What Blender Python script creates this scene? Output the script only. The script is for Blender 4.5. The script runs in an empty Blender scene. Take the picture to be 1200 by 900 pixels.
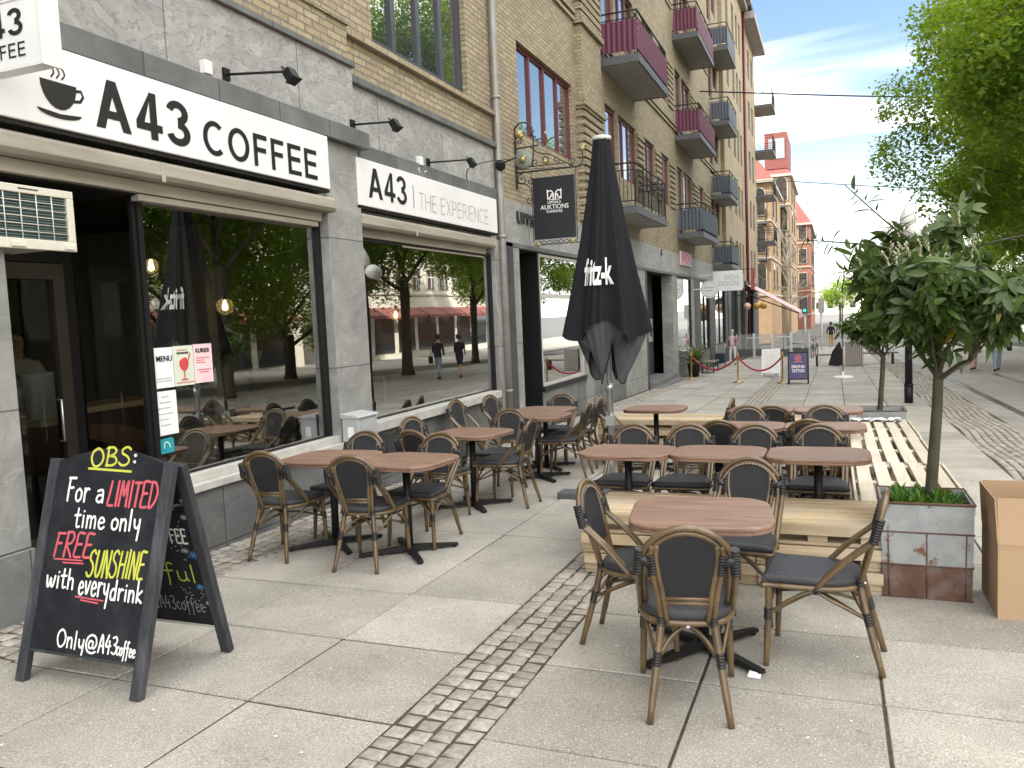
import bpy, bmesh, math, random
import numpy as np
from mathutils import Vector, Matrix
R_ = math.radians
rnd = random.Random(7)
sc = bpy.context.scene
COL = sc.collection

# ---------------------------------------------------------------- camera, sky, sun, exposure
cam_d = bpy.data.cameras.new('camera'); cam = bpy.data.objects.new('camera', cam_d); COL.objects.link(cam); sc.camera = cam
cam_d.sensor_width = 36.0; cam_d.lens = 36.0*953.9/1200.0; cam_d.clip_start = 0.05; cam_d.clip_end = 3000
rt = (0.92956431, 0.36608175, -0.04352406); up = (0.01036628, 0.09205803, 0.99569968); fw = (-0.36851422, 0.92601807, -0.08177895)
cam.matrix_world = Matrix(((rt[0], up[0], -fw[0], 0), (rt[1], up[1], -fw[1], 0), (rt[2], up[2], -fw[2], 1.8), (0, 0, 0, 1)))

SUN_EL = R_(41)
sdir = Vector((-0.88*math.cos(SUN_EL), -0.475*math.cos(SUN_EL), math.sin(SUN_EL))).normalized()   # towards the sun
world = bpy.data.worlds.new('World'); sc.world = world; world.use_nodes = True
CLOUD_LOC = (-3.2, 4.9, 0)
def build_world():
    nt = world.node_tree; nt.nodes.clear(); N = nt.nodes.new; L = nt.links.new
    out = N('ShaderNodeOutputWorld'); bg = N('ShaderNodeBackground'); bg.inputs['Strength'].default_value = 0.13
    sky = N('ShaderNodeTexSky'); sky.sky_type = 'NISHITA'; sky.sun_disc = False
    sky.sun_elevation = SUN_EL; sky.sun_rotation = math.atan2(sdir.x, sdir.y); sky.air_density = 1.0; sky.dust_density = 0.6; sky.ozone_density = 1.0
    tc = N('ShaderNodeTexCoord'); sep = N('ShaderNodeSeparateXYZ'); L(tc.outputs['Generated'], sep.inputs[0])
    def math_(op, a, b=None, c=None, clamp=False):
        n = N('ShaderNodeMath'); n.operation = op; n.use_clamp = clamp
        for i, v in enumerate((a, b, c)):
            if v is None: continue
            if isinstance(v, (int, float)): n.inputs[i].default_value = v
            else: L(v, n.inputs[i])
        return n.outputs[0]
    den = math_('ADD', math_('MAXIMUM', sep.outputs['Z'], 0.0), 0.20)
    cb = N('ShaderNodeCombineXYZ'); L(math_('DIVIDE', sep.outputs['X'], den), cb.inputs[0]); L(math_('DIVIDE', sep.outputs['Y'], den), cb.inputs[1])
    mp = N('ShaderNodeMapping'); mp.inputs['Location'].default_value = CLOUD_LOC; mp.inputs['Rotation'].default_value = (0, 0, R_(-28)); mp.inputs['Scale'].default_value = (0.55, 1.5, 1); L(cb.outputs[0], mp.inputs['Vector'])
    nz = N('ShaderNodeTexNoise'); nz.inputs['Scale'].default_value = 1.0; nz.inputs['Detail'].default_value = 5; nz.inputs['Roughness'].default_value = 0.45; nz.inputs['Distortion'].default_value = 0.6
    L(mp.outputs[0], nz.inputs['Vector'])
    gap = N('ShaderNodeVectorMath'); gap.operation = 'DOT_PRODUCT'; L(tc.outputs['Generated'], gap.inputs[0]); gap.inputs[1].default_value = Vector((0.0, 0.90, 0.42)).normalized()      # break in the clouds; away from it, unseen cloud added to brighten the shade
    clear = N('ShaderNodeMapRange'); clear.inputs['From Min'].default_value = 0.80; clear.inputs['From Max'].default_value = 0.96; clear.inputs['To Min'].default_value = 0.24; clear.inputs['To Max'].default_value = -0.045; L(gap.outputs['Value'], clear.inputs[0])
    rp = N('ShaderNodeMapRange'); rp.interpolation_type = 'SMOOTHSTEP'; rp.inputs['From Min'].default_value = 0.46; rp.inputs['From Max'].default_value = 0.66; L(math_('ADD', nz.outputs['Fac'], clear.outputs[0]), rp.inputs[0])
    hz = N('ShaderNodeMapRange'); hz.inputs['From Min'].default_value = 0.0; hz.inputs['From Max'].default_value = 0.20; hz.inputs['To Min'].default_value = 0.30; hz.inputs['To Max'].default_value = 0.0; L(sep.outputs['Z'], hz.inputs[0])
    mx = math_('MAXIMUM', rp.outputs[0], hz.outputs[0])
    mix = N('ShaderNodeMix'); mix.data_type = 'RGBA'; L(mx, mix.inputs['Factor']); L(sky.outputs[0], mix.inputs['A']); mix.inputs['B'].default_value = (15.4, 15.1, 14.7, 1)
    L(mix.outputs['Result'], bg.inputs['Color']); L(bg.outputs[0], out.inputs[0])
build_world()
sun_d = bpy.data.lights.new('sun', 'SUN'); sun_d.energy = 4.8; sun_d.angle = R_(0.5); sun_d.color = (1.0, 0.94, 0.84)
sun = bpy.data.objects.new('sun', sun_d); COL.objects.link(sun); sun.rotation_euler = sdir.to_track_quat('Z', 'Y').to_euler()
sc.view_settings.view_transform = 'Standard'; sc.view_settings.look = 'None'; sc.view_settings.gamma = 1.0; sc.view_settings.use_curve_mapping = False
sc.view_settings.exposure = 1.0
sc.render.engine = 'CYCLES'
sc.cycles.use_denoising = True
sc.cycles.max_bounces = 7; sc.cycles.diffuse_bounces = 3; sc.cycles.glossy_bounces = 4; sc.cycles.transparent_max_bounces = 12; sc.cycles.transmission_bounces = 4
sc.cycles.sample_clamp_indirect = 6.0; sc.cycles.caustics_reflective = False; sc.cycles.caustics_refractive = False

SL = 0.022
def gz(y): return -SL*(max(-20.0, min(62.0, y)) - 4.0)           # the street falls gently away from the camera

# ---------------------------------------------------------------- materials
def _rgba(c): return (c[0], c[1], c[2], 1.0)
MATS = {}
def mat(name, col, rough=0.6, metal=0.0, var=0.12, scale=6.0, bump=0.0, bscale=60.0, island=0.0, spec=0.5, col2=None, c2scale=3.0, c2pos=(0.5, 0.7), stretch=None, emit=None, coat=0.0, transl=0.0, alpha=1.0, detail=4.0):
    m = bpy.data.materials.new(name); m.use_nodes = True; nt = m.node_tree; N = nt.nodes.new; L = nt.links.new
    b = nt.nodes['Principled BSDF']; out = nt.nodes['Material Output']
    b.inputs['Roughness'].default_value = rough; b.inputs['Metallic'].default_value = metal; b.inputs['Specular IOR Level'].default_value = spec
    b.inputs['Coat Weight'].default_value = coat
    tc = N('ShaderNodeTexCoord'); vec = tc.outputs['Object']
    if stretch:
        mp = N('ShaderNodeMapping'); mp.inputs['Scale'].default_value = stretch; L(vec, mp.inputs['Vector']); vec = mp.outputs[0]
    nz = N('ShaderNodeTexNoise'); nz.inputs['Scale'].default_value = scale; nz.inputs['Detail'].default_value = detail; nz.inputs['Roughness'].default_value = 0.6; L(vec, nz.inputs['Vector'])
    mr = N('ShaderNodeMapRange'); mr.inputs['From Min'].default_value = 0.3; mr.inputs['From Max'].default_value = 0.7; mr.inputs['To Min'].default_value = 1-var; mr.inputs['To Max'].default_value = 1+var; L(nz.outputs['Fac'], mr.inputs[0])
    val = mr.outputs[0]
    if island:
        ge = N('ShaderNodeNewGeometry'); m2 = N('ShaderNodeMapRange'); m2.inputs['To Min'].default_value = 1-island; m2.inputs['To Max'].default_value = 1+island; L(ge.outputs['Random Per Island'], m2.inputs[0])
        mu = N('ShaderNodeMath'); mu.operation = 'MULTIPLY'; L(val, mu.inputs[0]); L(m2.outputs[0], mu.inputs[1]); val = mu.outputs[0]
    base = N('ShaderNodeMix'); base.data_type = 'RGBA'; base.blend_type = 'MULTIPLY'; base.inputs['Factor'].default_value = 1.0; base.inputs['A'].default_value = _rgba(col); L(val, base.inputs['B'])
    colout = base.outputs['Result']
    if col2 is not None:
        n2 = N('ShaderNodeTexNoise'); n2.inputs['Scale'].default_value = c2scale; n2.inputs['Detail'].default_value = 6; n2.inputs['Roughness'].default_value = 0.65; L(vec, n2.inputs['Vector'])
        r2 = N('ShaderNodeMapRange'); r2.inputs['From Min'].default_value = c2pos[0]; r2.inputs['From Max'].default_value = c2pos[1]; L(n2.outputs['Fac'], r2.inputs[0])
        mm = N('ShaderNodeMix'); mm.data_type = 'RGBA'; L(r2.outputs[0], mm.inputs['Factor']); L(colout, mm.inputs['A']); mm.inputs['B'].default_value = _rgba(col2); colout = mm.outputs['Result']
    L(colout, b.inputs['Base Color'])
    if bump:
        nb = N('ShaderNodeTexNoise'); nb.inputs['Scale'].default_value = bscale; nb.inputs['Detail'].default_value = 5; L(vec, nb.inputs['Vector'])
        bp = N('ShaderNodeBump'); bp.inputs['Strength'].default_value = bump; bp.inputs['Distance'].default_value = 0.01; L(nb.outputs['Fac'], bp.inputs['Height']); L(bp.outputs[0], b.inputs['Normal'])
    if emit: b.inputs['Emission Color'].default_value = _rgba(emit[:3]); b.inputs['Emission Strength'].default_value = emit[3]
    sh = b.outputs[0]
    if transl:
        t = N('ShaderNodeBsdfTranslucent'); L(colout, t.inputs['Color']); ms = N('ShaderNodeMixShader'); ms.inputs[0].default_value = transl; L(sh, ms.inputs[1]); L(t.outputs[0], ms.inputs[2]); sh = ms.outputs[0]
    if alpha < 1.0:
        t = N('ShaderNodeBsdfTransparent'); ms = N('ShaderNodeMixShader'); ms.inputs[0].default_value = alpha; L(t.outputs[0], ms.inputs[1]); L(sh, ms.inputs[2]); sh = ms.outputs[0]
    L(sh, out.inputs['Surface'])
    MATS[name] = m
    return m

def glass(name, tint=(0.72, 0.78, 0.76), boost=1.5, base=0.02, dark=None):
    """window glass: fresnel mix of a mirror and a tinted see-through (or, for upper floors, a dark room behind the pane)"""
    m = bpy.data.materials.new(name); m.use_nodes = True; nt = m.node_tree; nt.nodes.clear(); N = nt.nodes.new; L = nt.links.new
    out = N('ShaderNodeOutputMaterial'); fr = N('ShaderNodeFresnel'); fr.inputs['IOR'].default_value = 1.52
    mu = N('ShaderNodeMath'); mu.operation = 'MULTIPLY_ADD'; mu.use_clamp = True; mu.inputs[1].default_value = boost; mu.inputs[2].default_value = base; L(fr.outputs[0], mu.inputs[0])
    gl = N('ShaderNodeBsdfGlossy'); gl.inputs['Roughness'].default_value = 0.0; gl.inputs['Color'].default_value = (0.95, 0.97, 0.96, 1)
    tc = N('ShaderNodeTexCoord'); nb = N('ShaderNodeTexNoise'); nb.inputs['Scale'].default_value = 0.9; nb.inputs['Detail'].default_value = 1; L(tc.outputs['Object'], nb.inputs['Vector'])
    bp = N('ShaderNodeBump'); bp.inputs['Strength'].default_value = 0.05; bp.inputs['Distance'].default_value = 0.03; L(nb.outputs['Fac'], bp.inputs['Height']); L(bp.outputs[0], gl.inputs['Normal'])
    if dark is None:
        tr = N('ShaderNodeBsdfTransparent'); tr.inputs['Color'].default_value = _rgba(tint)
    else:
        tr = N('ShaderNodeBsdfDiffuse'); tr.inputs['Color'].default_value = _rgba(dark)
    ms = N('ShaderNodeMixShader'); L(mu.outputs[0], ms.inputs[0]); L(tr.outputs[0], ms.inputs[1]); L(gl.outputs[0], ms.inputs[2]); L(ms.outputs[0], out.inputs[0])
    MATS[name] = m; return m

def brick_mat(name, c1, c2, mortar, bw=0.26, rh=0.077, ms=0.011, bumpd=0.008, grime=(0.14, 0.12, 0.09)):
    m = bpy.data.materials.new(name); m.use_nodes = True; nt = m.node_tree; N = nt.nodes.new; L = nt.links.new
    b = nt.nodes['Principled BSDF']; b.inputs['Roughness'].default_value = 0.85; b.inputs['Specular IOR Level'].default_value = 0.25
    uv = N('ShaderNodeUVMap'); uv.uv_map = 'UVMap'
    br = N('ShaderNodeTexBrick'); br.inputs['Scale'].default_value = 1.0; br.inputs['Brick Width'].default_value = bw; br.inputs['Row Height'].default_value = rh; br.inputs['Mortar Size'].default_value = ms
    br.inputs['Mortar Smooth'].default_value = 0.25; br.inputs['Color1'].default_value = _rgba(c1); br.inputs['Color2'].default_value = _rgba(c2); br.inputs['Mortar'].default_value = _rgba(mortar); br.inputs['Bias'].default_value = -0.1
    nd = N('ShaderNodeTexNoise'); nd.inputs['Scale'].default_value = 7; nd.inputs['Detail'].default_value = 3; L(uv.outputs[0], nd.inputs['Vector'])
    mixv = N('ShaderNodeMix'); mixv.data_type = 'RGBA'; mixv.blend_type = 'LINEAR_LIGHT'; mixv.inputs['Factor'].default_value = 0.006; L(uv.outputs[0], mixv.inputs['A']); L(nd.outputs['Color'], mixv.inputs['B']); L(mixv.outputs['Result'], br.inputs['Vector'])
    n1 = N('ShaderNodeTexNoise'); n1.inputs['Scale'].default_value = 14; n1.inputs['Detail'].default_value = 6; n1.inputs['Roughness'].default_value = 0.7; L(uv.outputs[0], n1.inputs['Vector'])
    mr = N('ShaderNodeMapRange'); mr.inputs['From Min'].default_value = 0.25; mr.inputs['From Max'].default_value = 0.75; mr.inputs['To Min'].default_value = 0.66; mr.inputs['To Max'].default_value = 1.32; L(n1.outputs['Fac'], mr.inputs[0])
    mu = N('ShaderNodeMix'); mu.data_type = 'RGBA'; mu.blend_type = 'MULTIPLY'; mu.inputs['Factor'].default_value = 1; L(br.outputs['Color'], mu.inputs['A']); L(mr.outputs[0], mu.inputs['B'])
    n2 = N('ShaderNodeTexNoise'); n2.inputs['Scale'].default_value = 0.7; n2.inputs['Detail'].default_value = 5; L(uv.outputs[0], n2.inputs['Vector'])
    r2 = N('ShaderNodeMapRange'); r2.inputs['From Min'].default_value = 0.5; r2.inputs['From Max'].default_value = 0.75; r2.inputs['To Max'].default_value = 0.45; L(n2.outputs['Fac'], r2.inputs[0])
    mg = N('ShaderNodeMix'); mg.data_type = 'RGBA'; L(r2.outputs[0], mg.inputs['Factor']); L(mu.outputs['Result'], mg.inputs['A']); mg.inputs['B'].default_value = _rgba(grime)
    L(mg.outputs['Result'], b.inputs['Base Color'])
    inv = N('ShaderNodeMath'); inv.operation = 'SUBTRACT'; inv.inputs[0].default_value = 1; L(br.outputs['Fac'], inv.inputs[1])
    ad = N('ShaderNodeMath'); ad.operation = 'MULTIPLY_ADD'; ad.inputs[1].default_value = 0.35; L(n1.outputs['Fac'], ad.inputs[0]); L(inv.outputs[0], ad.inputs[2])
    bp = N('ShaderNodeBump'); bp.inputs['Strength'].default_value = 0.9; bp.inputs['Distance'].default_value = bumpd; L(ad.outputs[0], bp.inputs['Height']); L(bp.outputs[0], b.inputs['Normal'])
    MATS[name] = m; return m

def stone_mat(name, c, dark, light, jw=1.05, jh=0.72, veins=0.35, riven=0.35, js=0.006):
    """grey natural stone cladding: cloudy tone, pale veins, riven surface, thin slab joints"""
    m = bpy.data.materials.new(name); m.use_nodes = True; nt = m.node_tree; N = nt.nodes.new; L = nt.links.new
    b = nt.nodes['Principled BSDF']; b.inputs['Roughness'].default_value = 0.62; b.inputs['Specular IOR Level'].default_value = 0.35
    uv = N('ShaderNodeUVMap'); uv.uv_map = 'UVMap'
    n1 = N('ShaderNodeTexNoise'); n1.inputs['Scale'].default_value = (1.8 if riven < .2 else 4.0); n1.inputs['Detail'].default_value = 9; n1.inputs['Roughness'].default_value = 0.7; n1.inputs['Distortion'].default_value = (0.8 if riven < .2 else 0.2); L(uv.outputs[0], n1.inputs['Vector'])
    cr = N('ShaderNodeValToRGB'); e = cr.color_ramp.elements; e[0].position = 0.28; e[0].color = _rgba(dark); e[1].position = 0.72; e[1].color = _rgba(light); x = e.new(0.5); x.color = _rgba(c); L(n1.outputs['Fac'], cr.inputs[0])
    mp = N('ShaderNodeMapping'); mp.inputs['Rotation'].default_value = (0, 0, R_(35)); mp.inputs['Scale'].default_value = ((1.0, 2.6, 1) if riven < .2 else (0.8, 1.5, 1)); L(uv.outputs[0], mp.inputs['Vector'])
    wv = N('ShaderNodeTexNoise'); wv.inputs['Scale'].default_value = 1.5; wv.inputs['Detail'].default_value = (11 if riven > .2 else 3); wv.inputs['Roughness'].default_value = (0.62 if riven > .2 else 0.5); wv.inputs['Distortion'].default_value = (0.35 if riven > .2 else 1.1); L(mp.outputs[0], wv.inputs['Vector'])
    ab = N('ShaderNodeMath'); ab.operation = 'SUBTRACT'; ab.inputs[1].default_value = 0.5; L(wv.outputs['Fac'], ab.inputs[0]); a2 = N('ShaderNodeMath'); a2.operation = 'ABSOLUTE'; L(ab.outputs[0], a2.inputs[0])
    vr = N('ShaderNodeMapRange'); vr.inputs['From Min'].default_value = 0.0; vr.inputs['From Max'].default_value = (0.014 if riven < .2 else 0.007); vr.inputs['To Min'].default_value = veins; vr.inputs['To Max'].default_value = 0; L(a2.outputs[0], vr.inputs[0])
    mv = N('ShaderNodeMix'); mv.data_type = 'RGBA'; L(vr.outputs[0], mv.inputs['Factor']); L(cr.outputs[0], mv.inputs['A']); mv.inputs['B'].default_value = _rgba([min(1, k*1.35) for k in light] if riven < .2 else [k*.55 for k in dark])
    br = N('ShaderNodeTexBrick'); br.inputs['Scale'].default_value = 1; br.inputs['Brick Width'].default_value = jw; br.inputs['Row Height'].default_value = jh; br.inputs['Mortar Size'].default_value = js; br.inputs['Mortar Smooth'].default_value = 0.3; br.offset = 0.0
    br.inputs['Color1'].default_value = (0.9, 0.9, 0.9, 1); br.inputs['Color2'].default_value = (1.1, 1.1, 1.1, 1); br.inputs['Mortar'].default_value = (0.42, 0.42, 0.42, 1); L(uv.outputs[0], br.inputs['Vector'])
    mj = N('ShaderNodeMix'); mj.data_type = 'RGBA'; mj.blend_type = 'MULTIPLY'; mj.inputs['Factor'].default_value = 1; L(mv.outputs['Result'], mj.inputs['A']); L(br.outputs['Color'], mj.inputs['B'])
    colo = mj.outputs['Result']
    if riven > .2:                                                    # cleft relief's shading put into colour: a tone per split layer, dark line along breaks
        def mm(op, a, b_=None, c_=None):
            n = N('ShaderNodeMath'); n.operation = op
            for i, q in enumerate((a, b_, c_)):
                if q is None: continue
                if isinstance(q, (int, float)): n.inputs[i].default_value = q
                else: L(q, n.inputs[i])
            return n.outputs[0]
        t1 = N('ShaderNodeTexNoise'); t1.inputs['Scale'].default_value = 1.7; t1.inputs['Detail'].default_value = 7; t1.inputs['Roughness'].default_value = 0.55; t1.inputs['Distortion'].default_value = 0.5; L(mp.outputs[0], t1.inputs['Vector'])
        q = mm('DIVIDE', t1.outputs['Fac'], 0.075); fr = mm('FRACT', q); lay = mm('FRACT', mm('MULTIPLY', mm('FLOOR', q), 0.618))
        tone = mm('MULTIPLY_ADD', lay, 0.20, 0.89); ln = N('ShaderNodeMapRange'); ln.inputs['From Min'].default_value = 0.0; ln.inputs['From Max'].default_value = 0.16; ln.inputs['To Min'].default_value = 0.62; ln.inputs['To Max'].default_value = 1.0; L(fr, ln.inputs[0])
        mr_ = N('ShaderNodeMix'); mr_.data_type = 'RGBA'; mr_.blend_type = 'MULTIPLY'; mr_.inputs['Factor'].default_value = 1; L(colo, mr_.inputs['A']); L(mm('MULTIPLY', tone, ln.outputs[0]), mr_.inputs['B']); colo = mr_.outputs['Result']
    L(colo, b.inputs['Base Color'])
    inv = N('ShaderNodeMath'); inv.operation = 'SUBTRACT'; inv.inputs[0].default_value = 1; L(br.outputs['Fac'], inv.inputs[1])
    ad = N('ShaderNodeMath'); ad.operation = 'MULTIPLY_ADD'; ad.inputs[1].default_value = riven*2.2; L(inv.outputs[0], ad.inputs[2])
    if riven > .2:
        tn = N('ShaderNodeTexNoise'); tn.inputs['Scale'].default_value = 1.7; tn.inputs['Detail'].default_value = 7; tn.inputs['Roughness'].default_value = 0.55; tn.inputs['Distortion'].default_value = 0.5; L(mp.outputs[0], tn.inputs['Vector'])
        sn = N('ShaderNodeMath'); sn.operation = 'SNAP'; sn.inputs[1].default_value = 0.075; L(tn.outputs['Fac'], sn.inputs[0]); mx2 = N('ShaderNodeMath'); mx2.operation = 'MULTIPLY_ADD'; mx2.inputs[1].default_value = 0.35; L(wv.outputs['Fac'], mx2.inputs[0]); L(sn.outputs[0], mx2.inputs[2]); L(mx2.outputs[0], ad.inputs[0])
    else: L(wv.outputs['Fac'], ad.inputs[0])
    bp = N('ShaderNodeBump'); bp.inputs['Strength'].default_value = 0.85; bp.inputs['Distance'].default_value = 0.07 if riven > 0.2 else 0.008; L(ad.outputs[0], bp.inputs['Height']); L(bp.outputs[0], b.inputs['Normal'])
    MATS[name] = m; return m

def concrete_mat(name, c, speck=(0.74, 0.72, 0.68), island=0.10, sp=0.6):
    """washed-aggregate paving concrete with pale stone chips"""
    m = bpy.data.materials.new(name); m.use_nodes = True; nt = m.node_tree; N = nt.nodes.new; L = nt.links.new
    b = nt.nodes['Principled BSDF']; b.inputs['Roughness'].default_value = 0.8; b.inputs['Specular IOR Level'].default_value = 0.3
    tc = N('ShaderNodeTexCoord'); v = tc.outputs['Object']
    n1 = N('ShaderNodeTexNoise'); n1.inputs['Scale'].default_value = 1.6; n1.inputs['Detail'].default_value = 7; n1.inputs['Roughness'].default_value = 0.62; L(v, n1.inputs['Vector'])
    m1 = N('ShaderNodeMapRange'); m1.inputs['From Min'].default_value = 0.3; m1.inputs['From Max'].default_value = 0.7; m1.inputs['To Min'].default_value = 0.78; m1.inputs['To Max'].default_value = 1.16; L(n1.outputs['Fac'], m1.inputs[0])
    ge = N('ShaderNodeNewGeometry'); m2 = N('ShaderNodeMapRange'); m2.inputs['To Min'].default_value = 1-island; m2.inputs['To Max'].default_value = 1+island; L(ge.outputs['Random Per Island'], m2.inputs[0])
    mu = N('ShaderNodeMath'); mu.operation = 'MULTIPLY'; L(m1.outputs[0], mu.inputs[0]); L(m2.outputs[0], mu.inputs[1])
    n3 = N('ShaderNodeTexNoise'); n3.inputs['Scale'].default_value = 120; n3.inputs['Detail'].default_value = 3; n3.inputs['Roughness'].default_value = 0.7; L(v, n3.inputs['Vector'])
    m3 = N('ShaderNodeMapRange'); m3.inputs['From Min'].default_value = 0.3; m3.inputs['From Max'].default_value = 0.7; m3.inputs['To Min'].default_value = 0.55; m3.inputs['To Max'].default_value = 1.45; L(n3.outputs['Fac'], m3.inputs[0])
    mu2 = N('ShaderNodeMath'); mu2.operation = 'MULTIPLY'; L(mu.outputs[0], mu2.inputs[0]); L(m3.outputs[0], mu2.inputs[1])
    base = N('ShaderNodeMix'); base.data_type = 'RGBA'; base.blend_type = 'MULTIPLY'; base.inputs['Factor'].default_value = 1; base.inputs['A'].default_value = _rgba(c); L(mu2.outputs[0], base.inputs['B'])
    vo = N('ShaderNodeTexVoronoi'); vo.inputs['Scale'].default_value = 80; L(v, vo.inputs['Vector'])
    sp1 = N('ShaderNodeMapRange'); sp1.inputs['From Min'].default_value = 0.20; sp1.inputs['From Max'].default_value = 0.30; sp1.inputs['To Min'].default_value = 1; sp1.inputs['To Max'].default_value = 0; L(vo.outputs['Distance'], sp1.inputs[0])
    sc2 = N('ShaderNodeSeparateColor'); L(vo.outputs['Color'], sc2.inputs[0]); gt = N('ShaderNodeMath'); gt.operation = 'GREATER_THAN'; gt.inputs[1].default_value = 0.72; L(sc2.outputs[0], gt.inputs[0])
    f = N('ShaderNodeMath'); f.operation = 'MULTIPLY'; L(sp1.outputs[0], f.inputs[0]); L(gt.outputs[0], f.inputs[1]); f2 = N('ShaderNodeMath'); f2.operation = 'MULTIPLY'; f2.inputs[1].default_value = sp; L(f.outputs[0], f2.inputs[0])
    mx = N('ShaderNodeMix'); mx.data_type = 'RGBA'; L(f2.outputs[0], mx.inputs['Factor']); L(base.outputs['Result'], mx.inputs['A']); mx.inputs['B'].default_value = _rgba(speck)
    # trodden-in spots and old stains
    n4 = N('ShaderNodeTexNoise'); n4.inputs['Scale'].default_value = 0.9; n4.inputs['Detail'].default_value = 9; n4.inputs['Roughness'].default_value = 0.72; L(v, n4.inputs['Vector'])
    m4 = N('ShaderNodeMapRange'); m4.inputs['From Min'].default_value = 0.56; m4.inputs['From Max'].default_value = 0.72; m4.inputs['To Max'].default_value = 0.55; L(n4.outputs['Fac'], m4.inputs[0])
    st = N('ShaderNodeMix'); st.data_type = 'RGBA'; L(m4.outputs[0], st.inputs['Factor']); L(mx.outputs['Result'], st.inputs['A']); st.inputs['B'].default_value = _rgba([k*0.55 for k in c])
    vg = N('ShaderNodeTexVoronoi'); vg.inputs['Scale'].default_value = 4.2; L(v, vg.inputs['Vector'])                # flattened chewing gum
    g1 = N('ShaderNodeMapRange'); g1.inputs['From Min'].default_value = 0.055; g1.inputs['From Max'].default_value = 0.075; g1.inputs['To Min'].default_value = 0.5; g1.inputs['To Max'].default_value = 0; L(vg.outputs['Distance'], g1.inputs[0])
    gs = N('ShaderNodeSeparateColor'); L(vg.outputs['Color'], gs.inputs[0]); gg = N('ShaderNodeMath'); gg.operation = 'GREATER_THAN'; gg.inputs[1].default_value = 0.72; L(gs.outputs[1], gg.inputs[0]); gm = N('ShaderNodeMath'); gm.operation = 'MULTIPLY'; L(g1.outputs[0], gm.inputs[0]); L(gg.outputs[0], gm.inputs[1])
    gx = N('ShaderNodeMix'); gx.data_type = 'RGBA'; L(gm.outputs[0], gx.inputs['Factor']); L(st.outputs['Result'], gx.inputs['A']); gx.inputs['B'].default_value = _rgba([k*.42 for k in c]); L(gx.outputs['Result'], b.inputs['Base Color'])
    bp = N('ShaderNodeBump'); bp.inputs['Strength'].default_value = 0.35; bp.inputs['Distance'].default_value = 0.004; L(n3.outputs['Fac'], bp.inputs['Height']); L(bp.outputs[0], b.inputs['Normal'])
    MATS[name] = m; return m

def wood_mat(name, c1, c2, rough=0.5, axis=0, scale=14, spec=0.4, island=0.12, coat=0.0, grey=None):
    m = bpy.data.materials.new(name); m.use_nodes = True; nt = m.node_tree; N = nt.nodes.new; L = nt.links.new
    b = nt.nodes['Principled BSDF']; b.inputs['Roughness'].default_value = rough; b.inputs['Specular IOR Level'].default_value = spec; b.inputs['Coat Weight'].default_value = coat
    tc = N('ShaderNodeTexCoord'); mp = N('ShaderNodeMapping'); s = [scale]*3; s[axis] = scale*0.08; mp.inputs['Scale'].default_value = s; oi = N('ShaderNodeObjectInfo'); of = N('ShaderNodeMath'); of.operation = 'MULTIPLY'; of.inputs[1].default_value = 37.0; L(oi.outputs['Random'], of.inputs[0]); av = N('ShaderNodeVectorMath'); av.operation = 'ADD'; L(tc.outputs['Object'], av.inputs[0]); L(of.outputs[0], av.inputs[1]); L(av.outputs[0], mp.inputs['Vector'])
    nz = N('ShaderNodeTexNoise'); nz.inputs['Scale'].default_value = 1; nz.inputs['Detail'].default_value = 8; nz.inputs['Roughness'].default_value = 0.62; nz.inputs['Distortion'].default_value = 0.9; L(mp.outputs[0], nz.inputs['Vector'])
    cr = N('ShaderNodeValToRGB'); e = cr.color_ramp.elements; e[0].position = 0.3; e[0].color = _rgba(c1); e[1].position = 0.7; e[1].color = _rgba(c2); L(nz.outputs['Fac'], cr.inputs[0])
    ge = N('ShaderNodeNewGeometry'); m2 = N('ShaderNodeMapRange'); m2.inputs['To Min'].default_value = 1-island; m2.inputs['To Max'].default_value = 1+island; L(ge.outputs['Random Per Island'], m2.inputs[0])
    mu = N('ShaderNodeMix'); mu.data_type = 'RGBA'; mu.blend_type = 'MULTIPLY'; mu.inputs['Factor'].default_value = 1; L(cr.outputs[0], mu.inputs['A']); L(m2.outputs[0], mu.inputs['B']); o = mu.outputs['Result']
    if grey:
        n2 = N('ShaderNodeTexNoise'); n2.inputs['Scale'].default_value = 2.5; n2.inputs['Detail'].default_value = 6; L(tc.outputs['Object'], n2.inputs['Vector']); r = N('ShaderNodeMapRange'); r.inputs['From Min'].default_value = 0.45; r.inputs['From Max'].default_value = 0.75; r.inputs['To Max'].default_value = 0.8; L(n2.outputs['Fac'], r.inputs[0])
        mm = N('ShaderNodeMix'); mm.data_type = 'RGBA'; L(r.outputs[0], mm.inputs['Factor']); L(o, mm.inputs['A']); mm.inputs['B'].default_value = _rgba(grey); o = mm.outputs['Result']
    L(o, b.inputs['Base Color'])
    bp = N('ShaderNodeBump'); bp.inputs['Strength'].default_value = 0.3; bp.inputs['Distance'].default_value = 0.003; L(nz.outputs['Fac'], bp.inputs['Height']); L(bp.outputs[0], b.inputs['Normal'])
    MATS[name] = m; return m

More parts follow.
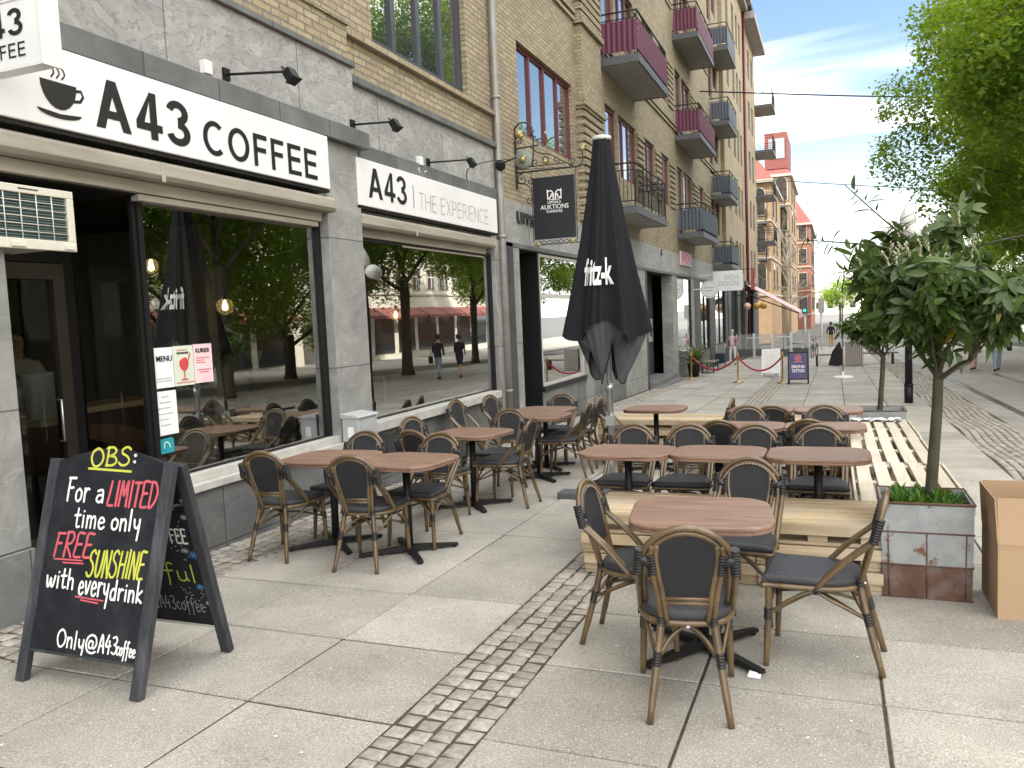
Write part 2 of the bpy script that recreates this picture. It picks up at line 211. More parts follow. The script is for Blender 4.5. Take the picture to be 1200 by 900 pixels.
def leaf_mat(name, c1, c2, rough=0.45, transl=0.35, spec=0.4):
    m = bpy.data.materials.new(name); m.use_nodes = True; nt = m.node_tree; N = nt.nodes.new; L = nt.links.new
    b = nt.nodes['Principled BSDF']; b.inputs['Roughness'].default_value = rough; b.inputs['Specular IOR Level'].default_value = spec
    ge = N('ShaderNodeNewGeometry'); cr = N('ShaderNodeMix'); cr.data_type = 'RGBA'; tcl = N('ShaderNodeTexCoord'); ncl = N('ShaderNodeTexNoise'); ncl.inputs['Scale'].default_value = 0.8 if 'street' in name or 'maple' in name else 3.0; ncl.inputs['Detail'].default_value = 2; L(tcl.outputs['Object'], ncl.inputs['Vector'])
    rcl = N('ShaderNodeMapRange'); rcl.inputs['From Min'].default_value = 0.35; rcl.inputs['From Max'].default_value = 0.65; L(ncl.outputs['Fac'], rcl.inputs[0]); fcl = N('ShaderNodeMix'); fcl.inputs['Factor'].default_value = 0.5; L(ge.outputs['Random Per Island'], fcl.inputs['A']); L(rcl.outputs[0], fcl.inputs['B']); L(fcl.outputs['Result'], cr.inputs['Factor']); cr.inputs['A'].default_value = _rgba(c1); cr.inputs['B'].default_value = _rgba(c2)
    L(cr.outputs['Result'], b.inputs['Base Color'])
    t = N('ShaderNodeBsdfTranslucent'); hs = N('ShaderNodeHueSaturation'); hs.inputs['Value'].default_value = 1.6; hs.inputs['Hue'].default_value = 0.485; hs.inputs['Saturation'].default_value = 1.1; L(cr.outputs['Result'], hs.inputs['Color']); L(hs.outputs[0], t.inputs['Color'])
    ms = N('ShaderNodeMixShader'); ms.inputs[0].default_value = transl; L(b.outputs[0], ms.inputs[1]); L(t.outputs[0], ms.inputs[2]); L(ms.outputs[0], nt.nodes['Material Output'].inputs['Surface'])
    MATS[name] = m; return m

brick_mat('yellow_brick', (0.385, 0.325, 0.215), (0.285, 0.235, 0.15), (0.20, 0.18, 0.15))
brick_mat('pale_brick', (0.40, 0.325, 0.215), (0.33, 0.265, 0.17), (0.29, 0.25, 0.19))
brick_mat('orange_brick', (0.44, 0.29, 0.16), (0.37, 0.23, 0.12), (0.36, 0.29, 0.21))
brick_mat('red_brick', (0.34, 0.13, 0.08), (0.28, 0.10, 0.06), (0.28, 0.2, 0.16))
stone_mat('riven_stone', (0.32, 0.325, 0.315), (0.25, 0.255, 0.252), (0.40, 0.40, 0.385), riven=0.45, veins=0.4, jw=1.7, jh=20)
stone_mat('veined_stone', (0.26, 0.265, 0.255), (0.17, 0.175, 0.17), (0.38, 0.385, 0.37), jw=3.0, jh=1.35, riven=0.1, veins=0.22)
stone_mat('base_stone', (0.15, 0.155, 0.155), (0.10, 0.105, 0.11), (0.21, 0.215, 0.21), jw=0.9, jh=0.55, riven=0.1, veins=0.25)
stone_mat('ledge_stone', (0.12, 0.125, 0.125), (0.08, 0.085, 0.085), (0.17, 0.175, 0.17), jw=0.8, jh=5, riven=0.15, veins=0.06)
stone_mat('black_stone', (0.05, 0.055, 0.06), (0.03, 0.035, 0.04), (0.08, 0.085, 0.09), jw=0.8, jh=0.8, riven=0.05, veins=0.2)
concrete_mat('slab_concrete', (0.335, 0.318, 0.283), island=0.13)
concrete_mat('street_concrete', (0.30, 0.285, 0.26), island=0.10, sp=0.25)
mat('joint_dirt', (0.05, 0.044, 0.036), rough=0.95, var=0.4, scale=20, bump=0.4)
mat('asphalt', (0.10, 0.098, 0.094), rough=0.9, var=0.25, scale=40, bump=0.3, bscale=200)
mat('sett_granite', (0.30, 0.275, 0.24), rough=0.8, var=0.28, scale=30, island=0.22, bump=0.5, bscale=90)
mat('white_panel', (0.78, 0.79, 0.80), rough=0.3, var=0.04, scale=3, spec=0.5, col2=(0.66, 0.67, 0.68), c2scale=1.5, c2pos=(0.55, 0.9))
mat('letter_black', (0.018, 0.018, 0.02), rough=0.35, var=0.1)
mat('letter_grey', (0.36, 0.37, 0.38), rough=0.4, var=0.05)
mat('shutter_cream', (0.36, 0.335, 0.28), rough=0.55, var=0.12, scale=4, col2=(0.22, 0.2, 0.16), c2scale=3, c2pos=(0.5, 0.85), stretch=(1, 0.3, 2))
mat('sill_metal', (0.50, 0.49, 0.46), rough=0.45, var=0.1, metal=0.0, col2=(0.34, 0.33, 0.3), c2scale=4, c2pos=(0.5, 0.8))
mat('dark_metal', (0.018, 0.018, 0.02), rough=0.55, var=0.2, scale=12, spec=0.25)
mat('black_paint', (0.010, 0.010, 0.011), rough=0.5, var=0.2, spec=0.25)
mat('iron', (0.02, 0.02, 0.021), rough=0.55, var=0.3, scale=30, bump=0.2)
mat('navy_frame', (0.045, 0.05, 0.06), rough=0.4, var=0.1)
mat('red_frame', (0.115, 0.014, 0.022), rough=0.4, var=0.1)
mat('grey_green_frame', (0.17, 0.19, 0.17), rough=0.5, var=0.1)
mat('door_brown', (0.03, 0.024, 0.019), rough=0.35, var=0.2)
mat('zinc_pipe', (0.29, 0.28, 0.265), rough=0.5, metal=0.3, var=0.18, scale=5, col2=(0.18, 0.15, 0.12), c2scale=2.5, c2pos=(0.5, 0.8))
mat('burgundy_sheet', (0.098, 0.017, 0.046), rough=0.55, var=0.12, scale=3)
mat('balcony_grey', (0.085, 0.09, 0.10), rough=0.6, var=0.12)
mat('balcony_soffit', (0.30, 0.29, 0.275), rough=0.8, var=0.1, scale=3)
mat('balcony_slate', (0.06, 0.075, 0.10), rough=0.5, var=0.12)
mat('bamboo', (0.118, 0.079, 0.038), rough=0.3, var=0.38, scale=9, stretch=(1, 1, 0.35), spec=0.5, col2=(0.048, 0.024, 0.010), c2scale=7, c2pos=(0.5, 0.72), coat=0.25)
mat('chair_mesh', (0.014, 0.0155, 0.020), rough=0.55, var=0.55, scale=170, bump=0.6, bscale=300, alpha=0.90, detail=2)
mat('chair_seat', (0.030, 0.032, 0.040), rough=0.42, var=0.35, scale=140, bump=0.45, bscale=300, col2=(0.05, 0.05, 0.056), c2scale=7, c2pos=(0.5, 0.8))
mat('lashing_black', (0.014, 0.014, 0.016), rough=0.45, var=0.3, scale=50)
mat('lacing_pale', (0.42, 0.41, 0.39), rough=0.6, var=0.2)
wood_mat('table_wood', (0.125, 0.072, 0.050), (0.30, 0.192, 0.14), rough=0.5, axis=0, scale=26, spec=0.35, island=0.06)
wood_mat('pallet_wood', (0.30, 0.225, 0.135), (0.52, 0.415, 0.28), rough=0.8, axis=0, scale=20, spec=0.2, island=0.24, grey=(0.42, 0.37, 0.29))
wood_mat('pallet_wood_long', (0.47, 0.41, 0.32), (0.66, 0.60, 0.50), rough=0.8, axis=1, scale=16, spec=0.2, island=0.16, grey=(0.50, 0.47, 0.41))
mat('umbrella_cloth', (0.014, 0.015, 0.019), rough=0.9, var=0.15, scale=20, bump=0.3, bscale=300, spec=0.2)
mat('umbrella_lining', (0.075, 0.078, 0.088), rough=0.9, var=0.12, scale=12)
mat('alu', (0.52, 0.53, 0.55), rough=0.32, metal=0.85, var=0.08)
mat('white_print', (0.78, 0.78, 0.78), rough=0.6, var=0.05)
mat('chalkboard', (0.012, 0.0135, 0.018), rough=0.75, var=0.3, scale=7, col2=(0.035, 0.037, 0.042), c2scale=5, c2pos=(0.48, 0.8), spec=0.25)
mat('board_frame', (0.028, 0.031, 0.038), rough=0.7, var=0.35, scale=25, stretch=(1, 1, 0.1), col2=(0.085, 0.09, 0.1), c2scale=10, c2pos=(0.5, 0.75), bump=0.3)
mat('chalk_white', (0.82, 0.83, 0.80), rough=0.85, var=0.1, scale=60)
mat('chalk_yellow', (0.52, 0.54, 0.07), rough=0.85, var=0.12, scale=60)
mat('chalk_red', (0.56, 0.10, 0.13), rough=0.85, var=0.12, scale=60)
mat('chalk_blue', (0.06, 0.20, 0.40), rough=0.85, var=0.12, scale=60)
mat('galvanised', (0.29, 0.31, 0.315), rough=0.5, metal=0.2, var=0.16, scale=8, col2=(0.15, 0.065, 0.03), c2scale=6.5, c2pos=(0.56, 0.62))
mat('rusty_steel', (0.105, 0.056, 0.038), rough=0.85, var=0.35, scale=9, bump=0.4, col2=(0.16, 0.15, 0.15), c2scale=4, c2pos=(0.52, 0.72))
mat('soil', (0.035, 0.026, 0.018), rough=0.95, var=0.4, scale=30, bump=0.8)
mat('cardboard', (0.40, 0.275, 0.17), rough=0.8, var=0.05, scale=3)
mat('tape', (0.42, 0.26, 0.14), rough=0.3, var=0.05)
mat('bark_laurel', (0.06, 0.055, 0.033), rough=0.85, var=0.35, scale=20, bump=0.6, bscale=60, stretch=(1, 1, 0.3))
mat('bark', (0.07, 0.055, 0.042), rough=0.9, var=0.35, scale=8, bump=0.8, bscale=25, stretch=(1, 1, 0.3))
leaf_mat('laurel_leaf', (0.026, 0.058, 0.013), (0.095, 0.15, 0.036), rough=0.36, transl=0.32, spec=0.4)
leaf_mat('laurel_yellow', (0.22, 0.24, 0.03), (0.30, 0.22, 0.03), rough=0.4, transl=0.3)
leaf_mat('laurel_flower', (0.50, 0.47, 0.34), (0.62, 0.59, 0.45), rough=0.8, transl=0.2)
leaf_mat('street_leaf', (0.10, 0.19, 0.024), (0.22, 0.32, 0.045), rough=0.5, transl=0.5)
leaf_mat('maple_leaf', (0.15, 0.25, 0.03), (0.27, 0.37, 0.06), rough=0.5, transl=0.45)
leaf_mat('pot_leaf', (0.05, 0.14, 0.02), (0.10, 0.2, 0.035), rough=0.4, transl=0.3)
leaf_mat('palm_leaf', (0.05, 0.10, 0.02), (0.12, 0.15, 0.03), rough=0.45, transl=0.3)
mat('interior_wall', (0.30, 0.31, 0.29), rough=0.9, var=0.1)
mat('interior_dark', (0.03, 0.03, 0.03), rough=0.8, var=0.2)
mat('interior_floor', (0.17, 0.155, 0.14), rough=0.6, var=0.2)
wood_mat('counter_top', (0.42, 0.32, 0.20), (0.55, 0.44, 0.30), rough=0.5, axis=1)
mat('counter_front', (0.07, 0.045, 0.035), rough=0.6, var=0.2)
mat('bulb_glow', (1, 0.7, 0.35), rough=0.4, emit=(1.0, 0.62, 0.22, 9.0))
mat('frosted_globe', (0.74, 0.74, 0.71), rough=0.3, var=0.03, spec=0.5)
mat('clear_globe', (0.5, 0.52, 0.52), rough=0.1, var=0.02, alpha=0.30)
mat('paper', (0.80, 0.83, 0.83), rough=0.7, var=0.02)
mat('paper_green', (0.62, 0.68, 0.58), rough=0.7, var=0.04)
mat('paper_pink', (0.80, 0.58, 0.62), rough=0.7, var=0.1, scale=3)
mat('print_red', (0.60, 0.06, 0.07), rough=0.6)
mat('sticker_teal', (0.02, 0.30, 0.36), rough=0.4)
mat('cabinet_grey', (0.40, 0.42, 0.43), rough=0.5, var=0.08, scale=5, col2=(0.28, 0.29, 0.29), c2scale=5, c2pos=(0.55, 0.8))
mat('ac_cream', (0.62, 0.60, 0.52), rough=0.5, var=0.06)
mat('ac_fin', (0.10, 0.15, 0.15), rough=0.5, var=0.1)
mat('plastic_white', (0.72, 0.72, 0.70), rough=0.5, var=0.04)
mat('sign_black', (0.010, 0.011, 0.015), rough=0.42, var=0.1)
mat('gilt', (0.36, 0.29, 0.13), rough=0.4, metal=0.5, var=0.2)
mat('verdigris', (0.20, 0.23, 0.20), rough=0.7, var=0.3)
mat('brass', (0.42, 0.28, 0.09), rough=0.3, metal=0.8, var=0.1)
mat('rope_red', (0.32, 0.02, 0.045), rough=0.7, var=0.1)
mat('sign_purple', (0.035, 0.028, 0.13), rough=0.4, var=0.08)
mat('sign_orange', (0.62, 0.13, 0.10), rough=0.5)
mat('neon_pink', (0.75, 0.10, 0.30), rough=0.5, var=0.1)
mat('awning_red', (0.38, 0.09, 0.10), rough=0.8, var=0.06)
mat('awning_faded', (0.20, 0.06, 0.05), rough=0.8, var=0.1)
mat('awning_white', (0.72, 0.68, 0.66), rough=0.8, var=0.05)
mat('globe_peach', (0.62, 0.42, 0.33), rough=0.4, var=0.04)
mat('globe_amber', (0.48, 0.26, 0.06), rough=0.4, var=0.04)
mat('render_pale', (0.62, 0.58, 0.50), rough=0.85, var=0.07, scale=1.5)
mat('roof_red', (0.19, 0.06, 0.05), rough=0.8, var=0.12)
mat('stone_trim', (0.44, 0.40, 0.33), rough=0.85, var=0.1)
mat('car_red', (0.42, 0.015, 0.02), rough=0.25, coat=0.8, var=0.02)
mat('car_dark', (0.03, 0.035, 0.045), rough=0.25, coat=0.8, var=0.02)
mat('car_glass', (0.015, 0.018, 0.02), rough=0.05, var=0.02)
mat('tyre', (0.015, 0.015, 0.016), rough=0.8, var=0.2)
mat('rim', (0.45, 0.46, 0.47), rough=0.3, metal=0.8, var=0.05)
mat('skin', (0.50, 0.30, 0.21), rough=0.55, var=0.06)
mat('hair_grey', (0.45, 0.43, 0.40), rough=0.7, var=0.15)
mat('hair_dark', (0.03, 0.02, 0.015), rough=0.6, var=0.2)
mat('cloth_pink', (0.46, 0.22, 0.27), rough=0.9, var=0.12)
mat('cloth_white', (0.66, 0.65, 0.63), rough=0.9, var=0.06)
mat('cloth_navy', (0.022, 0.03, 0.06), rough=0.9, var=0.15)
mat('cloth_black', (0.016, 0.016, 0.018), rough=0.9, var=0.15)
mat('denim', (0.24, 0.30, 0.38), rough=0.9, var=0.15, scale=10)
mat('shoe_dark', (0.02, 0.018, 0.017), rough=0.6)
mat('rail_steel', (0.20, 0.19, 0.18), rough=0.35, metal=0.8, var=0.1)
mat('traffic_green', (0.02, 0.4, 0.28), rough=0.5, emit=(0.02, 0.8, 0.5, 1.0))
mat('bin_steel', (0.33, 0.30, 0.27), rough=0.5, metal=0.2, var=0.2, stretch=(14, 14, 0.3))
mat('weathered_plank', (0.16, 0.13, 0.10), rough=0.8, var=0.2)
mat('white_box', (0.62, 0.62, 0.58), rough=0.5, var=0.05)
mat('wicker', (0.17, 0.085, 0.045), rough=0.6, var=0.3, scale=60, bump=0.4, bscale=200)
glass('shop_glass', tint=(0.80, 0.85, 0.82), boost=2.2, base=0.33)
glass('door_glass', tint=(0.80, 0.85, 0.82), boost=1.0, base=0.0)
glass('upper_glass', boost=2.0, base=0.16, dark=(0.02, 0.023, 0.03))
glass('blue_grey_glass', boost=2.0, base=0.10, dark=(0.03, 0.035, 0.045))  # dark blue-grey colour behind a weaker mirror than upper_glass

# ---------------------------------------------------------------- mesh helpers
class MB:
    def __init__(s): s.v = []; s.f = []; s.sm = []; s.mi = []; s.cur = 0
    def add(s, vs, fs, smooth=False):
        o = len(s.v); s.v.extend([tuple(p) for p in vs])
        for f in fs: s.f.append(tuple(i+o for i in f)); s.sm.append(smooth); s.mi.append(s.cur)
        return s
    def box(s, x0, x1, y0, y1, z0, z1, M=None):
        if x0 > x1: x0, x1 = x1, x0
        if y0 > y1: y0, y1 = y1, y0
        if z0 > z1: z0, z1 = z1, z0
        vs = [(x0, y0, z0), (x1, y0, z0), (x1, y1, z0), (x0, y1, z0), (x0, y0, z1), (x1, y0, z1), (x1, y1, z1), (x0, y1, z1)]
        if M is not None: vs = [M @ Vector(p) for p in vs]
        return s.add(vs, [(0, 3, 2, 1), (4, 5, 6, 7), (0, 1, 5, 4), (1, 2, 6, 5), (2, 3, 7, 6), (3, 0, 4, 7)])
    def prism(s, poly, h0, h1, M=None, smooth=False):
        n = len(poly); vs = [(p[0], p[1], h0) for p in poly]+[(p[0], p[1], h1) for p in poly]
        if M is not None: vs = [M @ Vector(p) for p in vs]
        s.add(vs, [tuple(range(n-1, -1, -1)), tuple(range(n, 2*n))])
        o = len(s.v)-2*n
        for i in range(n):
            j = (i+1) % n; s.f.append((o+i, o+j, o+n+j, o+n+i)); s.sm.append(smooth); s.mi.append(s.cur)
        return s
    def tube(s, pts, r, n=8, closed=False, caps=True, smooth=True, sq=None):
        pts = [Vector(p) for p in pts]; k = len(pts)
        rs = r if isinstance(r, (list, tuple)) else [r]*k
        rings = []; nrm = None
        for i, p in enumerate(pts):
            if closed: t = (pts[(i+1) % k]-pts[i-1])
            else: t = pts[min(i+1, k-1)]-pts[max(i-1, 0)]
            if t.length < 1e-9: t = Vector((0, 0, 1))
            t.normalize()
            if nrm is None:
                a = Vector((0, 0, 1)) if abs(t.z) < 0.9 else Vector((1, 0, 0)); nrm = (a-t*a.dot(t)).normalized()
            else:
                nrm = nrm-t*nrm.dot(t)
                nrm = nrm.normalized() if nrm.length > 1e-6 else t.orthogonal().normalized()
            bn = t.cross(nrm)
            rings.append([p+(nrm*math.cos(2*math.pi*j/n)+bn*math.sin(2*math.pi*j/n))*rs[i] for j in range(n)])
        o = len(s.v); s.v.extend([tuple(q) for rg in rings for q in rg])
        m = k if closed else k-1
        for i in range(m):
            a = o+i*n; b = o+((i+1) % k)*n
            for j in range(n):
                j2 = (j+1) % n; s.f.append((a+j, a+j2, b+j2, b+j)); s.sm.append(smooth); s.mi.append(s.cur)
        if caps and not closed:
            s.f.append(tuple(o+j for j in range(n-1, -1, -1))); s.sm.append(False); s.mi.append(s.cur)
            s.f.append(tuple(o+(k-1)*n+j for j in range(n))); s.sm.append(False); s.mi.append(s.cur)
        return s
    def lathe(s, prof, c=(0, 0, 0), n=16, smooth=True, caps=True):
        o = len(s.v)
        for r, z in prof:
            for j in range(n):
                a = 2*math.pi*j/n; s.v.append((c[0]+r*math.cos(a), c[1]+r*math.sin(a), c[2]+z))
        for i in range(len(prof)-1):
            for j in range(n):
                j2 = (j+1) % n; s.f.append((o+i*n+j, o+i*n+j2, o+(i+1)*n+j2, o+(i+1)*n+j)); s.sm.append(smooth); s.mi.append(s.cur)
        if caps:
            s.f.append(tuple(o+j for j in range(n-1, -1, -1))); s.sm.append(False); s.mi.append(s.cur)
            q = o+(len(prof)-1)*n; s.f.append(tuple(q+j for j in range(n))); s.sm.append(False); s.mi.append(s.cur)
        return s
    def sphere(s, c, r, n=16, m=10, sz=1.0):
        return s.lathe([(max(1e-4, r*math.sin(math.pi*i/m)), -r*sz*math.cos(math.pi*i/m)) for i in range(m+1)], c, n, caps=False)
    def quad(s, a, b, c, d): return s.add([a, b, c, d], [(0, 1, 2, 3)])
    def build(s, name, m, parent=None, world=True, bevel=0.0, seg=2, uv=False):
        me = bpy.data.meshes.new(name); me.from_pydata(s.v, [], s.f); me.update()
        me.polygons.foreach_set('use_smooth', s.sm)
        for k in (m if isinstance(m, (list, tuple)) else [m]): me.materials.append(MATS[k] if isinstance(k, str) else k)
        if any(s.mi): me.polygons.foreach_set('material_index', s.mi)
        if uv:
            ul = me.uv_layers.new(name='UVMap')
            for p in me.polygons:
                n = p.normal; ax, ay, az = abs(n.x), abs(n.y), abs(n.z)
                for li in p.loop_indices:
                    c = me.vertices[me.loops[li].vertex_index].co
                    ul.data[li].uv = (c.y, c.z) if (ax >= ay and ax >= az) else ((c.x, c.z) if ay >= az else (c.x, c.y))
        o = bpy.data.objects.new(name, me); COL.objects.link(o)
        if parent is not None:
            o.parent = parent
            if world:
                q = parent; off = Vector((0, 0, 0))
                while q is not None: off += q.location; q = q.parent
                o.location = -off
        if bevel:
            b = o.modifiers.new('bevel', 'BEVEL'); b.width = bevel; b.segments = seg; b.limit_method = 'ANGLE'; b.angle_limit = R_(40); b.harden_normals = False
        return o

def tag(o, label=None, cat=None, group=None, kind=None):
    if label: o['label'] = label
    if cat: o['category'] = cat
    if group: o['group'] = group
    if kind: o['kind'] = kind
    return o
def thing(name, label, cat, loc=(0, 0, 0), rz=0.0, group=None):
    o = bpy.data.objects.new(name, None); COL.objects.link(o); o.location = loc; o.rotation_euler = (0, 0, rz); o.empty_display_size = 0.2
    return tag(o, label, cat, group)
def copy_tree(o, parent=None):
    c = o.copy(); COL.objects.link(c)
    if parent is not None: c.parent = parent
    for ch in list(o.children): copy_tree(ch, c)
    return c
def each(name, m, parent, boxes, **kw):
    for b in boxes: q = MB(); q.box(*b); q.build(name, m, parent, **kw)
def structure(o): o['kind'] = 'structure'; return o

def spline(P, n=8, closed=False):
    P = [Vector(p) for p in P]; k = len(P); out = []
    rng = range(k) if closed else range(k-1)
    for i in rng:
        p1 = P[i]; p2 = P[(i+1) % k]
        p0 = P[i-1] if (closed or i > 0) else p1*2-p2
        p3 = P[(i+2) % k] if (closed or i+2 < k) else p2*2-p1
        for j in range(n):
            t = j/n; out.append(0.5*((2*p1)+(p2-p0)*t+(2*p0-5*p1+4*p2-p3)*t*t+(3*p1-p0-3*p2+p3)*t**3))
    if not closed: out.append(P[-1])
    return out
def rrect(w, d, r, n=6, cx=0, cy=0):
    out = []
    for sx, sy, a0 in ((1, 1, 0), (-1, 1, 90), (-1, -1, 180), (1, -1, 270)):
        for i in range(n+1):
            a = R_(a0+90*i/n); out.append((cx+sx*(w/2-r)+r*math.cos(a), cy+sy*(d/2-r)+r*math.sin(a)))
    return out
def frame(o, xd, yd):
    xd = Vector(xd).normalized(); yd = Vector(yd); yd = (yd-xd*yd.dot(xd)).normalized(); zd = xd.cross(yd); o = Vector(o)
    return Matrix(((xd.x, yd.x, zd.x, o.x), (xd.y, yd.y, zd.y, o.y), (xd.z, yd.z, zd.z, o.z), (0, 0, 0, 1)))
WALLX = lambda X, y, z: frame((X, y, z), (0, 1, 0), (0, 0, 1))      # reads along +Y, faces +X
def text(s, M, x0, x1, z0, z1, m, parent, name='lettering', bold=0.0, depth=0.004, fn=None, shear=0.0, world=True):
    """text fitted into the rectangle x0..x1, z0..z1 of the plane M"""
    cu = bpy.data.curves.new(name, 'FONT'); cu.body = s; cu.offset = bold; cu.extrude = depth/2; cu.shear = shear; cu.resolution_u = 4
    o = bpy.data.objects.new(name, cu); COL.objects.link(o); dg = bpy.context.evaluated_depsgraph_get(); dg.update()
    me = bpy.data.meshes.new_from_object(o.evaluated_get(dg)); bpy.data.objects.remove(o); bpy.data.curves.remove(cu)
    me.name = name; vs = [v.co.copy() for v in me.vertices]
    a = min(v.x for v in vs); b = max(v.x for v in vs); c = min(v.y for v in vs); d = max(v.y for v in vs)
    for v in me.vertices:
        p = Vector((x0+(v.co.x-a)/(b-a)*(x1-x0), z0+(v.co.y-c)/(d-c)*(z1-z0), v.co.z+depth/2+0.0015))
        v.co = fn(p) if fn else M @ p
    me.materials.clear(); me.materials.append(MATS[m]); ob = bpy.data.objects.new(name, me); COL.objects.link(ob)
    if parent is not None:
        ob.parent = parent; q = parent; off = Vector((0, 0, 0))
        while q is not None: off += q.location; q = q.parent
        if world: ob.location = -off
    return ob
def ribbon(mb, pts, w, M, lift=0.002):
    """a brush or chalk stroke of constant width with round ends"""
    P = [Vector((p[0], p[1])) for p in pts]; k = len(P)
    if k < 2: return
    Lf = []; Rt = []
    for i in range(k):
        t = P[min(i+1, k-1)]-P[max(i-1, 0)]
        if t.length < 1e-9: t = Vector((1, 0))
        t.normalize(); n = Vector((-t.y, t.x))*w/2; Lf.append(P[i]+n); Rt.append(P[i]-n)
    for i in range(k-1): mb.add([M @ Vector((q.x, q.y, lift)) for q in (Rt[i], Rt[i+1], Lf[i+1], Lf[i])], [(0, 1, 2, 3)])
    for c in (P[0], P[-1]):
        mb.add([M @ Vector((c.x+w/2*math.cos(a*math.pi/4), c.y+w/2*math.sin(a*math.pi/4), lift+0.0003)) for a in range(8)], [tuple(range(8))])

# ---------------------------------------------------------------- ground, paving, street
def strip_sheet(name, x0, x1, dz, m, ys=(-300, -20, 62, 1500), kind='structure'):
    mb = MB()
    for a, b in zip(ys[:-1], ys[1:]): mb.quad((x0, a, gz(a)+dz), (x1, a, gz(a)+dz), (x1, b, gz(b)+dz), (x0, b, gz(b)+dz))
    o = mb.build(name, m); o['kind'] = kind; return o
strip_sheet('ground', -900, 900, -0.06, 'asphalt')
strip_sheet('pavement_ground', -17.0, 13.0, -0.0078, 'joint_dirt', (-20, 62))
strip_sheet('opposite_pavement', 13.0, 26.0, 0.0, 'street_concrete', (-20, 62, 110))
def slab(mb, x0, x1, y0, y1, g=0.006, ch=0.004):
    d = rnd.uniform(-0.0018, 0.0018); tx = rnd.uniform(-0.001, 0.001)
    x0 += g+rnd.uniform(0, .002); x1 -= g+rnd.uniform(0, .002); y0 += g+rnd.uniform(0, .002); y1 -= g+rnd.uniform(0, .002)
    P = [(x0, y0), (x1, y0), (x1, y1), (x0, y1)]; Q = [(x0+ch, y0+ch), (x1-ch, y0+ch), (x1-ch, y1-ch), (x0+ch, y1-ch)]
    vs = [(x, y, gz(y)-0.025) for x, y in P]+[(x, y, gz(y)-0.005+d) for x, y in P]+[(x, y, gz(y)+d+tx*i) for i, (x, y) in enumerate(Q)]
    fs = [(8, 9, 10, 11)]
    for i in range(4):
        j = (i+1) % 4; fs += [(i, j, 4+j, 4+i), (4+i, 4+j, 8+j, 8+i)]
    mb.add(vs, fs)
def paving():
    mb = MB(); rows = [3.84+0.82*k for k in range(-12, 72)]
    cols = [(-4.25, -3.49), (-3.49, -2.64), (-2.64, -1.845), (-1.415, -0.62), (-0.62, 0.19), (0.19, 0.99), (0.99, 1.75)]
    for a, b in zip(rows[:-1], rows[1:]):
        for c in cols: slab(mb, c[0], c[1], a, b)
    o = mb.build('pavement', 'slab_concrete'); structure(o)
    mb = MB(); y = -8.0
    scols = [(2.56, 2.98), (3.12, 4.42), (4.56, 5.9), (5.9, 6.98), (7.12, 8.42), (8.56, 9.6)]
    while y < 60:
        L = 1.64
        for i, c in enumerate(scols): slab(mb, c[0], c[1], y+(0.82 if i % 2 else 0), y+L+(0.82 if i % 2 else 0))
        y += L
    structure(mb.build('road', 'street_concrete'))
    mb = MB()
    for x in (3.05, 4.49, 7.05, 8.49):
        for a, b in ((-20, 62),):
            mb.quad((x-.055, a, gz(a)+.001), (x-.005, a, gz(a)+.001), (x-.005, b, gz(b)+.001), (x-.055, b, gz(b)+.001))
            mb.quad((x+.025, a, gz(a)-.002), (x+.055, a, gz(a)-.002), (x+.055, b, gz(b)-.002), (x+.025, b, gz(b)-.002))
    structure(mb.build('tram_track', 'rail_steel'))
    def cobble(mb, x, y, sx, sy):
        j = lambda k=.007: rnd.uniform(-k, k)
        h = rnd.uniform(-.004, .003); P = [(x-sx/2+j(), y-sy/2+j()), (x+sx/2+j(), y-sy/2+j()), (x+sx/2+j(), y+sy/2+j()), (x-sx/2+j(), y+sy/2+j())]
        cx = sum(p[0] for p in P)/4; cy = sum(p[1] for p in P)/4
        I = [(cx+(p[0]-cx)*.78, cy+(p[1]-cy)*.78) for p in P]
        vs = [(a, b, gz(b)-.028) for a, b in P]+[(a, b, gz(b)-.007+h) for a, b in P]+[(a, b, gz(b)+h+j(.0015)) for a, b in I]
        fs = [(8, 9, 10, 11)]
        for i in range(4): k = (i+1) % 4; fs += [(i, k, 4+k, 4+i), (4+i, 4+k, 8+k, 8+i)]
        mb.add(vs, fs, True)
    mb = MB(); w = 0.43/4
    for c in range(4):
        y = -3+rnd.uniform(0, .1)
        while y < 58:
            s = rnd.uniform(.088, .122); cobble(mb, -1.845+w*(c+.5), y+s/2, w-.012, s-.012); y += s
    w = 0.60/5
    for c in range(5):
        y = -3+rnd.uniform(0, .1)
        while y < 42:
            s = rnd.uniform(.10, .145); cobble(mb, -4.85+w*(c+.5), y+s/2, w-.013, s-.013); y += s
    w = 0.80/8
    for c in range(8):
        y = -2+rnd.uniform(0, .1)
        while y < 45:
            s = rnd.uniform(.09, .125); cobble(mb, 1.755+w*(c+.5)+.03*math.sin(y*1.9), y+s/2, w-.014, s-.014); y += s
    o = mb.build('cobbled_pavement', 'sett_granite'); structure(o)
paving()
pt = MB()                                                             # petals and crumbs blown over the slabs
for i in range(170):
    y = 2.2+14*rnd.random()**1.6; x = rnd.uniform(-4.2, 2.4); r = rnd.uniform(.003, .0065); a = rnd.uniform(0, 6.28); z = gz(y)+.004
    pt.add([(x+r*math.cos(a+k*1.57)*(1 if k % 2 else 1.6), y+r*math.sin(a+k*1.57)*(1 if k % 2 else 1.6), z+rnd.uniform(0, .003)) for k in range(4)], [(0, 1, 2, 3)])
tag(pt.build('fallen_petals', 'paper'), 'pale petals and crumbs scattered over the paving slabs', 'litter', kind='stuff')

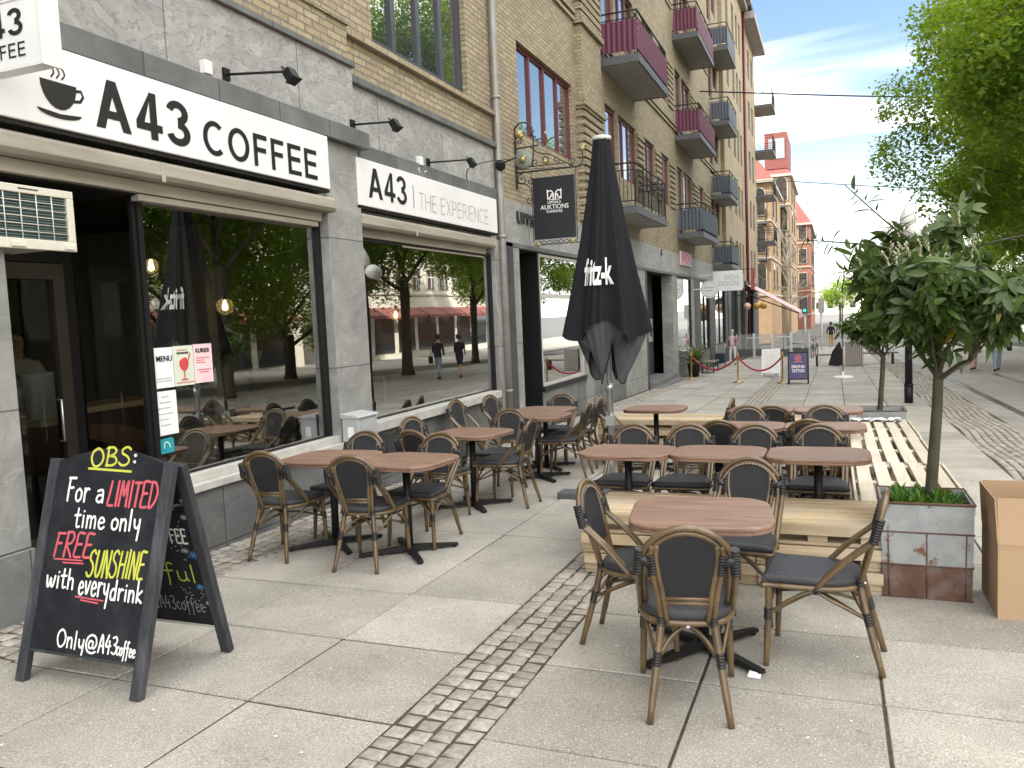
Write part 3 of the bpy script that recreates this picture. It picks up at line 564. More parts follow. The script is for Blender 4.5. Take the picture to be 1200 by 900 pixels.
# ---------------------------------------------------------------- the brick building with the cafe
def wall_grid(mb, X, y0, y1, z0, z1, holes=(), depth=0.12):
    """vertical wall facing +X with rectangular openings and their reveals"""
    hs = [h for h in holes if h[1] > y0 and h[0] < y1 and h[3] > z0 and h[2] < z1]
    ys = sorted({y0, y1, *[min(max(v, y0), y1) for h in hs for v in h[:2]]}); zs = sorted({z0, z1, *[min(max(v, z0), z1) for h in hs for v in h[2:4]]})
    for a, b in zip(ys[:-1], ys[1:]):
        for c, d in zip(zs[:-1], zs[1:]):
            m = ((a+b)/2, (c+d)/2)
            if any(h[0] < m[0] < h[1] and h[2] < m[1] < h[3] for h in hs): continue
            mb.quad((X, a, c), (X, b, c), (X, b, d), (X, a, d))
    for a, b, c, d in [h[:4] for h in hs]:
        x = X-depth
        mb.quad((X, a, c), (X, a, d), (x, a, d), (x, a, c)); mb.quad((X, b, d), (X, b, c), (x, b, c), (x, b, d))
        mb.quad((X, a, d), (X, b, d), (x, b, d), (x, a, d)); mb.quad((X, b, c), (X, a, c), (x, a, c), (x, b, c))
def window(parent, X, y0, y1, z0, z1, n=2, fm='red_frame', gm='upper_glass', fw_=0.07, t=0.06, transom=None, sill=None):
    """window = frame with its panes; X is the outer face of the frame"""
    f = MB(); ys = [y0+(y1-y0)*i/n for i in range(n+1)]
    f.box(X-t, X, y0, y1, z0, z0+fw_); f.box(X-t, X, y0, y1, z1-fw_, z1)
    for i, y in enumerate(ys):
        a = y if i == 0 else (y-fw_ if i == n else y-fw_*.6); b = a+(fw_ if i in (0, n) else fw_*1.2)
        f.box(X-t, X, a, b, z0+fw_, z1-fw_)
    if transom: f.box(X-t, X-.004, y0+fw_, y1-fw_, transom-.04, transom+.04)
    o = f.build('window', fm, parent, bevel=0.0)
    g = MB()
    for a, b in zip(ys[:-1], ys[1:]):
        d = rnd.uniform(-.004, .004); g.quad((X-t*.6+d, a+.01, z0+.01), (X-t*.6-d, b-.01, z0+.01), (X-t*.6-d, b-.01, z1-.01), (X-t*.6+d, a+.01, z1-.01))
    g.build('pane', gm, o)
    if sill:
        s = MB(); s.box(X-.02, X+sill, y0-.03, y1+.03, z0-.07, z0-.004); s.build('sill', 'ledge_stone', o, uv=True)
    return o

BB = thing('brick_building', 'long yellow brick apartment building with grey stone shop fronts and balconies along the left side', 'building', (-11, 20, 0))
XA, XB = -4.95, -4.98
winA = [(8.52, 11.2, 5.06, 7.0)]
upA = [(y, y+2.7, z, z+1.9) for y in (-9, -3.2, 2.4, 8.52) for z in (8.4, 11.7, 15.0)]
holesA = winA+upA+[(2.4, 5.1, 5.06, 7.0), (-3.2, -.5, 5.06, 7.0), (-9, -6.3, 5.06, 7.0)]
holesB = [(13.37, 16.55, 4.95, 6.5), (13.37, 16.55, 8.4, 10.0), (13.37, 16.55, 11.7, 13.3)]
rows = (4.45, 7.75, 11.05, 14.35, 17.4)
for i, z in enumerate(rows):
    t = z+2.3
    if t > 20: t = 19.6
    holesB += [(19.2, 20.3, z, t), (20.5, 22.5, z+.75, t), (23.45, 24.95, z+.75, t), (25.9, 27.3, z+.75, t), (28.8, 29.9, z, t), (30.1, 32.0, z+.75, t), (33.6, 35.0, z+.75, t), (37.1, 38.2, z, t), (38.5, 39.9, z+.75, t)]
w = MB(); wall_grid(w, XA, -12, 12.1, 4.9, 20.4, holesA, .14); wall_grid(w, XB, 12.1, 42.0, 3.72, 20.4, holesB, .14)
w.quad((XA, 12.1, 3.7), (XA, 12.1, 20.4), (XB, 12.1, 20.4), (XB, 12.1, 3.7))
w.box(-5.2, -4.83, -12, 7.78, 4.60, 4.99); w.box(-5.2, -4.93, 7.78, 12.02, 4.52, 4.93)
w.box(-4.99, -4.80, -12, 7.80, 4.99, 5.05); w.box(-4.99, -4.86, 7.80, 12.04, 4.93, 5.0)         # soldier course under the windows
w.box(-16.6, -16.2, -12, 59.6, -2, 20.4); w.box(-16.2, -5.0, -12.2, -12, -2, 20.4)
for z0, z1, r in ((3.78, 6.15, 1), (6.27, 7.8, 0), (7.95, 10.4, 1), (10.5, 20.2, 0)):           # pilaster, rusticated by courses
    if r:
        z = z0
        while z < z1-.01: w.box(-5.0, -4.80, 16.82, 18.45, z, min(z+.11, z1)); w.box(-5.0, -4.86, 16.86, 18.41, min(z+.11, z1), min(z+.165, z1)); z += .165
    else: w.box(-5.0, -4.83, 16.86, 18.41, z0, z1)
for z in (6.15, 7.82, 10.4): w.box(-5.0, -4.76, 16.78, 18.49, z, z+.12)
for ya, yb in ((12.3, 16.78), (18.49, 41.9)):
    for z in (7.86, 7.98): w.box(-5.0, -4.93+(.03 if z > 7.9 else 0), ya, yb, z, z+.075)
for ya, yb in ((22.55, 23.4), (25.0, 25.85), (27.35, 28.3), (32.1, 33.5), (35.1, 36.9)):         # ribbed brick between the windows of a storey
    for z0 in (5.2, 8.5, 11.8):
        z = z0
        while z < z0+1.5: w.box(-5.0, -4.935, ya, yb, z, z+.10); z += .17
w.build('wall', 'yellow_brick', BB, uv=True)
r = MB(); r.box(-16.4, -4.6, -12, 59.8, 20.4, 20.75); r.build('roof', 'dark_metal', BB)
for h in winA: window(BB, XA-.08, *h, n=4, fm='navy_frame', gm='blue_grey_glass', fw_=0.09)
for h in holesA[1:]: window(BB, XA-.08, *h, n=4, fm='navy_frame')
for h in holesB: window(BB, XB-.07, *h, n=(4 if h[1]-h[0] > 3 else (1 if h[1]-h[0] < 1.2 else (3 if h[1]-h[0] > 1.9 else 2))), fm='red_frame', gm='blue_grey_glass', sill=(.05 if h[2] > 4.5 and h[1]-h[0] > 1.2 else None))

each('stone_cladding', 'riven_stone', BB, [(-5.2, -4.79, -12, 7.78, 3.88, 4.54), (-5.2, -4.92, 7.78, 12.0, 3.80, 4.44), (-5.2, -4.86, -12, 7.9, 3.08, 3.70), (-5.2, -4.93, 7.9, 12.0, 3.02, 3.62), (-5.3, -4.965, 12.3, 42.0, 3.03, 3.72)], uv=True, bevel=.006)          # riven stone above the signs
each('ledge', 'ledge_stone', BB, [(-5.1, -4.73, -12, 7.97, 3.70, 3.88), (-5.1, -4.88, 7.98, 11.98, 3.62, 3.80), (-5.1, -4.75, -12, 7.80, 4.54, 4.605), (-5.1, -4.86, 7.81, 12.02, 4.44, 4.525), (-5.1, -4.92, 12.3, 42, 2.95, 3.03)], uv=True, bevel=.008)
each('stone_pier', 'veined_stone', BB, [(-5.6, -4.82, -12, 3.63, .46, 3.08), (-5.3, -4.82, 7.21, 7.86, .3, 3.70), (-5.3, -4.90, 11.84, 12.22, .0, 3.02), (-5.3, -4.93, 12.68, 12.98, -.3, 2.95)]+[(-5.3, -4.94, a, b, -.9, 2.95) for a, b in ((16.75, 17.35), (20.35, 22.9), (27.05, 27.95), (30.95, 31.6))], uv=True, bevel=.008)
each('plinth', 'base_stone', BB, [(-5.6, -4.80, -12, 3.64, -.1, .455), (-5.3, -4.82, 4.8, 7.2, -.1, .50), (-5.3, -4.80, 7.2, 7.87, -.1, .295), (-5.3, -4.87, 7.88, 11.83, -.2, .57), (-5.3, -4.96, 14.0, 16.74, -.5, .41), (-5.3, -4.96, 17.36, 20.34, -.5, .42), (-5.3, -4.96, 27.96, 30.94, -1, .1), (-5.3, -4.96, 33.1, 35.6, -1, .1), (-5.3, -4.96, 37.4, 41.0, -1, .1)], uv=True, bevel=.008)
each('black_stone_pier', 'black_stone', BB, [(-5.3, -4.92, 12.23, 12.67, -.3, 3.02), (-5.3, -4.93, 31.62, 33.08, -1, 2.95), (-5.3, -4.93, 35.62, 37.38, -1, 2.95), (-5.3, -4.93, 41.02, 42.0, -1, 2.95), (-4.868, -4.858, 7.98, 8.75, .06, .50), (-5.3, -4.97, 22.95, 23.3, -.6, 2.95), (-5.9, -5.6, 26.0, 27.0, -.5, 2.95)], uv=True)
# shutter housings and the cream strips over the shop windows
for (ya, yb, z0, z1, x0, x1) in ((3.58, 7.19, 2.95, 3.085, -4.95, -4.70), (7.84, 11.70, 2.875, 3.015, -4.99, -4.82)):
    c = MB(); c.prism([(x1-.03, z0), (x1, z0+.03), (x1, z1-.02), (x1-.02, z1), (x0, z1), (x0, z0)], ya, yb, Matrix(((1, 0, 0, 0), (0, 0, 1, 0), (0, 1, 0, 0), (0, 0, 0, 1))))
    c.box(x0, x1+.004, yb, yb+.02, z0-.005, z1+.005); c.box(x1-.005, x1+.006, ya+1.28, ya+1.32, z0-.02, z1-.01)
    o = c.build('shutter_box', 'shutter_cream', BB, bevel=.006)
    d = MB(); d.box(x0, x1-.14, ya, yb-.06, z0-.095, z0-.004); d.box(x0, x1-.16, ya+1.2, yb-.1, z0-.15, z0-.1); d.build('guide', 'shutter_cream', o, bevel=.004)
def shop_window(X, y0, y1, z0, z1, fm='black_paint', n=1, gm='shop_glass', transom=None, fw_=.05):
    return window(BB, X+.03, y0, y1, z0, z1, n=n, fm=fm, gm=gm, fw_=fw_, t=.06, transom=transom)
shop_window(-4.95, 4.81, 7.20, .60, 2.87); shop_window(-5.0, 7.98, 11.83, .64, 2.80)
sl = MB(); sl.box(-5.1, -4.775, 4.80, 7.22, .50, .565); sl.box(-5.1, -4.84, 4.8, 7.22, .565, .64); sl.build('sill', 'sill_metal', BB, bevel=.006)
sl = MB(); sl.box(-5.1, -4.79, 7.89, 11.6, .572, .68); sl.build('sill', 'sill_metal', BB, bevel=.006)
shop_window(-5.0, 14.05, 16.73, .50, 2.93, n=1, transom=2.16, fm='sill_metal'); sl = MB(); sl.box(-5.1, -4.92, 14.0, 16.74, .412, .50); sl.build('sill', 'black_paint', BB)
shop_window(-5.0, 17.37, 20.33, .45, 2.93, n=2, transom=2.2); shop_window(-5.0, 27.97, 30.93, .12, 2.93, n=1); shop_window(-5.0, 33.1, 35.6, .12, 2.93, n=2); shop_window(-5.0, 37.4, 41.0, .12, 2.93, n=2)
# cafe entrance recess
dr = MB(); dr.box(-5.64, -5.56, 3.64, 3.74, .06, 2.36); dr.box(-5.64, -5.56, 4.56, 4.66, .06, 2.36); dr.box(-5.64, -5.56, 3.74, 4.56, 2.24, 2.36); dr.box(-5.64, -5.56, 3.74, 4.56, .06, .30)
d = dr.build('door', 'door_brown', BB); g = MB(); g.quad((-5.6, 3.74, .3), (-5.6, 4.56, .3), (-5.6, 4.56, 2.24), (-5.6, 3.74, 2.24)); g.build('pane', 'door_glass', d)
h = MB(); h.tube([(-5.55, 4.50, 1.0), (-5.51, 4.50, 1.0), (-5.51, 4.50, 1.32), (-5.55, 4.50, 1.32)], .011); h.build('handle', 'alu', d)
fr = MB(); fr.box(-5.66, -4.93, 4.76, 4.80, .04, .12); fr.box(-5.66, -5.60, 4.66, 4.80, .05, 2.86); fr.box(-4.97, -4.935, 4.77, 4.806, .12, 2.86); fr.box(-5.66, -4.90, 3.64, 4.80, 2.84, 2.90); fr.box(-5.64, -5.58, 3.64, 4.66, 2.37, 2.84)
o = fr.build('entrance_frame', 'black_paint', BB); g = MB(); g.quad((-5.60, 4.78, .12), (-5.0, 4.78, .12), (-5.0, 4.78, 2.84), (-5.60, 4.78, 2.84)); g.build('pane', 'door_glass', o)
each('step', 'base_stone', BB, [(-5.7, -4.83, 3.64, 4.80, -.1, .055), (-5.9, -4.84, 23.3, 27.0, -.6, -.28), (-5.9, -4.6, 23.3, 27.0, -.9, -.42), (-5.8, -4.9, 12.99, 13.98, -.4, -.08)], uv=True, bevel=.01)
# second entrance (auction house) and the street door further on
e = MB(); e.box(-5.75, -5.68, 12.99, 14.02, -.08, .05); e.box(-5.75, -5.68, 12.99, 13.07, .05, 2.93); e.box(-5.75, -5.68, 13.94, 14.02, .05, 2.93); e.box(-5.75, -5.68, 13.07, 13.94, 2.12, 2.2); e.box(-5.75, -4.97, 13.98, 14.05, .4, 2.94); e.box(-5.75, -4.97, 13.975, 14.045, -.08, .39)
o = e.build('door', 'black_paint', BB); g = MB(); g.quad((-5.71, 13.07, .05), (-5.71, 13.94, .05), (-5.71, 13.94, 2.93), (-5.71, 13.07, 2.93)); g.build('pane', 'shop_glass', o)
e = MB(); e.box(-5.98, -5.9, 23.3, 26.0, -.4, 2.95); e.box(-5.9, -5.88, 23.4, 24.55, -.27, 2.0); e.box(-5.9, -5.88, 24.62, 25.9, -.27, 2.0); o = e.build('door', 'door_brown', BB)
h = MB(); h.box(-5.88, -5.85, 24.62, 24.66, .6, 1.2); h.build('handle', 'brass', o)
ic = MB(); ic.box(-5.62, -5.585, 26.2, 26.85, .8, 1.55); ic.cur = 1; ic.box(-5.585, -5.578, 26.33, 26.45, 1.02, 1.2); ic.box(-5.585, -5.578, 26.52, 26.72, .95, 1.3); ic.build('intercom', ['sill_metal', 'dark_metal'], BB)
ol = MB(); ol.box(-5.3, -4.99, 12.99, 14.0, 2.94, 3.02); ol.box(-5.95, -5.0, 23.3, 27.0, 2.94, 3.0); ol.build('soffit', 'dark_metal', BB)
# downpipes
pp = MB(); pp.tube([(-4.87, 12.08, z) for z in (0.05, 3, 8, 14, 20.4)], .062, n=12)
for z in (.6, 3.05, 5.2, 7.6, 10): pp.tube([(-4.87, 12.08, z), (-4.87, 12.08, z+.05)], .073, n=12); pp.box(-4.98, -4.87, 12.06, 12.10, z, z+.04)
pp.build('downpipe', 'zinc_pipe', BB)
# letters fixed on the stone fascia
text('UPPSALA', WALLX(-4.962, 0, 0), 13.0, 14.55, 3.38, 3.58, 'letter_black', BB, name='fascia_letter', bold=.012, depth=.03)
text('C', WALLX(-4.962, 0, 0), 25.4, 25.62, 3.5, 3.72, 'letter_black', BB, name='fascia_letter', bold=.01, depth=.03)

def balcony(parent, y0, y1, z, depth, panel=None, bars=True, rail=1.0, soff='balcony_soffit', XW=XB):
    s = MB(); x1 = XW+depth; s.box(XW-.02, x1, y0, y1, z+.03, z+.15); o = s.build('balcony', 'balcony_grey', parent)
    e = MB(); e.box(x1, x1+.05, y0-.05, y1+.05, z-.01, z+.17); e.box(XW, x1, y0-.05, y0, z-.01, z+.17); e.box(XW, x1, y1, y1+.05, z-.01, z+.17); e.build('edge_beam', 'balcony_grey', o)
    f = MB(); f.box(XW, x1, y0, y1, z, z+.028); f.build('soffit', soff, o)
    q = MB(); T = z+.15+rail
    for yy in (y0, y1): q.tube([(XW, yy, T), (x1, yy, T)], .02, n=6); q.tube([(XW, yy, T-.16), (x1, yy, T-.16)], .013, n=6); q.tube([(XW, yy, z+.28), (x1, yy, z+.28)], .013, n=6)
    for zz, rr in ((T, .022), (T-.16, .013), (z+.28, .013)): q.tube([(x1, y0, zz), (x1, y1, zz)], rr, n=6)
    n = max(3, int((y1-y0)/.85))
    for i in range(n+1): yy = y0+(y1-y0)*i/n; q.tube([(x1, yy, z+.1), (x1, yy, T)], .016, n=6)
    if bars:
        k = int((y1-y0)/.11)
        for i in range(k): yy = y0+(y1-y0)*i/k; q.tube([(x1, yy, z+.28), (x1, yy, T-.16)], .007, n=4, caps=False)
        for i in range(8):
            xx = XW+depth*i/8
            for yy in (y0, y1): q.tube([(xx, yy, z+.28), (xx, yy, T-.16)], .007, n=4, caps=False)
    q.build('railing', 'dark_metal', o)
    if panel:
        p = MB(); zb, zt = z+.26, T-.2
        def corr(a, b):                                              # ribbed sheet between two corner points
            a = Vector(a); b = Vector(b); L = (b-a).length; d = (b-a)/L; nrm = Vector((d.y, -d.x, 0)); k = int(L/.03); pts = [a+d*L*i/k+nrm*(.012 if i % 4 in (0, 1) else 0) for i in range(k+1)]
            for u, v in zip(pts[:-1], pts[1:]): p.quad((u.x, u.y, zb), (v.x, v.y, zb), (v.x, v.y, zt), (u.x, u.y, zt))
        corr((XW+.05, y0-.02, 0), (x1+.02, y0-.02, 0)); corr((x1+.02, y0-.02, 0), (x1+.02, y1+.02, 0)); corr((x1+.02, y1+.02, 0), (XW+.05, y1+.02, 0))
        p.build('screen', panel, o)
    return o
for z in (7.5, 10.8, 14.1): balcony(BB, 18.95, 22.4, z, .87, 'burgundy_sheet', bars=False)
balcony(BB, 18.95, 22.6, 4.1, .72, None, True)
for z in (7.55, 10.87, 14.2): balcony(BB, 28.5, 32.3, z, .82, 'burgundy_sheet', bars=False)
balcony(BB, 28.5, 32.3, 4.25, .85, 'balcony_slate', bars=False)
for z in (3.55, 6.6, 9.75, 12.9): balcony(BB, 37.2, 40.3, z, .8, 'balcony_slate', bars=True)
# cafe interior, seen through the glass
ii = MB(); ii.quad((-10.2, 3.2, 0), (-10.2, 12.2, 0), (-10.2, 12.2, 3.1), (-10.2, 3.2, 3.1)); ii.quad((-5.7, 12.2, 0), (-10.2, 12.2, 0), (-10.2, 12.2, 3.1), (-5.7, 12.2, 3.1)); ii.quad((-5.7, 3.2, 0), (-10.2, 3.2, 0), (-10.2, 3.2, 3.1), (-5.7, 3.2, 3.1))
ii.box(-10.2, -6.6, 7.35, 7.5, .06, 3.0); ii.quad((-5.66, 3.2, .0), (-5.66, 3.64, .0), (-5.66, 3.64, 3.1), (-5.66, 3.2, 3.1)); ii.build('interior_wall', 'interior_wall', BB)
ii = MB(); ii.quad((-10.2, 3.2, 3.1), (-10.2, 12.2, 3.1), (-5.2, 12.2, 3.1), (-5.2, 3.2, 3.1)); ii.quad((-16.2, 12.3, 3.1), (-16.2, 42, 3.1), (-5.2, 42, 3.1), (-5.2, 12.3, 3.1)); ii.quad((-9.0, 12.3, -1), (-9.0, 42, -1), (-9.0, 42, 3.1), (-9.0, 12.3, 3.1)); ii.build('interior_ceiling', 'interior_dark', BB)
ii = MB(); ii.quad((-10.2, 3.2, .06), (-5.0, 3.2, .06), (-5.0, 12.2, .06), (-10.2, 12.2, .06)); ii.quad((-9, 12.3, -.1), (-5.0, 12.3, -.1), (-5.0, 23, -.1), (-9, 23, -.1)); ii.build('interior_floor', 'interior_floor', BB)

# second building of the row, paler brick, beyond the first
B2 = thing('brick_building', 'paler brick building continuing the row at the far street corner with jutting roof eaves', 'building', (-11, 50, gz(50)))
h2 = []
for z in (3.7, 6.85, 10.0, 13.15, 16.3):
    for y, wd in ((43.6, 1.1), (46.3, 1.1), (48.2, .9), (49.8, .9), (55.0, 1.2), (57.2, 1.2)): h2.append((y, y+wd, z, z+1.75))
w = MB(); wall_grid(w, -4.94, 42.0, 59.6, 2.9, 19.6, h2, .12); w.quad((-4.94, 59.6, -2), (-4.94, 59.6, 19.6), (-16.2, 59.6, 19.6), (-16.2, 59.6, -2)); w.quad((-4.94, 42, -1), (-4.94, 42, 19.6), (-5.0, 42, 19.6), (-5.0, 42, -1)); w.box(-5.0, -4.80, 40.9, 42.3, 3.0, 19.6)
w.build('wall', 'pale_brick', B2, uv=True)
for h in h2: window(B2, -5.0, *h, n=2, fm='grey_green_frame', fw_=.09)
c = MB(); c.box(-5.2, -4.35, 41, 52.0, 19.62, 19.95); c.box(-5.2, -4.2, 52.0, 60.0, 18.9, 19.3); c.box(-5.2, -4.6, 41, 52.0, 19.3, 19.6); c.build('eave', 'zinc_pipe', B2)
c = MB(); c.tube([(-4.86, 52.0, z) for z in (-1, 8, 19.3)], .09, n=8); c.build('downpipe', 'red_frame', B2)
each('black_stone_pier', 'black_stone', B2, [(-5.3, -4.9, a, b, -2, 2.9) for a, b in ((42.0, 43.4), (46.4, 47.6), (50.2, 51.4), (55.6, 59.6))], uv=True)
for a, b in ((43.4, 46.4), (47.6, 50.2), (51.4, 55.6)): window(B2, -5.0, a, b, -.6, 2.9, n=2, fm='dark_metal', gm='blue_grey_glass')
k = MB(); k.quad((-5.6, 41, -2), (-5.6, 59.5, -2), (-5.6, 59.5, 19.5), (-5.6, 41, 19.5)); k.build('interior_wall', 'interior_dark', B2)
for z in (15.6, 12.5, 9.4, 6.2): balcony(B2, 60.6, 63.6, z, 1.35, None, True, XW=-5.2)
k = MB(); k.box(-16.2, -5.3, 59.62, 64.5, -2, 18.2); k.build('rear_wing', 'pale_brick', B2, uv=True)

# ---------------------------------------------------------------- buildings further away
def far_building(name, label, x0, x1, y0, y1, ztop, wallm, floors, front_cols=(), side_cols=(), roofm='roof_red', roofh=2.0, trim='stone_trim', arched=False, shop=None, facing=1, zb=-3):
    """block with windows on its -Y end and on its street side (facing +X, or -X across the street)"""
    T = thing(name, label, 'building', ((x0+x1)/2, (y0+y1)/2, gz(y0)))
    w = MB(); X = x1 if facing > 0 else x0
    w.quad((x0, y0, zb), (x1, y0, zb), (x1, y0, ztop), (x0, y0, ztop)); w.quad((x1, y1, zb), (x0, y1, zb), (x0, y1, ztop), (x1, y1, ztop))
    w.quad((x1, y0, zb), (x1, y1, zb), (x1, y1, ztop), (x1, y0, ztop)); w.quad((x0, y1, zb), (x0, y0, zb), (x0, y0, ztop), (x0, y1, ztop)); w.quad((x0, y0, ztop), (x1, y0, ztop), (x1, y1, ztop), (x0, y1, ztop))
    w.build('wall', wallm, T, uv=True)
    t = MB()
    for z in [f for f in floors]: t.box(x0-.1, x1+.1, y0-.1, y1+.1, z-.55, z-.4)
    t.box(x0-.3, x1+.3, y0-.3, y1+.3, ztop-.25, ztop); t.build('cornice', trim, T)
    rf = MB(); a = .55*roofh
    vs = [(x0-.25, y0-.25, ztop+.002), (x1+.25, y0-.25, ztop+.002), (x1+.25, y1+.25, ztop+.002), (x0-.25, y1+.25, ztop+.002), (x0+a, y0+a, ztop+roofh), (x1-a, y0+a, ztop+roofh), (x1-a, y1-a, ztop+roofh), (x0+a, y1-a, ztop+roofh)]
    rf.add(vs, [(4, 5, 6, 7), (0, 1, 5, 4), (1, 2, 6, 5), (2, 3, 7, 6), (3, 0, 4, 7)]); rf.build('roof', roofm, T)
    def one(M, wd, ht):
        f = MB(); n = 8
        out = [(-wd/2, 0), (wd/2, 0), (wd/2, ht)]+([(wd/2*math.cos(math.pi*i/n), ht+wd/2*math.sin(math.pi*i/n)) for i in range(1, n)] if arched else [])+[(-wd/2, ht)]
        big = [(px*1.22, (pz-ht/2)*1.08+ht/2) for px, pz in out]; f.prism(big, 0.005, .07, M); o = f.build('window', trim, T)
        g = MB(); g.prism(out, .071, .09, M); g.build('pane', 'upper_glass', o)
        c = MB(); c.box(-.035, .035, 0, ht, .09, .12, M); c.box(-wd/2, wd/2, ht*.6, ht*.6+.07, .09, .121, M); c.build('glazing_bar', 'white_panel' if facing < 0 else 'dark_metal', o)
    for z in floors:
        for x, wd in front_cols: one(frame((x, y0, z), (1, 0, 0), (0, 0, 1)), wd, 1.75)
        for y, wd in side_cols: one(frame((X, y, z), (0, facing, 0), (0, 0, 1)), wd, 1.75)
    return T
F3 = (3.2, 6.3, 9.4)
B3 = far_building('orange_building', 'sunlit orange brick house with arched windows and balconies across the side street', -16, -4.85, 72, 86, 12.3, 'orange_brick', F3, [(-5.75, .95), (-8, 1)], [(75, 1), (79, 1)], arched=True)
for z in (8.6, 5.6): balcony(B3, 70.9, 71.95, z, .75, None, True, XW=-5.9)
B3b = far_building('orange_building', 'taller orange brick house with a red glazed attic standing behind the sunlit arched one', -16, -4.05, 88, 104, 15.0, 'orange_brick', F3+(12.4,), [(-4.85, 1.1)], [(92, 1.1), (97, 1.1)], arched=True, roofh=.6)
k = MB(); k.box(-6.4, -4.2, 88.2, 96, 15.6, 19.2); k.build('attic', 'roof_red', B3b); k = MB(); k.box(-6.0, -4.45, 88.15, 88.2, 16.6, 18.6); k.build('pane', 'upper_glass', B3b)
for z in (8.6, 11.6): balcony(B3b, 86.9, 87.95, z, .9, None, True, XW=-5.4)
B4 = far_building('red_building', 'slender dark red brick house with gabled roof at the far end of the left row', -14, -2.7, 110, 135, 12.0, 'red_brick', (1, 4.0, 7.0, 10.0), [(-3.6, .9)], [(114, 1), (118, 1), (122, 1), (127, 1)], roofh=3.5)
# the other side of the street: seen in the shop windows
def side(ys, wd=1.3): return [(y, wd) for y in ys]
C1_ = far_building('corner_building', 'pale rendered building across the street behind the trees with red shop awnings', 24, 38, 22, 47, 15.5, 'render_pale', (4.6, 7.8, 11.0), [], side([24.5+2.6*i for i in range(9)]), facing=-1)
C2_ = far_building('corner_building', 'tall pale office building across the street beyond the red awning shops', 24, 40, 51, 88, 17.5, 'render_pale', (4.6, 7.8, 11.0, 14.0), [], side([53+2.6*i for i in range(13)]), facing=-1)
C3_ = far_building('corner_building', 'yellow brick apartment house across the street nearest the cafe', 25, 40, -12, 18, 15.5, 'pale_brick', (4.6, 7.8, 11.0), [], side([-10+2.6*i for i in range(11)]), facing=-1)
for T, ya, yb in ((C1_, 23, 46), (C2_, 52, 87)):
    s = MB(); y = ya
    while y < yb-3: s.box(23.93, 23.99, y+.2, y+3.3, -.7, 2.2); y += 3.8
    s.build('shop_front', 'car_glass', T); y = ya
    while y < yb-3:
        s = MB(); s.add([(24, y, 3.0), (24, y+3.5, 3.0), (22.8, y+3.5, 2.35), (22.8, y, 2.35), (22.8, y+3.5, 2.1), (22.8, y, 2.1)], [(0, 1, 2, 3), (3, 2, 4, 5)]); s.build('awning', 'awning_faded', T); y += 3.8
E1 = far_building('end_building', 'low pale domed building closing the view at the far end of the street', -9, 30, 250, 270, 3.6, 'render_pale', (.4,), side([-7+3*i for i in range(12)], 1.4), [], roofm='zinc_pipe', roofh=1.2)
dm = MB(); dm.lathe([(2.6, 4.4), (2.6, 6.0), (2.3, 7.4), (1.5, 8.6), (.6, 9.3), (.2, 10.0), (.01, 10.6)], (-4.6, 258, 0), 20); dm.build('dome', 'stone_trim', E1)

# ---------------------------------------------------------------- street trees
def leaf_cloud(name, centres, n, size, m, parent, seed=1, shell=.55, squash=.85, per=7):
    """leaf sprays spread through clump volumes: every leaf a folded pair of faces, hanging at its own tilt"""
    g = np.random.default_rng(seed); C = np.array([c[:3] for c in centres]); Rr = np.array([c[3] for c in centres]); p = Rr**2; p = p/p.sum()
    k = n//per; idx = g.choice(len(C), k, p=p); d = g.normal(size=(k, 3)); d /= np.linalg.norm(d, axis=1)[:, None]
    rad = Rr[idx]*(shell+(1-shell)*g.random(k)**.6)*(1+.09*g.normal(size=k)); P = C[idx]+d*rad[:, None]*np.array([1, 1, squash])
    P = np.repeat(P, per, 0)+g.normal(size=(k*per, 3))*size*1.05; N = len(P)
    a = g.random(N)*2*np.pi; tilt = g.normal(size=N)*.5-.25; ux = np.stack([np.cos(a)*np.cos(tilt), np.sin(a)*np.cos(tilt), np.sin(tilt)], 1)
    roll = g.normal(size=N)*.6; side_ = np.stack([-np.sin(a), np.cos(a), 0*a], 1); upv = np.cross(ux, side_); sv = side_*np.cos(roll)[:, None]+upv*np.sin(roll)[:, None]
    s = size*(.45+1.05*g.random(N))[:, None]; nn = np.cross(ux, sv)
    v = np.stack([P-ux*s*.5, P+sv*s*.34+nn*s*.10, P+ux*s*.55-nn*s*.05, P-sv*s*.34+nn*s*.10], 1).reshape(-1, 3)
    me = bpy.data.meshes.new(name); me.vertices.add(4*N); me.vertices.foreach_set('co', v.ravel().astype(np.float32)); me.loops.add(6*N); me.polygons.add(2*N)
    b = np.arange(N)*4; li = np.stack([b, b+1, b+2, b, b+2, b+3], 1).ravel(); me.loops.foreach_set('vertex_index', li.astype(np.int32)); me.polygons.foreach_set('loop_start', (np.arange(2*N)*3).astype(np.int32)); me.polygons.foreach_set('loop_total', np.full(2*N, 3, np.int32))
    me.update(); me.validate(); me.materials.append(MATS[m]); o = bpy.data.objects.new(name, me); COL.objects.link(o); o.parent = parent; return o
def limb(mb, a, b, r0, r1, rg, bend=.12, n=7, seg=7):
    a = Vector(a); b = Vector(b); L = (b-a).length; m = (a+b)/2+Vector((rg.uniform(-1, 1), rg.uniform(-1, 1), rg.uniform(-.3, .8)))*L*bend
    pts = spline([a, m, b], seg); k = len(pts); mb.tube(pts, [r0+(r1-r0)*i/(k-1) for i in range(k)], n)
    return pts
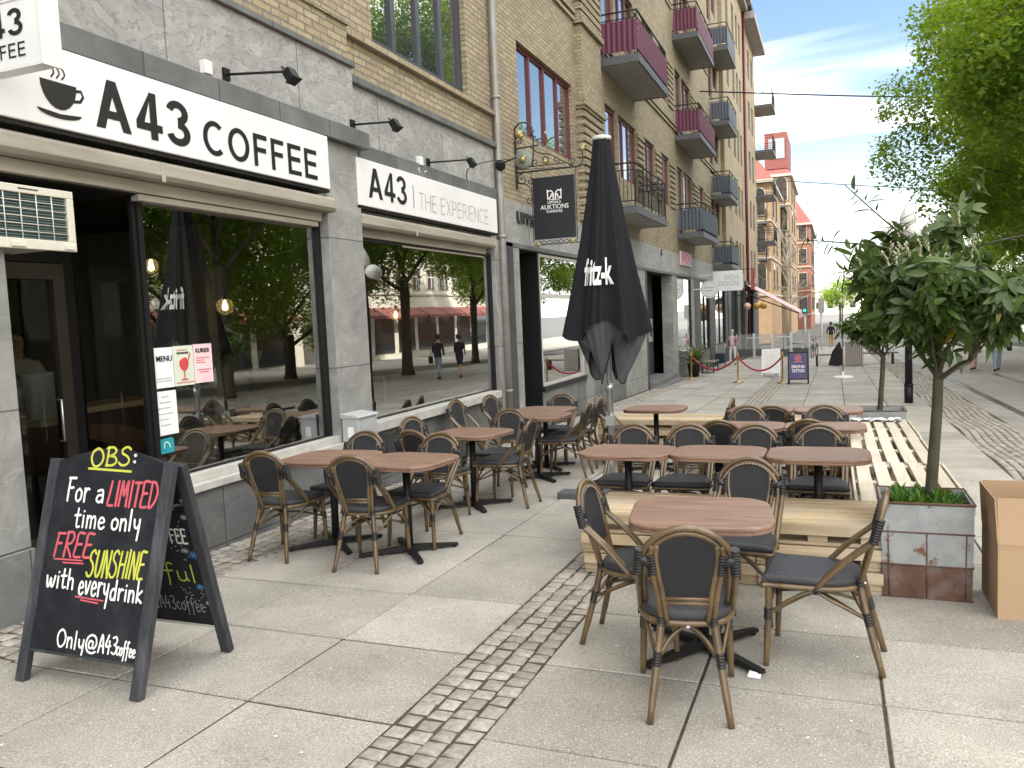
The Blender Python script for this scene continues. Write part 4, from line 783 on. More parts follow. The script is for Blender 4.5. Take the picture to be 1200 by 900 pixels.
def street_tree(label, loc, H, Rad, zc, seed, nleaf, lm='street_leaf'):
    T = thing('street_tree', label, 'tree', loc, 0, 'street trees across from the cafe'); rg = random.Random(seed)
    b = MB(); b.tube([(0, 0, -.1), (.02, 0, .3), (.05, .05, 2), (0, .1, zc*.9)], [.34, .26, .22, .19], 12); cl = []
    for i in range(13):
        a = i*2.4+rg.uniform(-.3, .3); t = i/12; z = zc+(H-zc)*(.10+.80*t); q = Rad*(1.02-.62*abs(t-.30)**1.3)*rg.uniform(.78, 1.0); tip = (q*.66*math.cos(a), q*.66*math.sin(a), z)
        limb(b, (0, .1, zc*.75+(H-zc)*.42*t), tip, .10*(1-.5*t), .03, rg); cl.append((*tip, Rad*rg.uniform(.34, .48)))
        for j in range(3): a2 = a+rg.uniform(-.8, .8); q2 = q*rg.uniform(.85, 1.12); tp = (q2*math.cos(a2), q2*math.sin(a2), z+rg.uniform(-1.6, .9)); limb(b, tip, tp, .03, .012, rg, seg=4, n=5); cl.append((*tp, Rad*rg.uniform(.17, .30)))
    cl.append((0, 0, H-Rad*.35, Rad*.42)); cl.append((0, 0, (H+zc)/2, Rad*.55))
    b.build('trunk', 'bark', T, world=False); leaf_cloud('crown', cl, nleaf, .135, lm, T, seed, shell=.45)
    return T
trA = street_tree('leafy linden at the right edge, its crown the nearest of the tall street trees', (7.9, 20.5, gz(20)), 15.5, 5.3, 4.6, 3, 150000)
trB = street_tree('tall linden whose crown spreads furthest left over the street behind the potted laurel', (8.3, 33, gz(33)), 16.0, 5.6, 5.0, 11, 150000)
def tree_copy(src, label, loc, rz, s=1.0):
    c = copy_tree(src); c['label'] = label; c.location = loc; c.rotation_euler = (0, 0, rz); c.scale = (s, s, s); return c
tree_copy(trA, 'linden third back in the street row, its foliage between the laurel and the far crowns', (10.8, 46, gz(46)), 2.1, 1.0)
tree_copy(trB, 'furthest linden of the street row standing past the side street', (12.6, 60, gz(60)), 4.0, .95)
trC = street_tree('low branched sunny maple across the street mirrored in the first cafe window', (13.2, 23.5, gz(23)), 12.5, 5.0, 1.9, 31, 80000, 'maple_leaf')
tree_copy(trC, 'low branched sunny maple mirrored at the right half of the first cafe window', (13.6, 31.5, gz(31)), 2.2, 1.0)
tree_copy(trC, 'low branched maple across the street nearest the chalkboard, mirrored beside the posters', (13.0, 15.5, gz(15)), 3.1, .95)
tg = thing('small_tree', 'small yellow green tree glowing in the sun at the far end of the street', 'tree', (1.0, 150, gz(60)))
b = MB(); b.tube([(0, 0, -.1), (0, 0, 3)], [.2, .15], 8); b.build('trunk', 'bark', tg, world=False); leaf_cloud('crown', [(0, 0, 4.5, 2.6), (1, 0, 6, 1.6), (-1.5, 0, 4, 1.6)], 4000, .3, 'street_leaf', tg, 5)
bt = thing('bare_tree', 'thin pale tree with bare spring branches in front of the orange houses', 'tree', (-3.3, 66, gz(62))); rg = random.Random(4); b = MB(); b.tube([(0, 0, -.1), (0, 0, 2.6), (.1, 0, 5), (0, 0, 8.6)], [.14, .12, .09, .03], 8)
for i in range(26): a = rg.uniform(0, 6.28); z = 2.6+i*.22; q = (2.1-.05*i)*rg.uniform(.6, 1.1); p = limb(b, (0, 0, z), (q*math.cos(a), q*math.sin(a), z+rg.uniform(.5, 1.6)), .04, .012, rg, seg=4, n=5); e_ = p[-1]; [limb(b, p[2], (e_[0]+rg.uniform(-.7, .7), e_[1]+rg.uniform(-.7, .7), e_[2]+rg.uniform(-.3, .8)), .018, .008, rg, seg=3, n=4) for _ in range(3)]
b.build('trunk', 'stone_trim', bt, world=False)

# ---------------------------------------------------------------- grotesque capitals drawn as strokes
def _arc(cx, cy, rx, ry, a0, a1, n=20): return [(cx+rx*math.cos(R_(a0+(a1-a0)*i/n)), cy+ry*math.sin(R_(a0+(a1-a0)*i/n))) for i in range(n+1)]
def sans(s, M, x0, x1, z0, z1, w, m_, parent, gap=.16, name='lettering'):
    h = w/2
    def V(x): return ('p', [(x-h, 0), (x+h, 0), (x+h, 1), (x-h, 1)])
    def Hb(a, b, z): return ('p', [(a, z-h), (b, z-h), (b, z+h), (a, z+h)])
    def D(xa, za, xb, zb, k=1.12): q = h*k; return ('p', [(xa-q, za), (xa+q, za), (xb+q, zb), (xb-q, zb)])
    def A(*a): return ('r', _arc(*a))
    o = {'A': (.74, [D(h*1.12, 0, .37, 1), D(.74-h*1.12, 0, .37, 1), Hb(.17, .57, .30)]), '4': (.60, [('p', [(.40-h, 0), (.40+h, 0), (.40+h, 1), (.40-h, 1)]), Hb(0, .60, .26), ('p', [(.0, .26+h), (.0+w*1.15, .26+h), (.40-h+.02, .86), (.40-h+.02, 1)])]),
         '3': (.58, [A(.275, .735, .275-h, .265-h, 168, -88), A(.28, .28, .30-h, .28-h, 92, -168)]), 'C': (.70, [A(.40, .5, .40-h, .5-h, 48, 312, 30)]), 'O': (.80, [A(.40, .5, .40-h, .5-h, 0, 360, 36)]), 'F': (.55, [V(h), Hb(w, .55, 1-h), Hb(w, .50, .52)]), 'E': (.60, [V(h), Hb(w, .60, 1-h), Hb(w, .56, .52), Hb(w, .60, h)]),
         'T': (.60, [V(.30), ('p', [(0, 1-w), (.30-h, 1-w), (.30-h, 1), (0, 1)]), ('p', [(.30+h, 1-w), (.60, 1-w), (.60, 1), (.30+h, 1)])]), 'H': (.68, [V(h), V(.68-h), Hb(w, .68-w, .52)]), 'X': (.64, [D(h, 0, .64-h, 1), D(.64-h, 0, h, 1)]), 'P': (.62, [V(h), ('r', [(w, 1-h), (.34, 1-h)]+_arc(.34, .72, .28-h, .28-h, 90, -90, 14)+[(w, .44+h)])]), 'R': (.66, [V(h), ('r', [(w, 1-h), (.36, 1-h)]+_arc(.36, .73, .27-h, .27-h, 90, -90, 14)+[(w, .46+h)]), D(.64-h, 0, .38, .46)]),
         'I': (w, [V(h)]), 'N': (.68, [V(h), V(.68-h), D(.68-h*1.1, 0, h*1.1, 1)]), ' ': (.22, [])}
    tot = sum(o[c][0]+gap for c in s)-gap; k = (x1-x0)/tot; H = z1-z0; x = x0; mb = MB(); lift = 0
    for c in s:
        wd, st_ = o[c]
        for kind, P in st_:
            lift = (lift+1) % 6
            if kind == 'r':
                n = len(P); Lf, Rt = [], []
                for i in range(n):
                    t = Vector(P[min(i+1, n-1)])-Vector(P[max(i-1, 0)])
                    if i in (0, n-1) and (Vector(P[0])-Vector(P[-1])).length < 1e-6: t = Vector(P[1])-Vector(P[-2])
                    t.normalize(); nn = Vector((-t.y, t.x))*h; q = Vector(P[i]); Lf.append(q+nn); Rt.append(q-nn)
                for i in range(n-1): mb.add([M @ Vector((x+q.x*k, z0+q.y*H, .0025+.0004*lift)) for q in (Rt[i], Rt[i+1], Lf[i+1], Lf[i])], [(0, 1, 2, 3)])
            else: mb.add([M @ Vector((x+px*k, z0+pz*H, .0025+.0004*lift)) for px, pz in P], [(0, 1, 2, 3)])
        x += (wd+gap)*k
    return mb.build(name, m_, parent)

# ---------------------------------------------------------------- signs on the cafe
def fascia(name, label, y0, y1, z0, z1, X, X0):
    T = thing(name, label, 'sign', (X, (y0+y1)/2, z0)); m = MB(); m.box(X0, X, y0, y1, z0, z1); m.build('panel', 'white_panel', T, bevel=.008)
    e = MB(); e.box(X0-.002, X-.02, y0-.012, y1+.012, z0-.03, z0-.002); e.build('edge_trim', 'dark_metal', T); return T
S1 = fascia('fascia_sign', 'wide white sign with black cup emblem and A43 COFFEE lettering above the cafe entrance', 3.58, 7.075, 3.155, 3.675, -4.68, -4.85)
WX = WALLX(-4.68, 0, 0)
sans('A43', WX, 4.28, 5.17, 3.225, 3.565, .165, 'letter_black', S1, .12); sans('COFFEE', WX, 5.31, 6.86, 3.215, 3.495, .15, 'letter_black', S1, .17)
m = MB()                                                             # cup emblem: bowl, handle, saucer, three wisps of steam
bowl = [(3.87, 3.45)]+[(4.005+.135*math.cos(math.pi+math.pi*i/12)*(1 if i < 12 else 1), 3.45+.175*math.sin(math.pi+math.pi*i/12)*1.0) for i in range(1, 12)]+[(4.14, 3.45)]
m.prism(bowl, .0015, .0045, WX); ribbon(m, [(4.13, 3.42), (4.175, 3.43), (4.19, 3.395), (4.165, 3.36), (4.11, 3.35)], .02, WX, .003)
m.prism([(3.835, 3.262)]+[(4.0+.165*math.cos(a), 3.262+.045*math.sin(a)) for a in [math.pi+math.pi*i/10 for i in range(1, 10)]]+[(4.165, 3.262), (4.0, 3.247)], .0015, .0045, WX)
for k in range(3): ribbon(m, spline([(3.955+.04*k, 3.475), (3.978+.04*k, 3.51), (3.955+.04*k, 3.555), (3.935+.04*k, 3.60)], 5), .011, WX, .003)
m.build('cup_emblem', 'letter_black', S1)
S2 = fascia('fascia_sign', 'narrower white sign reading A43 and THE EXPERIENCE over the second cafe window', 7.80, 11.75, 3.095, 3.61, -4.80, -4.93)
WX2 = WALLX(-4.80, 0, 0)
sans('A43', WX2, 8.0, 8.88, 3.2, 3.535, .15, 'letter_black', S2, .10); sans('THE EXPERIENCE', WX2, 9.2, 11.38, 3.195, 3.405, .055, 'letter_grey', S2, .20)
m = MB(); m.box(9.04, 9.062, 3.19, 3.47, .001, .005, WX2); m.build('divider', 'letter_grey', S2)
S3 = thing('hanging_sign', 'white box sign reading A43 COFFEE sticking out over the pavement at the top left corner', 'sign', (-4.46, 3.5, 3.34))
m = MB(); m.box(-4.80, -4.125, 3.44, 3.56, 3.345, 3.715); m.build('box', 'white_panel', S3, bevel=.01, world=True); m = MB(); m.box(-4.81, -4.118, 3.435, 3.447, 3.335, 3.35); m.box(-4.81, -4.118, 3.435, 3.447, 3.712, 3.725); m.box(-4.132, -4.114, 3.434, 3.566, 3.335, 3.725); m.build('frame', 'plastic_white', S3)
FY = frame((0, 3.44, 0), (1, 0, 0), (0, 0, 1)); sans('A43', FY, -4.69, -4.25, 3.52, 3.67, .16, 'letter_black', S3, .12); sans('COFFEE', FY, -4.70, -4.245, 3.40, 3.48, .13, 'letter_black', S3, .17)
m = MB(); m.tube([(-4.9, 3.5, 3.6), (-4.8, 3.5, 3.6)], .02); m.build('bracket', 'dark_metal', S3)

def spot(label, y, z, X, L, tz, ty):
    T = thing('spot_lamp', label, 'lamp', (X, y, z), 0, 'spot lamps over the cafe signs'); m = MB(); tip = Vector((X+L, y+ty, z+tz)); m.tube([(X, y, z), tip], .011, 8); m.box(X-.02, X+.02, y-.04, y+.04, z-.05, z+.05); m.build('arm', 'black_paint', T)
    h = MB(); Mx = frame(tip, (0, 1, 0), (-.5, 0, .86)); h.box(-.05, .05, -.095, .0, -.03, .045, Mx); h.box(-.06, .06, -.105, -.095, -.038, .055, Mx); h.tube([Mx @ Vector((-.058, -.045, 0)), Mx @ Vector((-.058, .03, 0)), Mx @ Vector((.058, .03, 0)), Mx @ Vector((.058, -.045, 0))], .006, 6); h.build('lamp_head', 'black_paint', T)
spot('black spot lamp on long arm over the COFFEE lettering', 5.76, 3.96, -4.79, .62, -.06, .02); spot('black spot lamp above the left end of the second white sign', 7.72, 3.93, -4.79, .44, .0, .10); spot('black spot lamp above the right end of the second white sign near the downpipe', 9.72, 3.86, -4.92, .50, .02, .22)
for lab, y, z, X in (('small white junction box left of the first spot lamp', 5.50, 3.95, -4.78), ('small white junction box beside the third spot lamp', 9.45, 3.84, -4.91)):
    T = thing('junction_box', lab, 'junction box', (X, y, z)); m = MB(); m.box(X-.02, X+.05, y-.042, y+.042, z-.06, z+.05); m.build('housing', 'plastic_white', T, bevel=.008); c = MB(); c.tube(spline([(X+.02, y-.03, z-.07), (X+.03, y-.06, z-.13), (X+.02, y+.03, z-.15), (X+.03, y+.14, z-.11)], 5), .007, 6); c.build('cable', 'plastic_white', T)
T = thing('spot_lamp', 'short black lamp on the downpipe, its cable looping down the stone', 'lamp', (-4.8, 12.0, 4.17), 0, 'spot lamps over the cafe signs'); m = MB(); m.tube([(-4.87, 12.0, 4.17), (-4.45, 11.75, 4.2)], .012); m.sphere((-4.82, 12.03, 4.17), .085, 12, 8); m.build('arm', 'black_paint', T); m = MB(); m.tube(spline([(-4.5, 11.78, 4.19), (-4.75, 11.3, 4.1), (-4.9, 10.95, 3.95), (-4.9, 10.95, 3.66)], 6), .006, 5); m.build('cable', 'black_paint', T)

# air conditioner over the door
T = thing('air_conditioner', 'cream window air conditioner with wire grille hanging over the cafe door', 'air conditioner', (-5.0, 3.8, 2.37))
m = MB(); m.box(-5.35, -4.78, 3.46, 4.09, 2.39, 2.75); m.build('housing', 'ac_cream', T, bevel=.01)
f = MB(); f.box(-4.78, -4.745, 3.45, 4.10, 2.715, 2.765); f.box(-4.78, -4.745, 3.45, 4.10, 2.365, 2.43); f.box(-4.78, -4.745, 3.45, 3.49, 2.43, 2.715); f.box(-4.78, -4.745, 4.05, 4.10, 2.43, 2.715); f.box(-4.745, -4.735, 3.62, 3.72, 2.375, 2.41); f.box(-4.745, -4.735, 4.0, 4.08, 2.375, 2.41); f.build('front_frame', 'ac_cream', T, bevel=.006)
n = MB(); n.box(-4.782, -4.776, 3.49, 4.05, 2.43, 2.715)
for i in range(16): n.box(-4.776, -4.762, 3.49, 4.05, 2.435+i*.0175, 2.441+i*.0175)
n.build('fins', 'ac_fin', T); n = MB()
for i in range(1, 6): n.tube([(-4.755, 3.49, 2.43+i*.0475), (-4.755, 4.05, 2.43+i*.0475)], .003, 5)
for i in range(1, 5): n.tube([(-4.752, 3.49+i*.112, 2.43), (-4.752, 3.49+i*.112, 2.715)], .004, 5)
n.build('grille', 'ac_cream', T)
m = MB(); m.box(-4.7449, -4.744, 3.70, 3.84, 2.737, 2.746); m.build('badge', 'dark_metal', T)

# grey street cabinet against the pier
T = thing('utility_cabinet', 'grey metal utility cabinet against the stone pier between the two cafe windows', 'cabinet', (-4.70, 7.38, gz(7.2)))
m = MB(); m.box(-4.80, -4.595, 7.2, 7.57, gz(7.2)-.01, .82); m.build('housing', 'cabinet_grey', T, bevel=.008); m = MB(); m.prism([(-4.81, .82), (-4.58, .82), (-4.58, .835), (-4.6, .845), (-4.8, .87), (-4.81, .86)], 7.185, 7.585, Matrix(((1, 0, 0, 0), (0, 0, 1, 0), (0, 1, 0, 0), (0, 0, 0, 1)))); m.build('lid', 'cabinet_grey', T, bevel=.004)
m = MB(); m.box(-4.594, -4.589, 7.23, 7.54, .1, .78); m.build('door', 'cabinet_grey', T); m = MB(); m.box(-4.73, -4.66, 7.196, 7.199, .62, .73); m.build('notice', 'paper', T); m = MB(); m.tube([(-4.588, 7.30, .55), (-4.58, 7.30, .55)], .02, 10); m.build('lock', 'alu', T)

# posters and sticker inside the first window
def poster(name, label, y0, y1, z0, z1, m_, tilt=0.0):
    T = thing(name, label, 'poster', (-4.95, (y0+y1)/2, z0)); m = MB(); m.box(-4.951, -4.949, y0, y1, z0, z1); m.build('sheet', m_, T); return T
PX = WALLX(-4.949, 0, 0)
P = poster('poster', 'white MENU poster, leftmost in the upper row taped inside the cafe window', 4.895, 5.085, 1.36, 1.68, 'paper')
def print_lines(P, rows, m_='letter_grey'):                          # lines of small print, too small to read
    m = MB()
    for a, b_, z in rows:
        y = a
        while y < b_-.006: q = rnd.uniform(.008, .022); m.box(y, min(y+q, b_), z-.004, z+.004, .001, .002, PX); y += q+.005
    m.build('small_print', m_, P)
text('MENU', PX, 4.91, 5.07, 1.57, 1.615, 'letter_black', P, bold=.004); print_lines(P, [(4.885, 5.06, 1.435), (4.885, 5.065, 1.415)])
P = poster('poster', 'green poster with a red spritz glass, middle of the upper row in the window', 5.09, 5.31, 1.36, 1.685, 'paper_green')
print_lines(P, [(5.135, 5.24, 1.65), (5.11, 5.30, 1.385)], 'print_red'); print_lines(P, [(5.13, 5.26, 1.63), (5.13, 5.26, 1.622)], 'letter_black'); m = MB(); m.prism([(5.15, 1.56)]+[(5.20+.05*math.cos(a), 1.54+.06*math.sin(a)) for a in [math.pi+math.pi*i/8 for i in range(9)]]+[(5.25, 1.56), (5.22, 1.59), (5.18, 1.58)], .002, .004, PX); ribbon(m, [(5.20, 1.49), (5.20, 1.41)], .012, PX, .003); ribbon(m, [(5.165, 1.41), (5.235, 1.41)], .01, PX, .003); ribbon(m, [(5.23, 1.53), (5.275, 1.62)], .012, PX, .003); m.build('drawing', 'print_red', P)
P = poster('poster', 'pink and white poster, rightmost of the three in the upper row in the window', 5.315, 5.53, 1.365, 1.69, 'paper_pink')
text('KURSER', PX, 5.34, 5.50, 1.62, 1.655, 'letter_black', P); print_lines(P, [(5.34, 5.49, 1.575), (5.34, 5.43, 1.555), (5.34, 5.46, 1.535), (5.34, 5.51, 1.475), (5.37, 5.48, 1.455)], 'print_red')
P = poster('notice_sheet', 'single white notice sheet taped under the MENU poster', 4.895, 5.09, .985, 1.335, 'paper')
print_lines(P, [(4.87+.21*a, 4.87+.21*b_, 1.29-.045*i) for i, (a, b_) in enumerate(((.3, .7), (.2, .8), (.1, .75), (.1, .8), (.1, .6), (.2, .7)))])
T = thing('sticker', 'turquoise sticker low on the cafe window under the notice sheet', 'sticker', (-4.985, 4.93, .85)); m = MB(); m.prism(rrect(.15, .12, .02, 4, 4.955, .90), .0, .002, WALLX(-4.952, 0, 0)); m.build('sheet', 'sticker_teal', T); m = MB(); ribbon(m, spline([(4.925, .885), (4.93, .92), (4.955, .93), (4.98, .91), (4.985, .885)], 5), .008, WALLX(-4.950, 0, 0)); m.build('emblem', 'white_print', T)

# ---------------------------------------------------------------- bistro chairs
def make_chair():
    T = thing('bistro_chair', 'x', 'chair', (0, 0, 0), 0, 'dark bistro chairs of the cafe terrace')
    # seat: straight front, rounded back
    P = [(-.215, .20), (-.20, .225), (.20, .225), (.215, .20), (.212, .0), (.19, -.12), (.14, -.195), (.06, -.225), (-.06, -.225), (-.14, -.195), (-.19, -.12), (-.212, .0)]
    P = [(p.x, p.y) for p in spline([(x, y, 0) for x, y in P], 3, True)]
    m = MB(); n = len(P); rings = []
    for k, z in ((.96, .425), (1.0, .432), (1.0, .452), (.975, .463), (.9, .468), (.5, .462)): rings.append([(x*k, y*k, z) for x, y in P])
    vs = [p for rg in rings for p in rg]; fs = []
    for i in range(len(rings)-1):
        for j in range(n): fs.append((i*n+j, i*n+(j+1) % n, (i+1)*n+(j+1) % n, (i+1)*n+j))
    fs.append(tuple((len(rings)-1)*n+j for j in range(n))); fs.append(tuple(range(n-1, -1, -1))); m.add(vs, fs, True); m.build('seat', 'chair_seat', T, False)
    m = MB(); m.tube([(x*.985, y*.985, .414) for x, y in P], .0145, 7, True); sf = m.build('seat_frame', 'bamboo', T, False)
    # back plane: shoulders at z=.70, apex .875, leaning back
    def bp(u, z): return Vector((u, -.225-(z-.43)*.275, z))
    def arch(w, zs, h, n=14): return [bp(w*math.cos(math.pi*i/n), zs+h*math.sin(math.pi*i/n)) for i in range(n+1)]
    m = MB()
    for w, zs, h, off, r in ((.206, .665, .205, .0, .0150), (.180, .665, .180, .004, .0135)):
        a = arch(w, zs, h); a = [Vector((p.x, p.y+off, p.z)) for p in a]
        lo = lambda sx: spline([Vector((sx*(w+.0), -.02+off, .405)), Vector((sx*(w+.002), -.155+off, .55)), Vector((sx*w, a[0].y, .665))], 5)
        R = lo(1); Lq = lo(-1); m.tube(R[:-1]+a+Lq[::-1][1:], r, 8)
    bf = m.build('back_frame', 'bamboo', T, False)
    m = MB()
    for sx in (1, -1):
        for dx in (0, -.023):
            m.tube(spline([bp(sx*(.112+dx), .415), bp(sx*(.128+dx), .56), bp(sx*(.152+dx), .71), bp(sx*(.148+dx), .79)], 5), .0128, 7)
    for z in (.535, .512): m.tube([bp(-.125, z), bp(.125, z)], .0098, 7)
    m.build('back_post', 'bamboo', T, False)
    pts = [bp(.118, .545), bp(.140, .64), bp(.165, .695)]+arch(.166, .69, .150)[1:-1]+[bp(-.165, .695), bp(-.140, .64), bp(-.118, .545)]
    def sh(p, d): return (p.x, p.y+d, p.z)
    m = MB(); k = len(pts); m.add([sh(p, .007) for p in pts]+[sh(p, -.004) for p in pts], [tuple(range(k)), tuple(range(2*k-1, k-1, -1))]+[(i, (i+1) % k, k+(i+1) % k, k+i) for i in range(k)])
    b = m.build('backrest', 'chair_mesh', T, False)
    m = MB(); q = arch(.168, .69, .152, 26)
    for i in range(0, 26): m.tube([sh(q[i], .004), (q[i].x*.985, q[i].y+.018, q[i].z), sh(q[i]+(q[i+1]-q[i])*.5, .013)], .0032, 4)
    m.build('lacing', 'lacing_pale', b, False)
    legs = []
    for sx in (1, -1):
        m = MB(); m.tube(spline([(sx*.200, .195, .425), (sx*.204, .20, .25), (sx*.214, .212, 0.0)], 5), [.0172]*9+[.015, .015], 9); m.tube([(sx*.214, .212, 0), (sx*.214, .212, .012)], .0142, 8); legs.append(m.build('leg', 'bamboo', T, False))
        m = MB(); m.tube(spline([(sx*.112, -.222, .43), (sx*.134, -.255, .27), (sx*.172, -.325, 0.0)], 5), [.0178]*9+[.0155, .0155], 9); legs.append(m.build('leg', 'bamboo', T, False))
    m = MB()
    m.tube(spline([(-.136, -.258, .262), (-.07, -.20, .345), (0, -.175, .385), (.07, -.20, .345), (.136, -.258, .262)], 5), .0095, 7)
    for sx in (1, -1):
        m.tube(spline([(sx*.136, -.258, .262), (sx*.175, -.1, .35), (sx*.19, -.01, .392), (sx*.2, .10, .34), (sx*.204, .20, .262)], 5), .009, 7)
        m.tube(spline([(sx*.136, -.258, .262), (0, -.02, .335), (-sx*.204, .20, .262)], 5), .009, 7)
        m.tube(spline([(sx*.204, .20, .262), (sx*.09, .185, .37), (0, .18, .395)], 4), .009, 7)
    m.build('stretcher', 'bamboo', T, False)
    def wrap(m, a, b, r, turns=5):
        a = Vector(a); b = Vector(b)
        for i in range(turns): t0 = i/turns; t1 = (i+.9)/turns; m.tube([a.lerp(b, t0), a.lerp(b, (t0+t1)/2), a.lerp(b, t1)], [r*.9, r, r*.9], 9)
    for i, sx in enumerate((1, -1)):
        m = MB(); wrap(m, (sx*.203, .20, .295), (sx*.206, .203, .235), .0205); m.build('lashing', 'lashing_black', legs[2*i], False)
        m = MB(); wrap(m, (sx*.132, -.25, .295), (sx*.140, -.266, .232), .0205); m.build('lashing', 'lashing_black', legs[2*i+1], False)
        m = MB(); wrap(m, (sx*.204, -.02, .42), (sx*.205, -.04, .39), .019, 3); m.build('lashing', 'lashing_black', sf, False)
        m = MB(); wrap(m, (sx*.113, -.224, .45), (sx*.114, -.226, .40), .020, 4); m.build('lashing', 'lashing_black', sf, False)
        q0, q1 = bp(sx*.150, .70), bp(sx*.205, .735); m = MB(); m.tube([q0, q1], .024, 8); wrap(m, bp(sx*.198, .775), bp(sx*.206, .655), .024, 9); wrap(m, bp(sx*.150, .745), bp(sx*.142, .655), .022, 7); m.build('lashing', 'lashing_black', bf, False)
    m = MB(); m.sphere((0, -.238, .405), .014, 10, 6, .5); m.build('badge', 'alu', T, False)
    return T
proto = make_chair(); first = [True]
def chair(x, y, rz, label):
    c = proto if first[0] else copy_tree(proto); first[0] = False
    c.location = (x, y, gz(y)); c.rotation_euler = (-SL*math.cos(R_(rz))*1.0, SL*math.sin(R_(rz))*0, R_(rz)); c.rotation_mode = 'XYZ'
    M = Matrix.Rotation(-SL, 4, 'X') @ Matrix.Rotation(R_(rz), 4, 'Z'); c.rotation_euler = M.to_euler('XYZ'); c['label'] = label; return c
chair(-.655, 3.71, 11, 'nearest chair of the terrace, its mesh back to the viewer, before the nearest table')
chair(-.97, 4.30, -93, 'chair on the left side of the nearest table, turned right towards it')
chair(-.11, 4.34, 86, 'chair on the right side of the nearest table beside the rusty planter, seen in profile')
chair(-.54, 4.92, 174, 'chair facing the viewer between the nearest table and the stacked pallet bench')
chair(-4.15, 5.38, 4, 'chair seen from behind at the left of the two joined tables, nearest the cafe window')
chair(-3.32, 5.30, 7, 'chair seen from behind at the right of the two joined tables under the window')
chair(-3.98, 5.99, 180, 'chair facing the viewer behind the left joined table, in front of the utility cabinet')
chair(-3.20, 5.92, 177, 'chair facing the viewer at the far side of the right joined table under the window')
chair(-3.50, 6.76, -12, 'chair turned away, mostly hidden, on the near side of the table below the second window')
chair(-3.86, 7.46, -105, 'chair by the wall left of the table below the second window, facing the street')
chair(-3.37, 8.02, 180, 'chair facing the viewer at the far side of the table below the second window')
chair(-3.12, 7.50, 88, 'chair in profile with its back to the street at the table below the second window')
chair(-4.32, 9.55, -100, 'left of two chairs by the sill at the right end of the second window')
chair(-4.15, 10.25, -106, 'right of two chairs by the sill at the right end of the second window')
chair(-3.03, 9.14, 93, 'chair with its back to the umbrella pole at the nearer far left table')
chair(-3.09, 9.86, 91, 'chair with its back to the umbrella pole at the further far left table')
chair(-3.44, 10.12, 180, 'furthest chair of the left group, facing the viewer before the auction house window')
chair(-2.54, 10.20, -92, 'chair left of the lone back table behind the umbrella pole, facing right')
chair(-1.66, 6.69, 180, 'leftmost of the four chairs facing the viewer in the row of three joined tables')
chair(-1.17, 6.72, 181, 'second from the left of the four chairs facing the viewer behind the joined tables')
chair(-.63, 6.76, 180, 'third from the left of the four chairs facing the viewer behind the joined tables')
chair(-.13, 6.78, 179, 'rightmost of the four chairs facing the viewer, next to the slatted pallets')
chair(-.98, 7.72, 2, 'left chair turned away from the viewer at the second row of right hand tables')
chair(-.20, 7.83, -3, 'right chair turned away from the viewer at the second row of right hand tables')
chair(-.85, 8.42, 180, 'left chair facing the viewer at the second row of right hand tables')
chair(-.10, 8.50, 180, 'right chair facing the viewer at the second row of right hand tables')
chair(-.63, 9.12, 4, 'left chair turned away from the viewer at the rearmost row of tables')
chair(-.09, 9.22, 0, 'right chair turned away from the viewer at the rearmost row of tables')
chair(-1.45, 9.75, 88, 'chair in profile leaning right beside the lone back table')

# ---------------------------------------------------------------- tables
def make_table():
    T = thing('cafe_table', 'x', 'table', (0, 0, 0), 0, 'brown cafe tables of the terrace')
    m = MB(); n = 7; vs = []; prof = ((.0, .715), (.006, .709), (.014, .712), (.016, .722), (.010, .727), (.016, .733), (.016, .744), (.010, .750), (.0, .752)); ring = []
    for off, z in prof: ring.append([(x, y, z) for x, y in rrect(.69+2*off, .69+2*off, .17+off, n)])
    k = len(ring[0]); vs = [p for rg in ring for p in rg]; fs = [tuple(range(k-1, -1, -1))]
    for i in range(len(ring)-1):
        for j in range(k): fs.append((i*k+j, i*k+(j+1) % k, (i+1)*k+(j+1) % k, (i+1)*k+j))
    fs.append(tuple((len(ring)-1)*k+j for j in range(k))); m.add(vs, fs, False); m.build('tabletop', 'table_wood', T, False)
    m = MB(); m.tube([(0, 0, .03), (0, 0, .70)], .031, 14); m.build('post', 'black_paint', T, False)
    m = MB(); m.box(-.16, .16, -.16, .16, .695, .708); m.build('mounting_plate', 'black_paint', T, False)
    m = MB()
    for a in (45, 135, 225, 315):
        M = Matrix.Rotation(R_(a), 4, 'Z'); m.add([M @ Vector(p) for p in ((0, -.032, .018), (.40, -.022, .014), (.40, .022, .014), (0, .032, .018), (0, -.028, .065), (.40, -.02, .034), (.40, .02, .034), (0, .028, .065))], [(0, 3, 2, 1), (4, 5, 6, 7), (0, 1, 5, 4), (1, 2, 6, 5), (2, 3, 7, 6), (3, 0, 4, 7)])
        m.tube([M @ Vector((.37, 0, 0)), M @ Vector((.37, 0, .016))], .019, 8)
    m.build('base', 'black_paint', T, False, bevel=.003); return T
tproto = make_table(); tfirst = [True]
def table(x, y, rz, label, sx=1.0, sy=1.0):
    c = tproto if tfirst[0] else copy_tree(tproto); tfirst[0] = False; M = Matrix.Rotation(-SL, 4, 'X') @ Matrix.Rotation(R_(rz), 4, 'Z'); c.location = (x, y, gz(y)); c.rotation_euler = M.to_euler('XYZ'); c.scale = (sx, sy, 1); c['label'] = label
table(-.66, 4.24, 8, 'nearest reddish brown cafe table with rounded corners and four chairs around it', 1.0, 1.03)
table(-3.90, 5.66, 4, 'left of the two joined tables under the first cafe window'); table(-3.17, 5.60, -4, 'right of the two joined tables, the one further from the window')
table(-3.38, 7.33, -6, 'single table below the second cafe window beyond the two joined ones'); table(-3.25, 8.93, 0, 'nearer of the two pushed together tables at the far end of the cafe wall'); table(-3.42, 9.67, 0, 'further of the two pushed together tables at the far end of the cafe wall')
